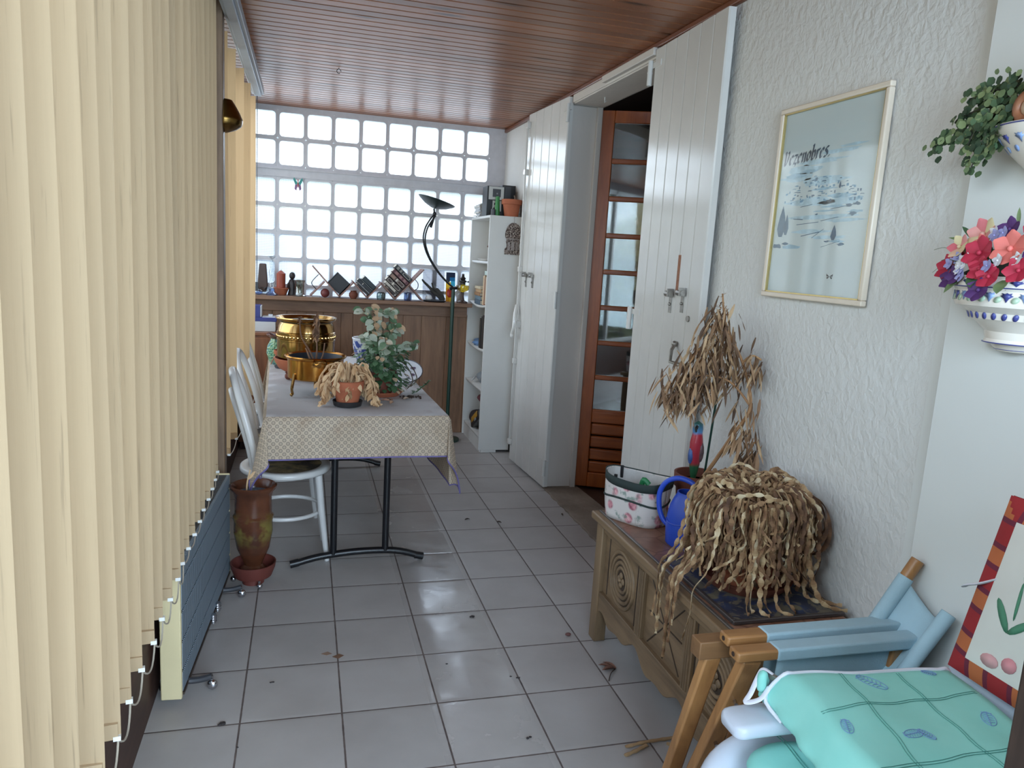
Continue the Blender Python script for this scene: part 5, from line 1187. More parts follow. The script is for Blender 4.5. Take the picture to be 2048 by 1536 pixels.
for k in range(3):
    a = 2*pi*k/3+0.9; m = MB(); d = Vector((cos(a),sin(a),0)); m.tube([d*0.085+Vector((0,0,0.036)),d*0.088+Vector((0,0,0.02))],0.006,6); m.ball(d*0.092+Vector((0,0,0.014)),0.014,10); m.build('caster', TERRA_DARK if k==0 else CHROME, ur)
ha = atan2(1.0,0.06)
hx = thing('panel_heater','flat electric heater with grey grille and cream end panel on castors beside the blind','heater',(-0.187,-0.838,0),ha-pi/2)
# local y along the heater, +x towards the room
HG = NT('ribbed_grey_steel'); co_ = HG.coord(); sp = HG.sep(co_); sv = HG.math('SINE', HG.math('MULTIPLY', sp[1], 2*pi/0.011)); HG.bump(sv,0.7,0.003)
HGREY = HG.set(HG.ramp(sv,((0.1,srgb(112,126,138)),(0.9,srgb(150,164,176)))),0.45,0.2)
CREAM = mplain('cream_enamel', srgb(218,202,160), 0.45, var=0.03)
m = MB()
segs = [(0.05,0.118),(0.128,0.222),(0.232,0.326),(0.336,0.430),(0.440,0.496)]
for z0,z1 in segs: m.box((-0.012,0.014,z0),(0.0,0.985,z1))
m.build('front_grille', HGREY, hx, bevel=0.0015)
m = MB(); m.box((-0.012,0.015,0.05),(-0.006,0.985,0.494)); m.box((-0.055,0.02,0.03),(-0.012,0.98,0.05)); m.build('inner_plate', mplain('dark_inside', srgb(40,42,46),0.6), hx)
m = MB(); m.box((-0.066,-0.004,0.03),(-0.001,0.014,0.496)); m.build('end_panel', CREAM, hx, bevel=0.004)
m = MB(); m.box((-0.066,0.985,0.03),(-0.001,1.0,0.50)); m.build('end_panel', CREAM, hx, bevel=0.004)
m = MB(); m.box((-0.066,0.014,0.04),(-0.056,0.986,0.49)); m.build('back_panel', CREAM, hx)
m = MB()
for i in range(60): y = 0.03+i*0.016; m.box((-0.054,y,0.484),(-0.012,y+0.008,0.496))
m.box((-0.056,0.014,0.475),(-0.048,0.986,0.495)); m.box((-0.018,0.014,0.475),(-0.012,0.986,0.495))
m.build('top_grille', mplain('dark_grille', srgb(64,62,62),0.5), hx)
m = MB(); m.box((-0.014,0.02,0.028),(-0.004,0.70,0.036)); m.box((-0.004,0.02,0.034),(0.002,0.98,0.042)); m.build('bottom_rail', mplain('brown_rail', srgb(84,72,64),0.4,0.4), hx)
for y in (0.10,0.80):
    m = MB(); m.tube(catmull([(-0.09,y,0.045),(-0.03,y,0.036),(0.03,y,0.036),(0.075,y,0.047)],4),0.011,8); m.build('foot', mplain('heater_foot', srgb(70,70,74),0.35,0.3), hx)
    for x in (-0.083,0.07):
        m = MB(); m.tube([(x,y,0.047),(x+0.004,y,0.03)],0.007,8); m.ball((x+0.006,y-0.004,0.0185),0.0182,12,(1,0.7,1)); m.build('caster', CHROME if x > 0 else BLACK_METAL, hx)
for y in (0.52,0.62):
    m = MB(); m.tube([(0.006,y,0.03),(0.006,y,0.066)],0.012,10)
    for z in (0.036,0.046,0.056): m.tube([(0.006,y,z),(0.006,y,z+0.004)],0.0145,12)
    m.build('knob', CHROME, hx)
# ================================================================== CARVED CHEST
CX0, CX1, CY0, CY1, CHZ = 1.335, 1.738, -1.72, -0.592, 0.505
OAK = mwood('carved_oak', srgb(104,84,62), srgb(148,122,92), 'Y', 0.5, 0.8)
OAKV = mwood('carved_oak_upright', srgb(104,84,62), srgb(148,122,92), 'Z', 0.5, 0.8)
ch = thing('carved_chest','long low carved oak chest with rosettes on its front, against the plaster wall','chest',(0,0,0))
m = MB()
for x in (CX0, CX1-0.05):
    for y in (CY0, CY1-0.06): 
        mm = MB(); mm.box((x,y,0),(x+0.05,y+0.06,CHZ)); mm.build('corner_post', OAKV, ch, bevel=0.004)
L0, L1 = CY0+0.06, CY1-0.06
m = MB(); m.box((CX0+0.022,L0,0.17),(CX0+0.032,L1,0.48)); m.box((CX1-0.03,L0,0.12),(CX1-0.015,L1,CHZ)); m.box((CX0+0.05,CY0+0.012,0.13),(CX1-0.05,CY0+0.03,CHZ)); m.box((CX0+0.05,CY1-0.03,0.13),(CX1-0.05,CY1-0.012,CHZ)); m.box((CX0+0.04,L0,0.16),(CX1-0.03,L1,0.17)); m.build('body_panels', OAK, ch)
m = MB(); m.box((CX0+0.006,L0,0.468),(CX0+0.035,L1,CHZ)); m.build('top_rail', OAK, ch, bevel=0.003)
# scalloped apron
o = [(L1-L0,0.218),(0,0.218)]
n = 60
for i in range(n+1):
    u = i/n; z = 0.135+0.022*cos(u*2*pi*3)+0.012*cos(u*2*pi*6+0.4)
    if u < 0.06 or u > 0.94: z -= 0.035*(1-min(u,1-u)/0.06)
    o.append((u*(L1-L0), z))
m = MB(); m.prism(o, 0.026, Matrix(((0,0,1,CX0+0.006),(1,0,0,L0),(0,1,0,0),(0,0,0,1)))); m.build('apron', OAK, ch, bevel=0.003)
for yc in (-1.006,-1.357):
    m = MB(); m.box((CX0+0.008,yc-0.026,0.215),(CX0+0.035,yc+0.026,0.472)); m.build('stile', OAKV, ch, bevel=0.002)
    for dy in (-0.012,0.0,0.012):
        q = MB(); q.tube([(CX0+0.007,yc+dy,0.222),(CX0+0.007,yc+dy,0.466)],0.0042,6); q.build('bead_moulding', OAKV, ch)
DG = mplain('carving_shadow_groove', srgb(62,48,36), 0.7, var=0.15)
def ring(yc, zc, r, rad): 
    q = MB(); q.tube([(CX0+0.021,yc+r*cos(a),zc+r*1.0*sin(a)) for a in [2*pi*i/44 for i in range(44)]],rad,8,closed=True); return q
for yc, hw in ((-0.822,0.13),(-1.508,0.125)):
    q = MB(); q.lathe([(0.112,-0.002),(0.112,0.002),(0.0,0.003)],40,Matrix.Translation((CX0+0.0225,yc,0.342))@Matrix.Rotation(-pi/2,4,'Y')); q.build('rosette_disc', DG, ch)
    for r, rad in ((0.106,0.008),(0.086,0.0075),(0.066,0.0078),(0.046,0.007)): ring(yc,0.342,r,rad).build('rosette_ring', OAK, ch)
    q = MB()
    for k in range(4): a = pi/2*k; q.ball((CX0+0.017,yc+0.018*cos(a),0.342+0.018*sin(a)),0.013,8,(0.5,1,1))
    q.ball((CX0+0.013,yc,0.342),0.009,8); q.build('rosette_heart', OAK, ch)
    for s1 in (-1,1):
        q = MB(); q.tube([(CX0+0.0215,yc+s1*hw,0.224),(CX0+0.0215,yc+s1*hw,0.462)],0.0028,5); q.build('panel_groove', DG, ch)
yc = -1.181
q = MB()
for a in [i*pi/4 for i in range(8)]:
    rr = 0.118/max(abs(cos(a)),abs(sin(a)))*0.98
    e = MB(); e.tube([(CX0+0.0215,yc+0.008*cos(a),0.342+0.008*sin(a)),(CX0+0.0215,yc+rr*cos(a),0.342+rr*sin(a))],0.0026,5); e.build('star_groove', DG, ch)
q.ball((CX0+0.021,yc,0.342),0.012,8,(0.5,1,1)); q.build('star_centre', OAK, ch)
# lid: moulded frame with a reddish marbled stone top
m = MB(); m.box((CX0-0.022,CY0-0.02,CHZ),(CX1,CY1+0.018,CHZ+0.03)); m.build('lid', OAK, ch, bevel=0.006)
t = NT('red_marbled_top'); co_ = t.coord(); v_ = t.voro(co_, 9, 'DISTANCE_TO_EDGE')
RM = t.set(t.mix(t.ramp(v_,((0.0,(0.8,)*3+(1,)),(0.035,(0,0,0,1)))), t.ramp(t.noise(co_,16,5),((0.3,srgb(122,84,68)),(0.7,srgb(160,120,98)))), srgb(92,60,50)), 0.3)
m = MB(); m.box((CX0+0.015,CY0+0.02,CHZ+0.0295),(CX1-0.012,CY1-0.012,CHZ+0.035)); m.build('stone_top', RM, ch, bevel=0.0015)
m = MB(); m.box((CX0+0.004,CY0,CHZ+0.0295),(CX0+0.0145,CY1,CHZ+0.037)); m.build('metal_edge', mplain('dull_edge_metal', srgb(126,120,116),0.35,0.7), ch, bevel=0.002)
CT = CHZ+0.0355
# patterned mat under the big pot
t = NT('blue_floral_mat'); co_ = t.coord(); v_ = t.voro(co_, 14); n_ = t.noise(co_, 18, 4, 0.6, 1.5)
MATP = t.set(t.mix(t.ramp(n_,((0.48,(0,0,0,1)),(0.54,(1,1,1,1)))), t.ramp(v_,((0.2,srgb(118,112,92)),(0.3,srgb(52,66,98)),(0.6,srgb(50,54,70)))), srgb(104,98,86)), 0.5)
mt = thing('patterned_tray','flat dark blue floral tray with a metallic rim under the big dried plant','tray',(1.357,-1.56,CT+0.001))
m = MB(); m.box((0.008,0.008,0),(0.36,0.455,0.008)); m.build('panel', MATP, mt)
m = MB()
for lo,hi in (((0,0,0),(0.37,0.012,0.012)),((0,0.446,0),(0.37,0.458,0.012)),((0,0.012,0),(0.012,0.446,0.012)),((0.358,0.012,0),(0.37,0.446,0.012))): m.box(lo,hi)
m.build('rim', mplain('tray_rim', srgb(98,92,92),0.35,0.6), mt, bevel=0.002)
# ================================================================== BASKET, CAN, PLANTS ON THE CHEST
t = NT('floral_fabric'); co_ = t.coord(); v_ = t.voro(co_, 17); n_ = t.noise(co_, 30, 4, 0.65, 1.0); n2 = t.noise(co_, 9, 2)
c_ = t.mix(t.ramp(v_,((0.30,(1,1,1,1)),(0.42,(0,0,0,1)))), srgb(206,198,194), t.ramp(n_,((0.35,srgb(136,70,88)),(0.55,srgb(206,142,150)),(0.7,srgb(226,190,188)))))
c_ = t.mix(t.math('MULTIPLY', t.ramp(t.noise(t.mapping(co_,(1,1,1),loc=(3,1,2)),22,4),((0.56,(0,0,0,1)),(0.64,(1,1,1,1)))), 0.75), c_, srgb(96,124,112))
FLORAL = t.set(c_, 0.85)
bk = thing('fabric_basket','soft floral fabric basket with dark green piping at the far end of the chest','basket',(1.446,-0.702,CT+0.003),radians(-58))
bk.scale = (0.9,0.9,1.0)
def bsk(u, z, s=1.0):
    a = 2*pi*u; k = 0.055; rx = 0.135+0.012*z/0.17; ry = 0.088+0.012*z/0.17
    x = rx*(abs(cos(a))**0.75)*(1 if cos(a)>=0 else -1); y = ry*(abs(sin(a))**0.75)*(1 if sin(a)>=0 else -1)
    w_ = 1+0.02*sin(a*5+z*30)
    return (x*s*w_, y*s*w_, z)
m = MB(); m.grid(lambda u,v: bsk(u, 0.172*v+0.008*sin(2*pi*u*2+1)*v), 60, 10); m.poly([bsk(i/40,0.0) for i in range(40)]); m.build('body', FLORAL, bk, solid=0.003)
m = MB(); m.grid(lambda u,v: bsk(1-u, 0.168-0.15*v+0.008*sin(2*pi*(1-u)*2+1)*(1-v), 0.965), 60, 6); m.build('lining', mplain('grey_white_lining', srgb(196,192,188),0.85,var=0.08,nscale=30), bk)
DGREEN = mplain('dark_green_piping', srgb(38,50,48), 0.8, var=0.1)
m = MB(); m.grid(lambda u,v: bsk(u, 0.142+0.034*v+0.008*sin(2*pi*u*2+1)*(0.85+v*0.15), 1.016+0.0*v), 60, 2); m.build('rim_band', DGREEN, bk, solid=0.004)
m = MB(); m.tube([bsk(i/60,0.088+0.006*sin(2*pi*i/60*3),1.018) for i in range(60)],0.0045,6,closed=True); m.build('pocket_piping', DGREEN, bk)
for u in (0.08,0.42,0.7):
    m = MB(); p = Vector(bsk(u,0.13,0.955)); m.box((-0.006,-0.004,0),(0.006,0.004,0.05),Matrix.Translation(p)); m.build('inner_strap', BLACK_METAL, bk)
for u in (0.62,0.80):
    m = MB(); m.tube([bsk(u,0.006,1.01),bsk(u,0.088,1.012)],0.0018,5); m.build('pocket_seam', mplain('seam', srgb(168,160,156),0.8), bk)
m = MB(); m.tube(catmull([(0,0,0.06),(0.02,-0.01,0.12),(0.035,-0.015,0.165),(0.06,-0.01,0.15)],4),0.012,8); m.build('tool_grip', mplain('green_grip', srgb(34,118,70),0.45), bk)
# blue watering can
BLUEP = mplain('blue_plastic_can', srgb(42,78,190), 0.38, var=0.04)
wc = thing('watering_can','bright blue plastic watering can on the chest, half behind the big dried plant','watering can',(1.515,-0.985,CT+0.001),radians(-52))
m = MB(); m.lathe([(0,0),(0.066,0),(0.072,0.006),(0.075,0.06),(0.073,0.105),(0.066,0.145),(0.055,0.172),(0.047,0.186),(0.046,0.196),(0.043,0.196),(0.043,0.186),(0.05,0.17),(0.06,0.14),(0.066,0.1),(0.066,0.02),(0,0.012)],40,None,sq=(1.05,0.9)); m.build('body', BLUEP, wc, ang=45)
m = MB(); m.tube(catmull([(0.030,0,0.205),(0.0,0,0.232),(-0.05,0,0.238),(-0.095,0,0.215),(-0.118,0,0.17),(-0.115,0,0.115),(-0.098,0,0.075),(-0.072,0,0.055)],6),0.0095,10); m.tube([(0.035,0,0.19),(0.032,0,0.208)],0.010,8); m.build('handle', BLUEP, wc)
m = MB(); m.tube(catmull([(0.068,0,0.04),(0.10,0,0.06),(0.16,0,0.125),(0.235,0,0.215)],6),[lerp(0.02,0.009,i/18) for i in range(19)],10); m.tube([(0.232,0,0.212),(0.25,0,0.224)],[0.010,0.014],10); m.build('spout', BLUEP, wc)
m = MB(); m.tube([(0.079*cos(a)*1.0,-0.068*sin(a),0.098+0.012*sin(a*2+0.6)) for a in [radians(20+i*7) for i in range(20)]],0.0022,5); m.build('moulded_line', BLUEP, wc)
# terracotta box pot with dried oleander-like plant and parrot stick
tp = thing('tall_dried_plant','tall dried-up plant with drooping tan leaves in a terracotta trough at the wall','plant',(1.678,-0.735,CT+0.001))
m = MB(); m.lathe([(0,0),(0.062,0),(0.078,0.135),(0.086,0.138),(0.088,0.19),(0.080,0.19),(0.074,0.15),(0,0.15)],32); m.build('pot', TERRA_DARK, tp, ang=30)
m = MB(); m.lathe([(0,0.155),(0.075,0.155)],20); m.build('soil', SOIL, tp)
m = MB(); m.tube([(0.01,-0.035,0.15),(-0.012,-0.10,0.47),(-0.02,-0.13,0.62)],0.0045,7); m.build('stake', GREEN, tp)
def W(x,y,z): return Vector((x-1.678,y+0.735,z-CT-0.001))
stems = [catmull([W(1.675,-0.76,0.70),W(1.672,-0.85,0.80),W(1.69,-0.93,0.93),W(1.725,-0.97,1.05),W(1.70,-0.93,1.2),W(1.65,-0.88,1.32),W(1.62,-0.88,1.44)],7),
         catmull([W(1.675,-0.76,0.70),W(1.69,-0.86,0.76),W(1.715,-0.97,0.84),W(1.725,-1.02,0.93)],6),
         catmull([W(1.725,-0.97,1.05),W(1.66,-0.92,1.13),W(1.57,-0.86,1.14),W(1.50,-0.84,1.10)],6),
         catmull([W(1.70,-0.93,1.2),W(1.715,-0.96,1.23),W(1.735,-0.99,1.22)],5),
         catmull([W(1.64,-0.84,1.19),W(1.585,-0.84,1.24),W(1.545,-0.83,1.18)],5),
         catmull([W(1.665,-0.88,1.28),W(1.60,-0.86,1.32),W(1.56,-0.86,1.27)],5)]
m = MB(); random.seed(41)
for k, s_ in enumerate(stems): m.cv = 0.55+random.uniform(-.2,.25); r0 = 0.0085 if k==0 else 0.0045; m.tube(s_,[lerp(r0,0.003,i/len(s_)) for i in range(len(s_))],7)
m.build('stems', mvar('dry_woody_stem', ((0.1,srgb(120,84,58)),(0.5,srgb(164,122,84)),(0.9,srgb(190,150,106))), 0.8), tp)
OLE = mvar('dry_drooping_leaf', ((0.05,srgb(92,70,54)),(0.35,srgb(138,106,80)),(0.7,srgb(172,138,104)),(0.95,srgb(200,170,134))), 0.8, 0.12)
m = MB()
def cluster(q, n, spread, L=(0.055,0.105), Wd=(0.007,0.0145)):
    for i in range(n):
        a = random.uniform(0,2*pi); m.cv = random.random()
        p = Vector(q)+Vector((random.gauss(0,spread),random.gauss(0,spread),random.gauss(0,spread*0.9)))
        if p.x+1.678 > XW-0.03: p.x = XW-0.03-1.678
        d = Vector((cos(a)*0.55,sin(a)*0.55,random.uniform(-1.5,-0.55)))
        if p.x+1.678 > 1.70 and d.x > 0: d.x *= 0.2
        m.leaf(p, d, (cos(a),sin(a),0.5), random.uniform(*L), random.uniform(*Wd), 0.4, random.uniform(-0.6,0.9), 5, random.uniform(-2.2,2.2))
for q,n,s_ in ((W(1.50,-0.84,1.06),34,0.03),(W(1.47,-0.83,1.09),24,0.026),(W(1.545,-0.84,1.09),40,0.036),(W(1.62,-0.88,1.385),30,0.016),(W(1.63,-0.87,1.32),46,0.034),(W(1.635,-0.87,1.26),60,0.042),(W(1.60,-0.85,1.20),64,0.046),(W(1.565,-0.84,1.15),60,0.042),(W(1.52,-0.84,1.11),52,0.034),(W(1.655,-0.89,1.22),40,0.034),(W(1.60,-0.85,1.09),36,0.036),(W(1.72,-0.98,1.20),26,0.02),(W(1.715,-0.985,0.955),34,0.028),(W(1.715,-1.01,0.88),30,0.024),(W(1.715,-0.96,1.06),16,0.026),(W(1.67,-0.9,1.14),20,0.03)):
    cluster(q, n, s_)
for i in range(16):
    a = random.uniform(0,2*pi); m.cv = random.random(); m.leaf(W(1.618,-0.88,1.44)+Vector((0,0,random.uniform(-0.07,0.0))),(cos(a),sin(a),random.uniform(-0.6,0.8)),(0,0,1),random.uniform(0.01,0.03),0.005,0.3,0.3,3)
m.build('leaves', OLE, tp, ang=60)
# parrot on a stick
pr = thing('parrot_stake','painted red, blue and green parrot stick in the pot of the tall dried plant','ornament',(1.645,-0.765,CT+0.157))
t = NT('parrot_paint'); s = t.sep(t.coord()); n_ = t.noise(t.coord(), 40, 3)
zz_ = t.math('ADD', s[2], t.math('MULTIPLY', n_, 0.012))
PAR = t.set(t.ramp(t.math('DIVIDE', zz_, 0.26), ((0.0,srgb(30,70,48)),(0.30,srgb(36,84,54)),(0.36,srgb(150,42,56)),(0.78,srgb(166,44,58)),(0.82,srgb(84,130,176)),(0.97,srgb(44,92,80)))), 0.3)
m = MB(); m.lathe([(0.006,0.005),(0.012,0.03),(0.02,0.075),(0.025,0.12),(0.026,0.165),(0.021,0.195),(0.0195,0.205),(0.021,0.22),(0.018,0.24),(0.0,0.252)],18,None,sq=(1,0.85)); m.build('body', PAR, pr)
m = MB(); m.ball((0.014,-0.012,0.13),0.02,10,(0.7,0.6,2.1)); m.build('wing', mplain('parrot_wing', srgb(92,70,72),0.35,var=0.35,nscale=50), pr)
m = MB(); m.ball((-0.02,0.0,0.115),0.016,10,(0.6,0.9,2.2)); m.build('wing', mplain('parrot_wing_b', srgb(60,86,140),0.35,var=0.4,nscale=50), pr)
m = MB(); m.tube(catmull([(-0.012,-0.013,0.232),(-0.02,-0.022,0.226),(-0.02,-0.024,0.212)],3),[0.006]*4+[0.004]*2+[0.002],6); m.build('beak', BLACK_METAL, pr)
m = MB(); m.tube([(0,0,-0.06),(0,0,0.012)],0.004,6); m.build('stick', WOOD_OAK_Z, pr)
# big hanging dried cactus ------------------------------------------------------------
kx, ky = 1.545, -1.315
kp = thing('dried_hanging_plant','large pot with a dried tan plant whose jointed stems hang down all around','plant',(kx,ky,CT+0.0105))
m = MB(); m.lathe([(0,0),(0.12,0),(0.14,0.022),(0.145,0.032),(0.138,0.033),(0.125,0.012),(0,0.01)],40); m.build('saucer', TERRA_DARK, kp)
m = MB(); m.lathe([(0,0.0115),(0.085,0.0115),(0.09,0.05),(0.125,0.225),(0.135,0.23),(0.138,0.285),(0.128,0.287),(0.12,0.25),(0,0.25)],40); m.build('pot', TERRA, kp, ang=30)
m = MB(); m.lathe([(0,0.255),(0.12,0.258)],24); m.build('soil', SOIL, kp)
CAC = mvar('dry_jointed_stem', ((0.0,srgb(84,58,42)),(0.3,srgb(122,88,62)),(0.62,srgb(162,128,92)),(0.88,srgb(196,168,128)),(1.0,srgb(216,198,164))), 0.8, 0.1)
m = MB(); random.seed(55)
def strand(path, w, cv, seg=0.028, joints=True):
    P = [Vector(p) for p in path]
    # resample by length
    d = [0]
    for a_, b_ in zip(P,P[1:]): d.append(d[-1]+(b_-a_).length)
    n = max(6,int(d[-1]/0.0075)); out = []
    j = 0
    for i in range(n+1):
        t = d[-1]*i/n
        while j < len(d)-2 and d[j+1] < t: j += 1
        k = (t-d[j])/max(1e-6,d[j+1]-d[j]); out.append(P[j].lerp(P[j+1],k))
    b = len(m.v); ph = random.uniform(0,3); tw = random.uniform(0,pi); tws = random.uniform(-2.5,2.5)/n*3
    for i, q in enumerate(out):
        a_ = out[max(0,i-1)]; c_ = out[min(n,i+1)]; t = (c_-a_).normalized() if (c_-a_).length > 1e-6 else Vector((0,0,-1))
        s_ = t.cross(Vector((cos(tw+i*tws),sin(tw+i*tws),0.15)))
        s_ = s_.normalized() if s_.length > 1e-4 else Vector((1,0,0)); u_ = t.cross(s_)
        f = abs(sin((d[-1]*i/n/seg+ph)*pi)) if joints else 1
        ww = w*(0.16+0.95*f**0.7)*(1-0.35*(i/n)**4); th = w*0.22
        m.v += [tuple(q-s_*ww), tuple(q+u_*th), tuple(q+s_*ww), tuple(q-u_*th)]
    base = cv
    for i in range(n):
        m.cv = min(1,max(0,base+0.16*sin(i*0.9+ph)))
        for k in range(4): m.face((b+i*4+k, b+i*4+(k+1)%4, b+i*4+4+(k+1)%4, b+i*4+4+k))
TOPZ = 0.285
for i in range(390):
    a = random.uniform(0,2*pi); front = (cos(a) < -0.1 or sin(a) < -0.2)
    if not front and random.random() < 0.45: continue
    d = Vector((cos(a),sin(a),0)); tan = Vector((-sin(a),cos(a),0))
    r0 = random.uniform(0.0,0.09); hh = random.uniform(0.0,0.055); rr = random.uniform(0.142,0.178)+ (0.02 if random.random()<0.15 else 0)
    lim = XW-0.02-kx
    if cos(a)*rr > lim: rr = lim/cos(a)
    bot = random.choice((random.uniform(0.012,0.10),random.uniform(0.02,0.18),random.uniform(0.06,0.2)))
    j = random.uniform(-0.025,0.025)
    pts = [d*r0+tan*random.uniform(-0.05,0.05)+Vector((0,0,0.27)), d*lerp(r0,rr,0.55)+tan*j+Vector((0,0,TOPZ+hh)), d*(rr*0.97)+tan*j+Vector((0,0,TOPZ-0.02+hh*0.4)), d*(rr+random.uniform(-.01,.012))+tan*(j+random.uniform(-.02,.02))+Vector((0,0,lerp(TOPZ,bot,0.4))), d*(rr+random.uniform(-.02,.02))+tan*(j+random.uniform(-.03,.03))+Vector((0,0,lerp(TOPZ,bot,0.75))), d*(rr+random.uniform(-.03,.03))+tan*(j+random.uniform(-.04,.04))+Vector((0,0,bot))]
    strand(catmull(pts,5), random.uniform(0.0048,0.0098), random.choice((random.uniform(0.1,0.45),random.uniform(0.3,0.7),random.uniform(0.55,1.0))))
# tangled top
for i in range(64):
    a = random.uniform(0,2*pi); r = random.uniform(0.05,0.155); a2 = a+random.uniform(0.5,1.6)
    pts = [(r*cos(a),r*sin(a),0.285+random.uniform(0,0.045)), (r*1.05*cos((a+a2)/2),r*1.05*sin((a+a2)/2),0.30+random.uniform(0,0.05)), (r*cos(a2),r*sin(a2),0.285+random.uniform(0,0.03))]
    strand(catmull(pts,6), random.uniform(0.005,0.009), random.uniform(0.1,0.95))
# long strands that reach over the edge of the chest and onto its top
for (x1,y1,zb,cv) in ((1.335,-1.215,-0.15,0.55),(1.322,-1.235,-0.20,0.75),(1.318,-1.255,-0.13,0.45),(1.318,-1.30,-0.23,0.4),(1.325,-1.31,-0.24,0.6),(1.316,-1.325,-0.18,0.35),(1.305,-1.33,-0.12,0.9),(1.312,-1.245,-0.08,0.95),(1.30,-1.42,-0.13,0.95),(1.325,-1.34,-0.10,0.5)):
    X = min(x1-kx, CX0-0.036-kx-random.uniform(0,0.012)); Y = y1-ky; a = atan2(Y,X); d = Vector((cos(a),sin(a),0))
    pts = [d*0.09+Vector((0,0,0.28)), d*0.16+Vector((0,0,0.285)), Vector((X*0.70,Y*0.9,0.19)), Vector((X*0.80,Y*0.95,0.09)), Vector((X*0.97,Y,0.035)), Vector((X,Y+random.uniform(-.01,.01),-0.03)), Vector((X-0.004,Y+random.uniform(-.02,.02),zb))]
    strand(catmull(pts,6), random.uniform(0.006,0.0095), cv, 0.034)
for (dx_,dy_,cv) in ((-0.12,-0.20,0.6),(-0.08,-0.215,0.75),(-0.05,-0.20,0.5),(-0.02,-0.22,0.65),(0.03,-0.21,0.45),(0.13,-0.17,0.8),(0.15,-0.22,0.7),(0.165,-0.19,0.6),(-0.10,-0.19,0.9)):
    d = Vector((dx_,dy_,0)).normalized()
    pts = [d*0.09+Vector((0,0,0.28)), d*0.165+Vector((0,0,0.28)), d*0.178+Vector((0,0,0.15)), Vector((dx_*0.85,dy_*0.85,0.03)), Vector((dx_,dy_,0.008)), Vector((dx_*1.1+random.uniform(-.02,.03),dy_*1.12,0.008))]
    strand(catmull(pts,6), random.uniform(0.0065,0.0095), cv, 0.032)
# looping thick stems at the wall side
for (a0,rr,zz_) in ((-0.65,0.205,0.22),(-0.55,0.215,0.19),(-0.75,0.20,0.24)):
    d = Vector((cos(a0),sin(a0),0)); pts = [d*0.09+Vector((0,0,0.28)),d*0.17+Vector((0,0,0.30)),d*rr+Vector((0,0,0.265)),d*(rr+0.012)+Vector((0,0,zz_-0.02)),d*(rr*0.9)+Vector((0,0,zz_-0.065)),d*0.14+Vector((0,0,zz_-0.075))]
    strand(catmull(pts,7), 0.008, 0.15, 0.03, False)
m.build('dried_stems', CAC, kp, ang=60)
# ================================================================== FOLDED DIRECTOR'S CHAIR
CANV = mplain('blue_canvas', srgb(164,192,204), 0.85, var=0.06, nscale=10, bump=0.25, bscale=300)
CW2 = mwood('chair_beech', srgb(138,94,54), srgb(182,132,82), 'X', 0.42)
CW2Z = mwood('chair_beech_leg', srgb(138,94,54), srgb(182,132,82), 'Z', 0.42)
dc = thing('folding_chair','folded wooden chair with pale blue canvas, standing against the smooth wall','chair',(0,0,0))
def rail(x0, y, z, x1, drop, w=0.042, h=0.026):
    m = MB(); M = Matrix.Translation((x0,y,z)) @ Matrix.Rotation(-drop,4,'Z')
    m.box((0,-w/2,0),(x1-x0,w/2,h), M); m.build('seat_rail', CW2, dc, bevel=0.005)
    m = MB(); m.box((0.105,-w/2-0.0025,-0.0025),(x1-x0,w/2+0.0025,h+0.0025), M); m.build('canvas_sleeve', CANV, dc, bevel=0.006, bseg=3)
    m = MB(); m.tube([M@Vector((-0.0015,0,h*0.55)),M@Vector((0.004,0,h*0.55))],0.006,8); m.build('bolt_hole', mplain('dark_hole', srgb(52,36,26),0.8), dc)
rail(1.172,-1.795,0.632,1.722,radians(0.5)); rail(1.166,-1.850,0.622,1.722,radians(1.0))
m = MB(); m.box((1.128,-1.768,0.575),(1.30,-1.722,0.622)); m.build('arm_end', mwood('darker_beech', srgb(108,76,48), srgb(142,104,68), 'X', 0.5), dc, bevel=0.003)
def leg(a_, b_, w=0.042, t_=0.024):
    a_, b_ = Vector(a_), Vector(b_); d = (b_-a_); L = d.length; d.normalize(); x = Vector((0,1,0)).cross(d).normalized(); y = d.cross(x)
    M = Matrix(((x.x,y.x,d.x,a_.x),(x.y,y.y,d.y,a_.y),(x.z,y.z,d.z,a_.z),(0,0,0,1)))
    m = MB(); m.box((-w/2,-t_/2,0),(w/2,t_/2,L),M); return m
leg((1.160,-1.66,0.008),(1.212,-1.852,0.622),0.05,0.03).build('leg', CW2Z, dc, bevel=0.005)
leg((1.150,-1.60,0.008),(1.174,-1.748,0.576),0.045,0.028).build('leg', CW2Z, dc, bevel=0.005)
leg((1.62,-1.755,0.008),(1.66,-1.80,0.632),0.045,0.028).build('leg', CW2Z, dc, bevel=0.005)
leg((1.60,-1.80,0.008),(1.64,-1.85,0.622),0.045,0.028).build('leg', CW2Z, dc, bevel=0.005)
leg((1.26,-1.76,0.30),(1.29,-1.79,0.632),0.045,0.028).build('brace', CW2Z, dc, bevel=0.005)
m = MB(); m.box((1.16,-1.765,0.14),(1.64,-1.74,0.17)); m.build('stretcher', CW2, dc, bevel=0.003)
m = MB(); m.box((1.30,-1.80,0.405),(1.64,-1.735,0.43)); m.build('back_stretcher', CW2, dc, bevel=0.004)
for (z_,y_,x_) in ((0.36,-1.775,1.19),(0.50,-1.82,1.20),(0.21,-1.728,1.178)):
    m = MB(); m.tube([(x_,y_-0.004,z_),(x_-0.004,y_-0.022,z_-0.004)],0.005,8); m.build('bolt', CHROME, dc)
# hanging seat canvas between the rails
m = MB(); m.grid(lambda u,v: (1.29+u*0.42, -1.795-0.055*v, 0.632-0.17*sin(pi*v)**0.6-0.01*sin(u*9)*sin(pi*v)), 18, 16); m.build('seat_canvas', CANV, dc, solid=0.003)
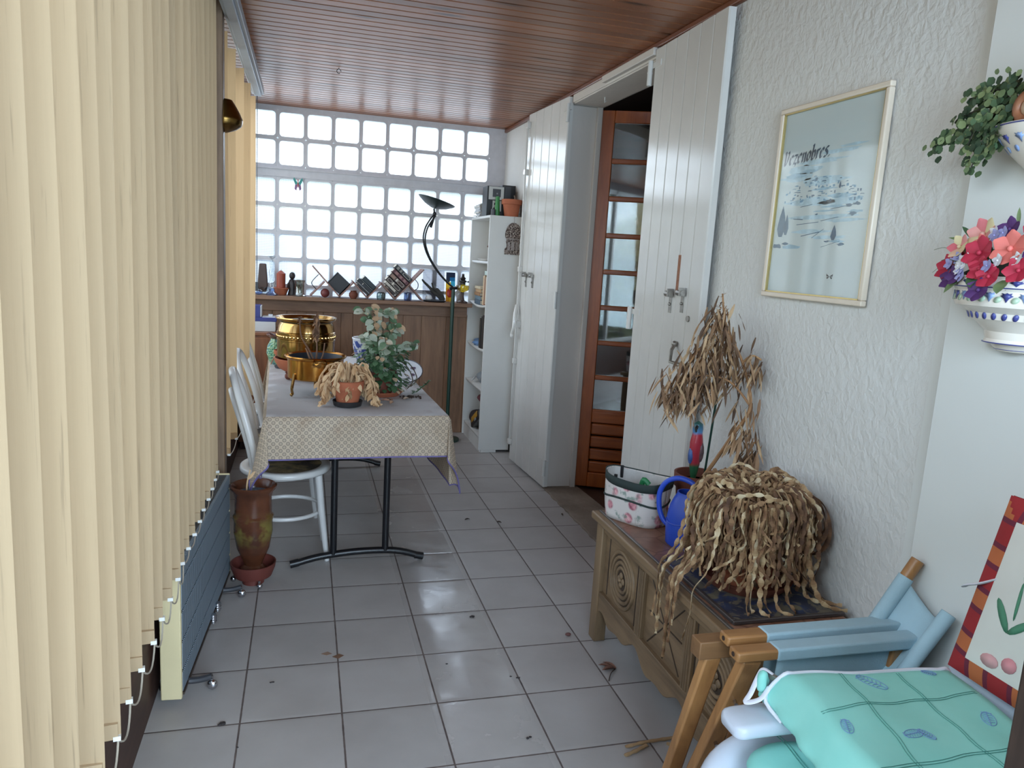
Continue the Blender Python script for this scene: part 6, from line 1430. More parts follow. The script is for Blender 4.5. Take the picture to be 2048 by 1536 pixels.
# tilted back uprights with the canvas back rolled loosely between them
u1a, u1b = Vector((1.595,-1.772,0.58)), Vector((1.722,-1.79,0.815))
m = MB(); m.tube([u1a,u1b],0.0165,14); m.build('back_dowel', CW2Z, dc, bevel=0.002)
m = MB(); m.tube([vl(u1a,u1b,0.02),vl(u1a,u1b,0.80)],0.0195,16); m.build('canvas_back_sleeve', CANV, dc)
u2a, u2b = Vector((1.595,-1.905,0.55)), Vector((1.70,-1.925,0.735))
m = MB(); m.tube([u2a,u2b],0.018,14); m.build('back_dowel', CANV, dc)
def backcl(u, v):
    a_ = vl(u1a,u1b,lerp(0.05,0.79,u)); b_ = vl(u2a,u2b,lerp(0.05,0.92,u)); q = a_.lerp(b_,v)
    bul = sin(pi*min(1,v*1.15)) if v < 0.87 else 0
    return q+Vector((min(0.0, 1.728-q.x-0.02*bul) if q.x+0.02*bul > 1.728 else 0.02*bul*u, 0, -0.035*sin(pi*v)))
m = MB(); m.grid(backcl, 12, 18); m.build('canvas_back', CANV, dc, solid=0.003)
# ================================================================== WHITE PLASTIC ARMCHAIR + CUSHIONS
PLAST = mplain('white_plastic', srgb(204,210,222), 0.32, var=0.03)
ac = thing('plastic_armchair','white plastic garden armchair in the right foreground with cushions on it','chair',(1.08,-2.255,0))
for y, sgn in ((0.27,1),(-0.27,-1)):
    m = MB(); pts = []
    prof = rrect(0.088,0.034,0.013,3)
    path = catmull([(0.0,y,0.553),(0.06,y,0.556),(0.25,y,0.553),(0.46,y+0.004*sgn,0.545),(0.56,y+0.004*sgn,0.54)],5)
    base = len(m.v); k_ = len(prof)
    for i, q in enumerate(path):
        w_ = 1.0 if i > 2 else (0.62,0.86,0.97)[i]
        for (px_, pz_) in prof: m.v.append((q.x, q.y+px_*w_, q.z+pz_*w_))
    for i in range(len(path)-1):
        for j in range(k_): j2=(j+1)%k_; m.face((base+i*k_+j2,base+i*k_+j,base+(i+1)*k_+j,base+(i+1)*k_+j2))
    m.face([base+j for j in range(k_)]); m.face([base+(len(path)-1)*k_+j for j in range(k_-1,-1,-1)]); m.build('armrest', PLAST, ac, ang=50)
    m = MB(); m.tube(catmull([(0.10,y*0.9,0.0),(0.10,y*0.9,0.2),(0.105,y*0.91,0.36),(0.11,y*0.92,0.41)],5),[0.026]*16,8,flat=0.7); m.build('leg', PLAST, ac)
    m = MB(); m.tube([(0.58,y*0.92,0.0),(0.53,y*0.92,0.42)],0.024,8); m.build('leg', PLAST, ac)
def seatf(u, v):
    x = lerp(-0.0,0.55,u); y = lerp(-0.25,0.25,v); 
    z = 0.415-0.02*u-0.02*sin(pi*v)*0.5
    if u < 0.16: x = lerp(-0.02,0.088,u/0.16)+0.05*abs(v-0.5)**2*4*(1-u/0.16); z -= 0.055*(1-u/0.16)**2
    return (x,y,z)
m = MB(); m.grid(seatf, 24, 16); m.build('seat', PLAST, ac, solid=0.014)
m = MB(); m.grid(lambda u,v: (0.545+0.06*u+0.02*(abs(v-0.5)*2)**2*-1, lerp(-0.27,0.27,v)*(1-0.12*u*u), 0.40+0.40*u-0.05*u*(abs(v-0.5)*2)**3), 14, 14); m.build('backrest', PLAST, ac, solid=0.012)
m = MB(); m.tube(catmull([(0.05,-0.255,0.30),(0.0,-0.15,0.36),(-0.012,0,0.375),(0.0,0.15,0.36),(0.05,0.255,0.30)],6),[0.03]*25,8,flat=0.6); m.build('front_apron', PLAST, ac)
m = MB(); m.tube(catmull([(0.0,0.25,0.25),(0.005,0.30,0.34),(0.06,0.335,0.405),(0.2,0.345,0.435),(0.5,0.34,0.44)],7),[0.045]*29,12,flat=0.8); m.build('lower_arm_curve', PLAST, ac)
# mint green cushions
def mint(name):
    t = NT(name); co_ = t.coord(); t.bump(t.noise(co_,300,2),0.15,0.001); n_ = t.noise(co_,5,4)
    return t.set(t.ramp(n_,((0.3,srgb(136,212,200)),(0.7,srgb(156,224,212)))),0.8)
MINT = mint('mint_cotton'); DGL = mplain('embroidered_line', srgb(72,140,130),0.8,var=0.05); LILAC = mplain('lilac_embroidery', srgb(126,156,200),0.8,var=0.08); WZIP = mplain('white_zip', srgb(226,226,236),0.6,var=0.02)
cu = thing('mint_cushion','large mint green zipped cushion with stitched squares and leaf embroidery, lying on the white armchair','cushion',(1.178,-1.972,0.573),radians(-6))
CLW, CLD, CLH = 0.44, 0.47, 0.098
def ctop(x, y):      # x: 0..CLW, y: 0..-CLD ; height of the upper face
    u = x/CLW; v = -y/CLD; e = min(u,1-u,v,1-v)
    return CLH*(1-(1-min(1,e/0.085))**2.6*0.5)+0.006*sin(u*7)*sin(v*6)+0.004*mnoise.noise((x*9,y*9,1))
def cpt(u, v):
    x = u*CLW; y = -v*CLD; return (x+0.006*sin(v*9), y+0.004*sin(u*11), ctop(x,y))
m = MB(); m.grid(cpt, 30, 30)
def cside(t, w):
    # perimeter
    if t < 0.25: u, v = t*4, 0
    elif t < 0.5: u, v = 1, (t-0.25)*4
    elif t < 0.75: u, v = 1-(t-0.5)*4, 1
    else: u, v = 0, 1-(t-0.75)*4
    p = Vector(cpt(u,v)); c_ = Vector((CLW/2,-CLD/2,0)); o_ = (p-c_); o_.z = 0; o_.normalize()
    bul = 0.016*sin(pi*w); return p+o_*bul*1.2+Vector((0,0,-p.z*w))+o_*(-0.02*w*w)+o_*0.004*sin(t*140)*w*(1-w)*4
m.grid(lambda t_,w: cside(t_,w), 120, 6); m.poly([cside(i/60,1) for i in range(60)]); 
m.build('cover', MINT, cu, ang=60, merge=0.0006)
def onc(pts, rad, name, mat, lift=0.0012, closed=False):
    q = MB(); q.tube([(x,y,ctop(x,y)+lift) for x,y in pts],rad,5,closed=closed); return q.build(name, mat, cu)
for k,(a_,b_) in enumerate((((0.145,0.0),(0.10,-0.465)),((0.285,0.0),(0.25,-0.465)),((0.005,-0.17),(0.435,-0.12)),((0.005,-0.335),(0.435,-0.30)))):
    for off in (0,0.006):
        pts = [(lerp(a_[0],b_[0],i/24)+ (off if abs(b_[1]-a_[1])>0.3 else 0)+0.0025*sin(i*1.1+k), lerp(a_[1],b_[1],i/24)+(off if abs(b_[1]-a_[1])<0.3 else 0)+0.0025*sin(i*0.9+k)) for i in range(1,24)]
        onc(pts,0.0006,'stitched_line',DGL)
def emb(cx, cy, s_, rot):
    R2 = Matrix.Rotation(rot,2)
    def tr(p): q = R2@Vector(p); return (cx+q.x*s_, cy+q.y*s_)
    out = [tr((cos(a)*0.5*(1 if True else 0), 1.0*sin(a)*(0.9 if sin(a)<0 else 1))) for a in [2*pi*i/24 for i in range(24)]]
    onc(out,0.0007,'leaf_embroidery',LILAC,closed=True); onc([tr((0,-0.9+1.9*i/6)) for i in range(7)],0.0008,'leaf_embroidery',LILAC)
    for k in range(-2,4): onc([tr((0,k*0.25)),tr((0.2,k*0.25+0.1)),tr((0.36,k*0.25+0.16))],0.0006,'leaf_embroidery',LILAC); onc([tr((0,k*0.25)),tr((-0.2,k*0.25+0.1)),tr((-0.36,k*0.25+0.16))],0.0006,'leaf_embroidery',LILAC)
emb(0.20,-0.07,0.034,radians(40)); emb(0.165,-0.245,0.022,radians(100)); emb(0.19,-0.25,0.018,radians(30)); emb(0.36,-0.04,0.016,radians(60)); emb(0.045,-0.215,0.022,radians(-20)); emb(0.36,-0.21,0.026,radians(-30)); emb(0.06,-0.41,0.022,radians(50))
q = MB(); pts = [Vector(cpt(1-i/20,0.045))+Vector((0,0,0.002)) for i in range(20)]+[Vector(cpt(0.012,0.02))+Vector((-0.006,0.002,-0.012)),Vector(cside(0.985,0.45))+Vector((-0.004,0,0)),Vector(cside(0.965,0.8))+Vector((-0.004,0,0))]
q.tube(catmull(pts,3),0.0045,8); q.build('zip', WZIP, cu)
q = MB(); c0 = Vector((0.012,0.004,0.07)); q.box((-0.006,-0.004,-0.004),(0.022,0.006,0.008),TR(c0.x,c0.y,c0.z,radians(-60))); q.build('zip_pull', STEEL, cu, bevel=0.001)
q = MB(); q.tube(catmull([(0.016,0.008,0.075),(-0.004,0.016,0.085),(-0.018,0.012,0.07),(-0.03,0.014,0.03),(-0.045,0.004,0.015),(-0.02,-0.01,0.03),(0.0,-0.005,0.055)],5),0.0065,8,flat=0.35); q.build('ribbon', WZIP, cu)
q = MB(); q.grid(lambda u,v: (-0.010+0.013*sin(pi*v)*cos(2*pi*u)*(1+0.5*mnoise.noise((u*4,v*3,2))), 0.006+0.011*sin(pi*v)*sin(2*pi*u)*(1+0.5*mnoise.noise((u*4,v*3,7))), 0.062+0.026*-cos(pi*v)), 20, 10); q.build('bunched_corner', MINT, cu)
# second cushion below, rolled towel
c2 = thing('mint_cushion','folded mint green cushion lying on the seat, under the zipped cushion','cushion',(1.115,-2.0,0.425),radians(-4))
m = MB()
def c2f(u, v):
    a = 2*pi*u; x = 0.20+0.20*(abs(cos(a))**0.5)*(1 if cos(a)>0 else -1); y = -0.085+0.125*(abs(sin(a))**0.5)*(1 if sin(a)>0 else -1)
    k = sin(pi*v)**0.45; return (0.20+(x-0.20)*k, -0.085+(y+0.085)*k, 0.004+0.035*(1-cos(pi*v))*(1+0.15*sin(x*20)))
m.grid(c2f, 44, 12); m.build('cover', MINT, c2, ang=60)
for off in (0,0.007):
    q = MB(); q.tube([(0.10+off+0.002*sin(i),0.035-0.02*i,0.0765+0.004*sin(i*0.4)) for i in range(-0,10)],0.001,5); q.build('stitched_line', DGL, c2)
tw = thing('rolled_towel','rolled white-lilac quilt tucked between the two mint cushions','towel',(1.25,-2.062,0.5375),radians(-80))
TWM = mplain('lilac_white_terry', srgb(198,196,222), 0.9, var=0.05, nscale=20, bump=0.3, bscale=200)
m = MB(); sp_ = [( (0.010+0.0036*(i/9))*cos(i*0.62), (0.010+0.0036*(i/9))*0.75*sin(i*0.62)) for i in range(60)]
m.grid(lambda u,v: (v*0.24-0.02, sp_[int(u*59)][0]*(1+0.03*sin(v*9)), sp_[int(u*59)][1]), 59, 6); m.build('roll', TWM, tw, solid=0.007)
# floral cushion with a checked border, upright at the right
fc = thing('floral_cushion','upright white flowered cushion with a red and orange checked border at the right edge','cushion',(1.612,-2.025,0.668),rot=(0,radians(5),0))
FW, FH, FT = 0.42, 0.42, 0.05
def fcp(u, v, s_):
    e = min(u,1-u,v,1-v); th_ = FT/2*(1-(1-min(1,e/0.16))**2*0.85)
    return (s_*th_, -u*FW-0.20*v*FH*0.6 , v*FH)
t = NT('flowered_cotton'); t.bump(t.noise(t.coord(),200,2),0.1,0.001); FCW = t.set(t.ramp(t.noise(t.coord(),6,3),((0.3,srgb(214,208,200)),(0.7,srgb(226,222,214)))),0.85)
RC = [mplain('check_red', srgb(158,40,44),0.85,var=0.1), mplain('check_orange', srgb(190,104,62),0.85,var=0.1), mplain('check_plum', srgb(112,38,58),0.85,var=0.1)]
m = MB(); N = 36
for s_ in (-1,1):
    b0 = len(m.v)
    for i in range(N+1):
        for j in range(N+1): m.v.append(fcp(i/N,j/N,s_))
    for i in range(N):
        for j in range(N):
            border = min(i,N-1-i,j,N-1-j) < 4
            if border:
                k = (j if min(i,N-1-i) < min(j,N-1-j) else i); ph = k % 9; m.cm = 3 if ph in (4,8) else (1 if ph < 4 else 2)
            else: m.cm = 0
            q_ = (b0+i*(N+1)+j, b0+(i+1)*(N+1)+j, b0+(i+1)*(N+1)+j+1, b0+i*(N+1)+j+1); m.face(q_ if s_ < 0 else q_[::-1])
m.build('cover', [FCW]+RC, fc)
def decal(pts, name, col, lift=0.0015):
    q = MB(); q.poly([tuple(Vector(fcp(u,v,-1))+Vector((-lift,0,0))) for u,v in pts]); q.build(name, mplain(name+'_dye', col,0.85,var=0.12), fc, solid=0.001)
def blobp(cu_, cv_, ru, rv, rot=0, n=12): return [(cu_+ru*cos(a)*cos(rot)-rv*sin(a)*sin(rot), cv_+ru*cos(a)*sin(rot)+rv*sin(a)*cos(rot)) for a in [2*pi*i/n for i in range(n)]]
for (u,v,ru,rv,rot,nm,c_) in ((0.30,0.66,0.05,0.10,0.3,'green_leaf',srgb(84,140,110)),(0.38,0.60,0.04,0.07,-0.4,'coral_flower',srgb(220,120,108)),(0.22,0.42,0.02,0.09,0.6,'green_leaf',srgb(84,140,110)),(0.32,0.40,0.02,0.07,-0.7,'green_leaf',srgb(84,140,110)),(0.27,0.52,0.008,0.10,0.1,'stem_line',srgb(84,140,110)),(0.24,0.17,0.05,0.035,0,'pink_flower',srgb(226,170,170)),(0.34,0.2,0.04,0.04,0.4,'pink_flower',srgb(226,150,156)),(0.6,0.5,0.08,0.1,0,'coral_flower',srgb(220,120,108)),(0.7,0.3,0.03,0.1,0.6,'green_leaf',srgb(84,140,110))):
    decal(blobp(u,v,ru,rv,rot), nm, c_)
q = MB(); q.tube(catmull([(-0.012,-0.10,0.26),(-0.022,-0.05,0.22),(-0.02,-0.015,0.20),(-0.01,0.0,0.19)],4),0.008,8,flat=0.35); q.build('tie_ribbon', WZIP, fc)
# dark wooden furniture edge at the right foreground
dkc = thing('dark_cabinet','dark brown moulded wooden furniture edge at the bottom right corner','cabinet',(1.058,-2.66,0))
DWD = mwood('dark_stained_wood', srgb(44,34,30), srgb(74,58,50), 'Z', 0.4)
m = MB(); m.box((0.016,0.0,0.03),(0.66,0.045,1.32)); m.build('side_panel', DWD, dkc, bevel=0.003)
for x0,x1,y1 in ((0.0,0.014,0.052),(0.014,0.022,0.06),(0.022,0.04,0.054)):
    m = MB(); m.box((x0,0.0,0.0),(x1,y1,1.32)); m.build('edge_moulding', DWD, dkc, bevel=0.004)
m = MB(); m.box((0.04,0.0,0.0),(0.66,0.04,0.06)); m.build('plinth', DWD, dkc)
# ================================================================== FRAMED PRINT
FY0, FY1, FZ0, FZ1 = -0.925, -1.43, 1.442, 2.072
fp = thing('framed_print','tall framed blue watercolour print of a hill village, hanging on the plaster wall','picture',(XW-0.026,FY0,FZ0))
# local: u runs along -y, w = z ; the frame sits 4 mm off the plaster
FWd, FHt = FY0-FY1, FZ1-FZ0
CRF = mplain('cream_frame', srgb(222,208,190), 0.35, var=0.03); GOLD = mplain('gold_fillet', srgb(196,176,120), 0.3, 0.8, var=0.05)
fw = 0.017
def fbox(m, u0, u1, z0, z1, x0, x1): m.box((x0,-u1,z0),(x1,-u0,z1))
for a_ in ((0,FWd,0,fw),(0,FWd,FHt-fw,FHt),(0,fw,fw,FHt-fw),(FWd-fw,FWd,fw,FHt-fw)):
    m = MB(); fbox(m,*a_,0.0,0.02); m.build('frame_bar', CRF, fp, bevel=0.004, bseg=3)
m = MB()
for a_ in ((fw,FWd-fw,fw,fw+0.004),(fw,FWd-fw,FHt-fw-0.004,FHt-fw),(fw,fw+0.004,fw,FHt-fw),(FWd-fw-0.004,FWd-fw,fw,FHt-fw)): fbox(m,*a_,0.004,0.014)
m.build('gold_fillet', GOLD, fp)
m = MB(); fbox(m,fw*0.5,FWd-fw*0.5,fw*0.5,FHt-fw*0.5,0.0125,0.019)
t = NT('print_paper'); PAP = t.set(t.ramp(t.noise(t.coord(),3,3),((0.3,srgb(192,204,204)),(0.7,srgb(200,210,208)))),0.7); m.build('paper', PAP, fp)
def ink(name, c, a=1.0): return mplain(name, c, 0.75, var=0.18, nscale=50)
I1,I2,I3,I4 = ink('ink_dark',srgb(74,100,122)),ink('ink_mid',srgb(108,146,172)),ink('ink_pale',srgb(150,182,198)),ink('ink_wash',srgb(172,198,208))
PXL = 0.0122
def pp(u, v, k=0): return (PXL-0.00008*k, -u*FWd, v*FHt)
random.seed(12)
def patch(mb, c, ru, rv, k, n=14, rough=0.35): mb.poly([pp(c[0]+ru*cos(a)*(1+random.uniform(-rough,rough)), c[1]+rv*sin(a)*(1+random.uniform(-rough,rough)), k) for a in [2*pi*i/n for i in range(n)]])
# sky and hill washes
m = MB()
for c,ru,rv in (((0.28,0.665),0.20,0.022),((0.45,0.70),0.22,0.014),((0.6,0.735),0.2,0.010),((0.25,0.63),0.17,0.02),((0.72,0.755),0.12,0.006),((0.5,0.60),0.22,0.02),((0.4,0.50),0.26,0.022),((0.7,0.49),0.18,0.018),((0.5,0.42),0.3,0.012),((0.4,0.35),0.22,0.010),((0.75,0.40),0.15,0.01),((0.6,0.32),0.18,0.008)): patch(m,c,ru,rv,1)
m.build('colour_wash', I4, fp, smooth=False)
m = MB()
for c,ru,rv in (((0.22,0.64),0.12,0.012),((0.34,0.655),0.10,0.010),((0.68,0.52),0.10,0.012),((0.8,0.50),0.07,0.010),((0.62,0.47),0.1,0.006),((0.25,0.27),0.09,0.012),((0.55,0.45),0.1,0.004),((0.82,0.44),0.06,0.008),((0.7,0.30),0.06,0.008),((0.5,0.56),0.12,0.006)): patch(m,c,ru,rv,2)
m.build('colour_wash', I3, fp, smooth=False)
# houses climbing the hill
m = MB(); md = MB()
for i in range(95):
    u = random.uniform(0.12,0.86); top = 0.615-0.14*abs(u-0.47)**1.3*2; v = random.uniform(0.49,max(0.5,top)); w_ = random.uniform(0.015,0.045); h_ = random.uniform(0.008,0.022)
    tgt = md if random.random() < 0.4 else m; k = 3 if tgt is m else 4
    if random.random() < 0.5:
        tgt.poly([pp(u,v,k),pp(u+w_*0.5,v,k),pp(u+w_*0.5,v+h_*0.7,k),pp(u,v+h_*0.7,k)])
    else: tgt.poly([pp(u-0.004,v+h_,k),pp(u+w_,v+h_,k),pp(u+w_*0.8,v+h_*1.25,k),pp(u+w_*0.15,v+h_*1.25,k)])
m.build('village_houses', I2, fp, smooth=False); md.build('village_shadows', I1, fp, smooth=False)
# trees: two cypresses, scrub, stroke lines
m = MB()
def cyp(u, v, w_, h_): 
    m.poly([pp(u-w_*0.2,v,5),pp(u+w_*0.25,v,5),pp(u+w_*0.55,v+h_*0.3,5),pp(u+w_*0.4,v+h_*0.65,5),pp(u+w_*0.02,v+h_,5),pp(u-w_*0.3,v+h_*0.62,5),pp(u-w_*0.5,v+h_*0.25,5)])
cyp(0.115,0.325,0.085,0.165); cyp(0.17,0.335,0.05,0.11); cyp(0.655,0.305,0.05,0.075); cyp(0.66,0.555,0.02,0.035)
for (u,v,ru,rv) in ((0.47,0.435,0.018,0.004),(0.80,0.43,0.03,0.009),(0.83,0.475,0.03,0.008),(0.76,0.47,0.03,0.007),(0.73,0.285,0.03,0.007),(0.10,0.275,0.05,0.012),(0.18,0.29,0.03,0.008),(0.6,0.3,0.03,0.004)): patch(m,(u,v),ru,rv,5,11,0.45)
for (a_,b_,w_) in (((0.28,0.385),(0.5,0.395),0.003),((0.52,0.40),(0.68,0.415),0.003),((0.34,0.325),(0.52,0.345),0.004),((0.6,0.455),(0.85,0.475),0.003),((0.3,0.475),(0.42,0.485),0.003),((0.45,0.315),(0.56,0.36),0.003),((0.24,0.415),(0.34,0.41),0.004),((0.55,0.27),(0.72,0.30),0.002)):
    m.poly([pp(*a_,5),pp(*b_,5),pp(b_[0],b_[1]+w_,5),pp(a_[0],a_[1]+w_,5)])
m.build('trees', I1, fp, smooth=False)
# little dark butterfly near the foot of the sheet
m = MB()
for s_ in (-1,1): m.poly([pp(0.67,0.128,5),pp(0.67+s_*0.03,0.142,5),pp(0.67+s_*0.028,0.128,5)]); m.poly([pp(0.67,0.128,5),pp(0.67+s_*0.028,0.124,5),pp(0.67+s_*0.02,0.115,5)])
m.build('butterfly_mark', ink('ink_black',srgb(60,66,70)), fp, smooth=False)
# blackletter title, drawn with a broad-nib stroke
m = MB(); NIB = Vector((0.0042,0.0030))
def stroke(pts, k=6):
    for a_, b_ in zip(pts, pts[1:]):
        a_, b_ = Vector(a_), Vector(b_)
        q = [a_-NIB, a_+NIB, b_+NIB, b_-NIB]
        m.poly([(PXL-0.0006, -x, z) for x, z in q])
GL_ = {'V':([[(-0.04,0.86),(0.10,0.98),(0.16,0.85),(0.20,0.12),(0.30,0.0)],[(0.30,0.0),(0.50,0.32),(0.60,0.80),(0.50,0.98)]],0.80),
 'e':([[(0.42,0.12),(0.22,0.0),(0.06,0.15),(0.06,0.5),(0.28,0.66),(0.40,0.5),(0.08,0.32)]],0.56),
 'z':([[(0.04,0.6),(0.4,0.6),(0.06,0.06),(0.42,0.02),(0.3,-0.16)]],0.54),
 'n':([[(0.06,0.62),(0.1,0.55),(0.1,0.0)],[(0.1,0.5),(0.34,0.65),(0.42,0.5),(0.42,0.05),(0.5,0.0)]],0.62),
 'o':([[(0.24,0.66),(0.06,0.48),(0.06,0.15),(0.24,0.0),(0.42,0.18),(0.42,0.5),(0.24,0.66)]],0.58),
 'b':([[(0.04,1.02),(0.1,0.95),(0.1,0.08),(0.26,0.0),(0.44,0.18),(0.44,0.48),(0.28,0.64),(0.1,0.46)]],0.6),
 'r':([[(0.06,0.62),(0.1,0.55),(0.1,0.0)],[(0.1,0.48),(0.28,0.66),(0.36,0.55)]],0.46),
 's':([[(0.4,0.62),(0.2,0.66),(0.06,0.5),(0.36,0.28),(0.38,0.1),(0.2,0.0),(0.02,0.06)]],0.54),
 '.':([[(0.05,0.04),(0.1,0.0)]],0.25)}
x_ = 0.030; S_ = 0.047; base_ = 0.70*FHt
for chs in 'Vezenobres.':
    sts, adv = GL_[chs]
    for st_ in sts: stroke([(x_+p[0]*S_*0.82+p[1]*S_*0.16, base_+p[1]*S_+ (x_-0.03)*0.05) for p in st_])
    x_ += adv*S_*0.84
m.build('title_lettering', ink('ink_title',srgb(70,84,98)), fp, smooth=False)
def pglass():
    t = NT('picture_glass'); t.n('TexCoord'); tp_ = t.n('BsdfTransparent'); gl = t.n('BsdfGlossy'); gl.inputs['Roughness'].default_value = 0.06
    mx = t.n('MixShader'); mx.inputs[0].default_value = 0.045; t.l(tp_.outputs[0],mx.inputs[1]); t.l(gl.outputs[0],mx.inputs[2]); t.l(mx.outputs[0],t.out.inputs[0]); return t.m
m = MB(); fbox(m,fw,FWd-fw,fw,FHt-fw,0.0085,0.0095); m.build('glass', pglass(), fp, smooth=False)
m = MB(); m.box((0.019,-FWd*0.5-0.02,FHt-0.06),(0.0285,-FWd*0.5+0.02,FHt-0.03)); m.build('hanger', STEEL, fp)
# ================================================================== WALL PLANTERS
XP = XW-0.031
CHW = mplain('cream_faience', srgb(226,216,204), 0.22, var=0.03); COB = mplain('cobalt_paint', srgb(70,74,136), 0.3, var=0.15); LBL = mplain('light_blue_paint', srgb(132,154,196),0.3,var=0.12); LGN = mplain('pale_green_paint', srgb(176,198,172),0.3,var=0.1)
def planter(label, yc, zr, R, prof, name='wall_planter'):
    r = thing(name, label, 'planter', (XP, yc, zr)); 
    m = MB(); m.lathe([(max(0.001,a*R),z*R) for a,z in prof], 40, None, pi/2, 3*pi/2); 
    m.poly([(0,max(0.001,a*R),z*R) for a,z in prof]+[(0,-max(0.001,a*R),z*R) for a,z in prof[::-1]]); m.build('bowl', CHW, r, ang=30)
    def rz(z):
        for (a0,z0),(a1,z1) in zip(prof,prof[1:]):
            if min(z0,z1) <= z <= max(z0,z1) and abs(z1-z0) > 1e-6: return lerp(a0,a1,(z-z0)/(z1-z0))
        return prof[-1][0]
    def on(a, z, lift=1.012): q = rz(z)*R*lift; return (q*cos(a), q*sin(a), z*R)
    return r, on
def band(r, on, z, rad, mat, name='painted_line'):
    m = MB(); m.tube([on(pi/2+pi*i/40, z, 1.005) for i in range(1,40)], rad, 6, flat=0.6); m.build(name, mat, r)
def motif(r, on, a, z, wa, hz, mat, name, shape='oval'):
    m = MB()
    if shape == 'oval': pts = [on(a+wa*cos(t)+0.25*wa*sin(t), z+hz*sin(t)) for t in [2*pi*i/12 for i in range(12)]]
    else: pts = [on(a+wa*x, z+hz*y) for x,y in ((0,-1),(0.35,-0.2),(0.95,0.35),(0.6,0.55),(0.75,0.95),(0.3,0.75),(0,1),(-0.3,0.75),(-0.75,0.95),(-0.6,0.55),(-0.95,0.35),(-0.35,-0.2))]
    m.poly(pts[::-1]); m.build(name, mat, r, solid=0.0006)
PROF = [(0.25,-1.16),(0.30,-1.12),(0.36,-1.05),(0.46,-1.03),(0.44,-0.97),(0.47,-0.85),(0.60,-0.72),(0.70,-0.66),(0.74,-0.56),(0.80,-0.52),(0.93,-0.46),(0.955,-0.40),(0.95,-0.22),(0.98,-0.18),(0.97,-0.04),(1.0,0.0),(0.94,0.0),(0.90,-0.2)]
p1, on1 = planter('painted cream and blue wall planter filled with artificial red, pink and lilac flowers', -1.945, 1.545, 0.142, PROF, 'wall_planter')
band(p1,on1,-0.17,0.0022,COB); band(p1,on1,-1.03,0.0024,COB); band(p1,on1,-1.13,0.0012,COB)
for i in range(13):
    a = pi/2+pi*(i+0.5)/13; motif(p1,on1,a,-0.31,0.095,0.075,COB if i%2==0 else LBL,'painted_palmette','fan')
    motif(p1,on1,a+pi/26,-0.345,0.055,0.05,LGN,'painted_leaf')
for i in range(15): motif(p1,on1,pi/2+pi*(i+0.5)/15,-0.61,0.055,0.055,COB,'painted_drop')
for i in range(8): motif(p1,on1,pi/2+pi*(i+0.5)/8,-0.10,0.11,0.045,COB if i%2 else LBL,'painted_leaf','fan')
# flowers -------------------------------------------------------------------------
fl_ = thing('flower_bunch','bunch of artificial red, pink, purple and lilac flowers in the lower wall planter','flowers',(XP-0.05,-1.945,1.548))
REDM = mplain('red_petal', srgb(176,42,66),0.6,var=0.15,nscale=40); PINK = mvar('pink_petal',((0.1,srgb(214,110,120)),(0.6,srgb(232,168,160)),(0.95,srgb(228,214,170))),0.6); PURP = mplain('purple_petal', srgb(84,48,104),0.6,var=0.2,nscale=40); LIL = mplain('lilac_petal', srgb(158,156,202),0.6,var=0.1); WHT = mplain('white_petal', srgb(222,220,224),0.6,var=0.05); CORAL = mplain('coral_petal', srgb(226,122,112),0.6,var=0.12)
LEAFG = mvar('silk_leaf',((0.1,srgb(52,78,52)),(0.6,srgb(86,116,78)),(0.95,srgb(140,156,104))),0.6)
def flower(name, mat, c, nrm, R, petals, wide=0.7, cup=0.4, heart=None):
    m = MB(); n = Vector(nrm).normalized(); x = n.orthogonal().normalized(); y = n.cross(x); off = random.uniform(0,1)
    for k in range(petals):
        a = 2*pi*(k+off)/petals; d = (x*cos(a)+y*sin(a))+n*cup; m.cv = random.random()
        m.leaf(Vector(c), d, n, R, R*wide, 0.25, -0.25, 4, 0, R*0.06)
    m.ball(Vector(c)+n*R*0.12, R*0.16, 6); m.build(name, mat, fl_, ang=60)
random.seed(17)
# local: x towards the room is negative
for (y,z,x,R,mt,nm,pt_,wd) in ((0.125,0.012,-0.045,0.034,REDM,'red_flower',6,0.8),(0.105,0.045,-0.03,0.030,REDM,'red_flower',6,0.75),(0.095,0.06,-0.05,0.032,PINK,'pink_flower',6,0.7),(0.055,0.088,-0.03,0.042,PINK,'pink_flower',7,0.7),(0.015,0.045,-0.075,0.040,REDM,'red_flower',6,0.85),(-0.005,0.01,-0.09,0.030,REDM,'red_flower',5,0.85),(-0.05,0.055,-0.065,0.042,CORAL,'coral_flower',6,0.8),(-0.035,-0.005,-0.095,0.030,REDM,'red_flower',5,0.9),
    (0.095,-0.012,-0.06,0.032,PURP,'purple_flower',6,0.8),(0.07,-0.005,-0.075,0.026,PURP,'purple_flower',5,0.8),(-0.02,-0.035,-0.10,0.030,PURP,'purple_flower',6,0.8),(0.0,0.10,-0.02,0.030,PURP,'purple_flower',5,0.7),(-0.07,0.09,-0.03,0.03,REDM,'red_flower',5,0.8),(0.03,0.068,-0.06,0.022,CORAL,'coral_flower',5,0.8),(-0.09,0.01,-0.08,0.032,REDM,'red_flower',6,0.8),(-0.10,0.06,-0.05,0.034,PURP,'purple_flower',6,0.8),(0.12,-0.014,-0.04,0.018,CORAL,'coral_flower',5,0.8)):
    flower(nm, mt, (x,y,z), (-1,0.3*y*5,0.35), R, pt_, wd)
for (y,z,x) in ((0.108,0.022,-0.062),(0.082,0.035,-0.066),(0.062,0.028,-0.074),(0.045,0.032,-0.08),(0.052,0.012,-0.084),(0.050,-0.005,-0.084),(0.0,0.085,-0.06),(0.012,0.092,-0.05),(-0.02,0.09,-0.06),(-0.03,0.018,-0.10),(-0.045,0.03,-0.09),(-0.08,0.035,-0.08)):
    flower('lilac_floret', LIL if random.random()<0.8 else WHT, (x,y,z), (-1,0.2,0.2), 0.0155, 5, 0.75, 0.25)
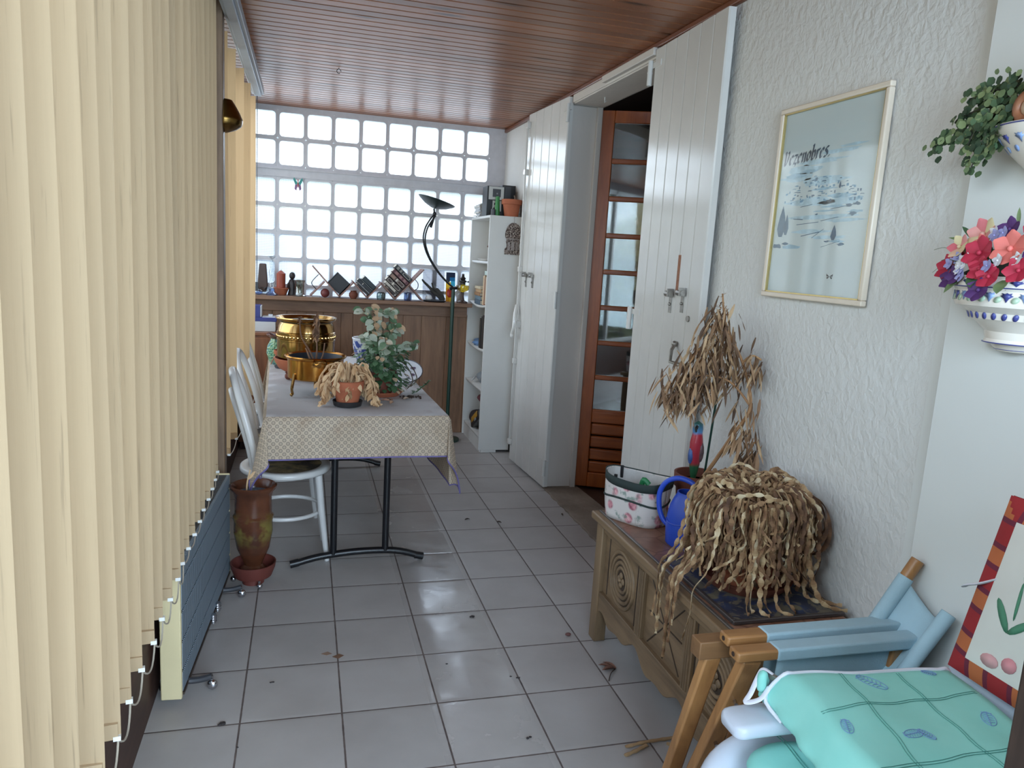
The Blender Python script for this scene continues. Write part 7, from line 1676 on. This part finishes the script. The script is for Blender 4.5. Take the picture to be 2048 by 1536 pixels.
for (y,z,x) in ((0.058,0.016,-0.086),(0.062,0.006,-0.084),(0.046,0.018,-0.086),(0.12,0.04,-0.03),(0.03,0.1,-0.03)): flower('white_floret', WHT, (x,y,z), (-1,0.2,0.2), 0.010, 5, 0.8, 0.2)
m = MB()
for (y,z,x,d,L,W_) in ((0.06,0.0,-0.06,(-0.5,0.5,-0.75),0.06,0.03),(0.1,0.07,-0.02,(-0.2,0.9,0.35),0.055,0.012),(0.125,0.03,-0.02,(-0.3,0.9,0.1),0.04,0.012),(0.02,0.0,-0.08,(-0.6,-0.5,-0.5),0.05,0.024),(0.08,0.02,-0.055,(-0.7,0.1,0.3),0.035,0.024),(-0.06,-0.01,-0.08,(-0.6,-0.3,-0.4),0.05,0.028),(0.0,0.11,0.0,(0,0.1,1),0.04,0.01),(-0.05,0.12,0.0,(0,-0.2,1),0.04,0.01),(0.11,0.08,0.0,(0,0.6,0.6),0.05,0.012)):
    m.cv = random.random(); m.leaf((x,y,z),d,(-0.6,0,0.8),L,W_,0.3,0.2,5)
for i in range(60): m.cv = random.random(); a = random.uniform(0,2*pi); r = random.uniform(0.0,0.10); m.leaf((-abs(r*cos(a))*0.7,r*sin(a)*1.1,random.uniform(-0.02,0.06)),(-0.5,cos(a),sin(a)),(-1,0,0.3),random.uniform(0.02,0.035),random.uniform(0.012,0.02),0.3,0.2,3)
m.build('leaves', LEAFG, fl_, ang=60)
m = MB(); m.lathe([(0.0,-0.05),(0.11,-0.03),(0.115,0.0),(0.06,0.03),(0,0.035)],20,Matrix.Diagonal((0.6,1,1,1))@Matrix.Translation((0,0,0)),pi/2,3*pi/2); m.build('moss_base', mplain('dark_moss', srgb(48,56,44),0.9,var=0.3,nscale=60), fl_)
m = MB()
for pts in ([(-0.03,0.11,0.03),(-0.035,0.15,0.02),(-0.03,0.185,0.0)],[(-0.03,0.12,0.05),(-0.03,0.16,0.06),(-0.02,0.20,0.055)]): m.tube(catmull(pts,4),0.0008,4)
m.build('grass_wisp', mplain('pale_wisp', srgb(150,156,140),0.7), fl_)
# upper planter with fern and carved-looking handle -------------------------------------
PROF2 = [(0.12,-1.05),(0.2,-0.95),(0.42,-0.72),(0.66,-0.48),(0.86,-0.25),(0.98,-0.1),(1.0,-0.02),(1.02,0.0),(0.95,0.0),(0.9,-0.1)]
p2, on2 = planter('upper painted white and blue corner planter with a fern, at the right edge', -1.965, 1.868, 0.125, PROF2, 'wall_planter')
band(p2,on2,-0.02,0.0022,COB)
for i in range(9): motif(p2,on2,pi/2+pi*(i+0.5)/9,-0.25,0.10,0.075,COB if i%2 else LBL,'painted_leaf','fan'); motif(p2,on2,pi/2+pi*(i+0.9)/9,-0.40,0.07,0.05,LBL,'painted_flower')
m = MB(); pts = [(0.10*cos(pi*i/14),0.0+0.17*sin(pi*i/14)) for i in range(15)]; m.prism([(y_,z_) for y_,z_ in pts],0.012,Matrix(((0,0,-1,0.0),(1,0,0,0),(0,1,0,0.0),(0,0,0,1)))); m.build('back_plate', CHW, p2, bevel=0.004)
m = MB(); m.tube([(-0.014,0.095*cos(pi*i/20),0.165*sin(pi*i/20)) for i in range(21)],0.004,6); m.build('painted_line', COB, p2)
hn = thing('ceramic_snail','brown glazed ceramic ornament with pointed horns on the rim of the upper planter','ornament',(XP-0.085,-1.955,1.872))
BRN = mplain('brown_ceramic', srgb(150,98,70),0.4,var=0.2,nscale=30)
m = MB(); m.tube([(0.0,0.028*cos(a),0.030+0.028*sin(a)) for a in [2*pi*i/24 for i in range(24)]],0.0105,10,closed=True); m.build('ring', BRN, hn)
m = MB(); m.ball((0,0,0.03),0.02,10,(0.5,1,1)); m.build('pale_middle', mplain('pale_ceramic', srgb(196,168,140),0.4), hn)
m = MB(); m.tube(catmull([(0.0,0.0,0.052),(0.0,-0.008,0.085),(0.0,-0.02,0.115),(-0.005,-0.035,0.135)],4),[0.014]*5+[0.012]*4+[0.009,0.007,0.006,0.005],8); m.build('neck', BRN, hn)
m = MB(); m.leaf((0.0,0.0,0.075),(0.1,0.4,0.9),(-1,0,0),0.085,0.02,-0.1,0.3,5); m.build('horn', BRN, hn, solid=0.004)
m = MB(); m.leaf((0.0,-0.012,0.095),(0.1,-0.2,0.9),(-1,0,0),0.06,0.018,-0.1,0.3,5); m.build('horn', BRN, hn, solid=0.004)
fe = thing('artificial_fern','dark green artificial maidenhair fern spilling from the upper wall planter','fern',(XP-0.05,-1.925,1.872))
FERN = mvar('fern_leaf',((0.05,srgb(46,66,46)),(0.5,srgb(74,98,66)),(0.95,srgb(126,140,96))),0.6)
random.seed(29); m = MB(); ms = MB()
for pts in ([(0,0.0,0.0),(-0.01,0.05,0.055),(-0.02,0.11,0.05),(-0.03,0.16,0.03)],[(0,0.0,0.0),(-0.015,0.05,0.03),(-0.03,0.10,0.012),(-0.04,0.15,-0.01),(-0.045,0.195,-0.035)],[(0,0.0,0.01),(-0.02,0.035,0.06),(-0.02,0.075,0.085),(-0.03,0.13,0.07)],[(0,0.0,0.0),(-0.03,0.03,0.0),(-0.05,0.055,-0.04),(-0.05,0.08,-0.085)],[(0,0.0,0.0),(-0.03,0.02,0.01),(-0.055,0.035,-0.03),(-0.055,0.05,-0.07)],[(0,0,0.01),(-0.01,0.02,0.07),(-0.02,0.04,0.10)],[(0,0,0.0),(-0.03,0.05,0.03),(-0.05,0.08,0.0),(-0.055,0.095,-0.035)]):
    p = catmull(pts,6); ms.tube(p,0.0014,5)
    for i,q in enumerate(p[2:]):
        for s_ in range(5):
            m.cv = random.random(); a = random.uniform(0,2*pi); o_ = Vector((random.gauss(0,0.009),random.gauss(0,0.011),random.gauss(0,0.011))); L = random.uniform(0.012,0.019)
            m.leaf(Vector(q)+o_,(random.uniform(-0.6,0.2),cos(a),sin(a)),(-1,0,0.2),L,L*1.05,0.2,0.1,3,0,0.001)
m.build('fronds', FERN, fe, ang=60); ms.build('stems', mplain('fern_stem', srgb(60,54,44),0.7), fe)
# ================================================================== BRASS SCONCE ON THE POST
sc = thing('brass_sconce','dark brass shell-shaped wall lamp on the brown post between the blinds','lamp',(-0.161,0.318,2.04))
t = NT('old_brass'); OLDB = t.set(t.ramp(t.noise(t.coord(),8,3),((0.3,srgb(86,66,38)),(0.7,srgb(128,100,54)))),0.3,1.0)
def scf(u, v):
    a = lerp(-pi/2,pi/2,u); prof = [(0.030,0.078),(0.045,0.055),(0.062,0.025),(0.075,-0.005),(0.070,-0.028),(0.045,-0.045),(0.01,-0.058)]
    k = v*(len(prof)-1); i = min(int(k),len(prof)-2); r = lerp(prof[i][0],prof[i+1][0],k-i); z = lerp(prof[i][1],prof[i+1][1],k-i)
    return (0.002+r*cos(a)*(1.0), r*sin(a)*1.0, z+ (0.0))
m = MB(); m.grid(scf, 28, 18); m.build('shade', OLDB, sc, solid=0.003, sub=1)
m = MB(); m.box((0.0,-0.02,-0.04),(0.01,0.02,0.05)); m.build('wall_bracket', OLDB, sc, bevel=0.003)
# ================================================================== BITS ON THE FLOOR
def curled(name, label, loc, L, W_, rz, col, n=1, curl=0.7):
    m = MB(); random.seed(int(abs(loc[0]*977+loc[1]*613)))
    for i in range(n):
        a = rz+random.uniform(-0.7,0.7)*(0 if n==1 else 1); m.leaf((0,0,0.002),(cos(a),sin(a),0.22),(0,0,1),L*random.uniform(0.7,1),W_,0.4,curl,5,random.uniform(-1,1))
    lo = min(v[2] for v in m.v); m.v = [(x,y,z-lo+0.0006) for x,y,z in m.v]
    return solo(m,name,label,'leaf',mplain(name+'_col',col,0.85,var=0.25,nscale=50),loc,ang=60)
curled('dried_leaf','curled reddish dried leaf with a stalk on the tiles in front of the chest',(1.345,-0.86,0),0.07,0.02,2.6,srgb(122,86,72),6)
m = MB(); m.tube(catmull([(0,0,0.003),(-0.03,-0.03,0.006),(-0.055,-0.07,0.002)],4),0.0018,5); solo(m,'leaf_stalk','thin stalk of the curled reddish leaf on the floor','leaf',DG,(1.34,-0.865,0))
m = MB(); m.prism([(-0.022,0),(0,-0.017),(0.022,0.004),(0.004,0.018)],0.0008); solo(m,'paper_scrap','small brown diamond-shaped scrap on a grout crossing of the floor','scrap',mplain('brown_scrap',srgb(122,92,72),0.8,var=0.2,nscale=70),(0.322,-0.602,0.0008))
m = MB(); m.prism([(-0.026,0.002),(-0.005,-0.012),(0.016,-0.004),(0.0,0.014)],0.0007); solo(m,'paper_scrap','pale tan scrap touching the brown diamond-shaped one on the floor','scrap',mplain('pale_scrap',srgb(150,124,106),0.8,var=0.1),(0.285,-0.575,0.0004))
m = MB(); m.ball((0,0,0.007),0.011,8,(1.2,0.9,0.6)); solo(m,'seed_pod','small reddish pod on the tiles left of the chest foot','pod',mplain('pod_red',srgb(112,76,72),0.7,var=0.2),(1.247,-0.59,0))
for i,(x,y,s_,lb) in enumerate(((0.888,-0.375,0.013,'largest dark crumb on the floor, on the shiny tiles'),(0.718,-0.722,0.006,'dark crumb on the floor behind the middle tile joint'),(0.958,-0.86,0.008,'dark crumb on a grout line in mid-floor'),(0.935,-0.845,0.006,'small broken crumb just left of the grout-line crumb'),(0.897,-1.20,0.010,'dark crumb on the floor nearest the bottom edge'),(0.09,-0.74,0.007,'dark crumb on the floor near the heater foot'),(-0.055,-0.955,0.014,'long dark crumb by the heater, on the left floor joint'),(0.005,-1.08,0.006,'lone dark crumb on the lower left floor'))):
    m = MB(); random.seed(i)
    for k in range(4): m.ball((random.uniform(-1,1)*s_*0.7,random.uniform(-1,1)*s_*0.4,s_*0.28),s_*random.uniform(0.3,0.5),6,(1.3,0.9,0.6))
    solo(m,'dirt_crumb',lb,'crumb',mplain('dirt_dark',srgb(56,50,50),0.9,var=0.2),(x,y,0))
m = MB(); m.cv=0.7
for pts in ([(-0.14,-0.005,0.004),(-0.07,0.0,0.008),(0.0,0.006,0.006),(0.07,0.004,0.008),(0.15,0.006,0.005)],[(-0.16,-0.045,0.004),(-0.11,-0.03,0.006),(-0.07,-0.012,0.006)],[(0.0,-0.014,0.004),(0.03,-0.03,0.006),(0.05,-0.02,0.012)]): m.tube(catmull(pts,5),[0.0055+0.003*abs(sin(i*1.1)) for i in range(len(catmull(pts,5)))],5,flat=0.5)
lo = min(v[2] for v in m.v); m.v = [(x,y,z-lo+0.0005) for x,y,z in m.v]
solo(m,'fallen_twig','fallen dried jointed stem on the tiles beside the folded chair legs','stem',CAC,(1.33,-1.297,0))
for i,(x,y,lb) in enumerate(((1.72,0.62,'dark dead leaf on the far part of the stone threshold'),(1.705,0.80,'dark dead leaf on the floor tiles in front of the threshold'),(1.30,0.72,'tiny dark leaf bit on the tiles at mid-distance'),(1.13,0.80,'tiny dark leaf bit on the tiles under the cloth corner'))):
    curled('dead_leaf',lb,(x+ (0.16 if i==0 else 0),y,0.0145 if i==0 else 0),0.04,0.012,0.5+i,srgb(70,58,52))
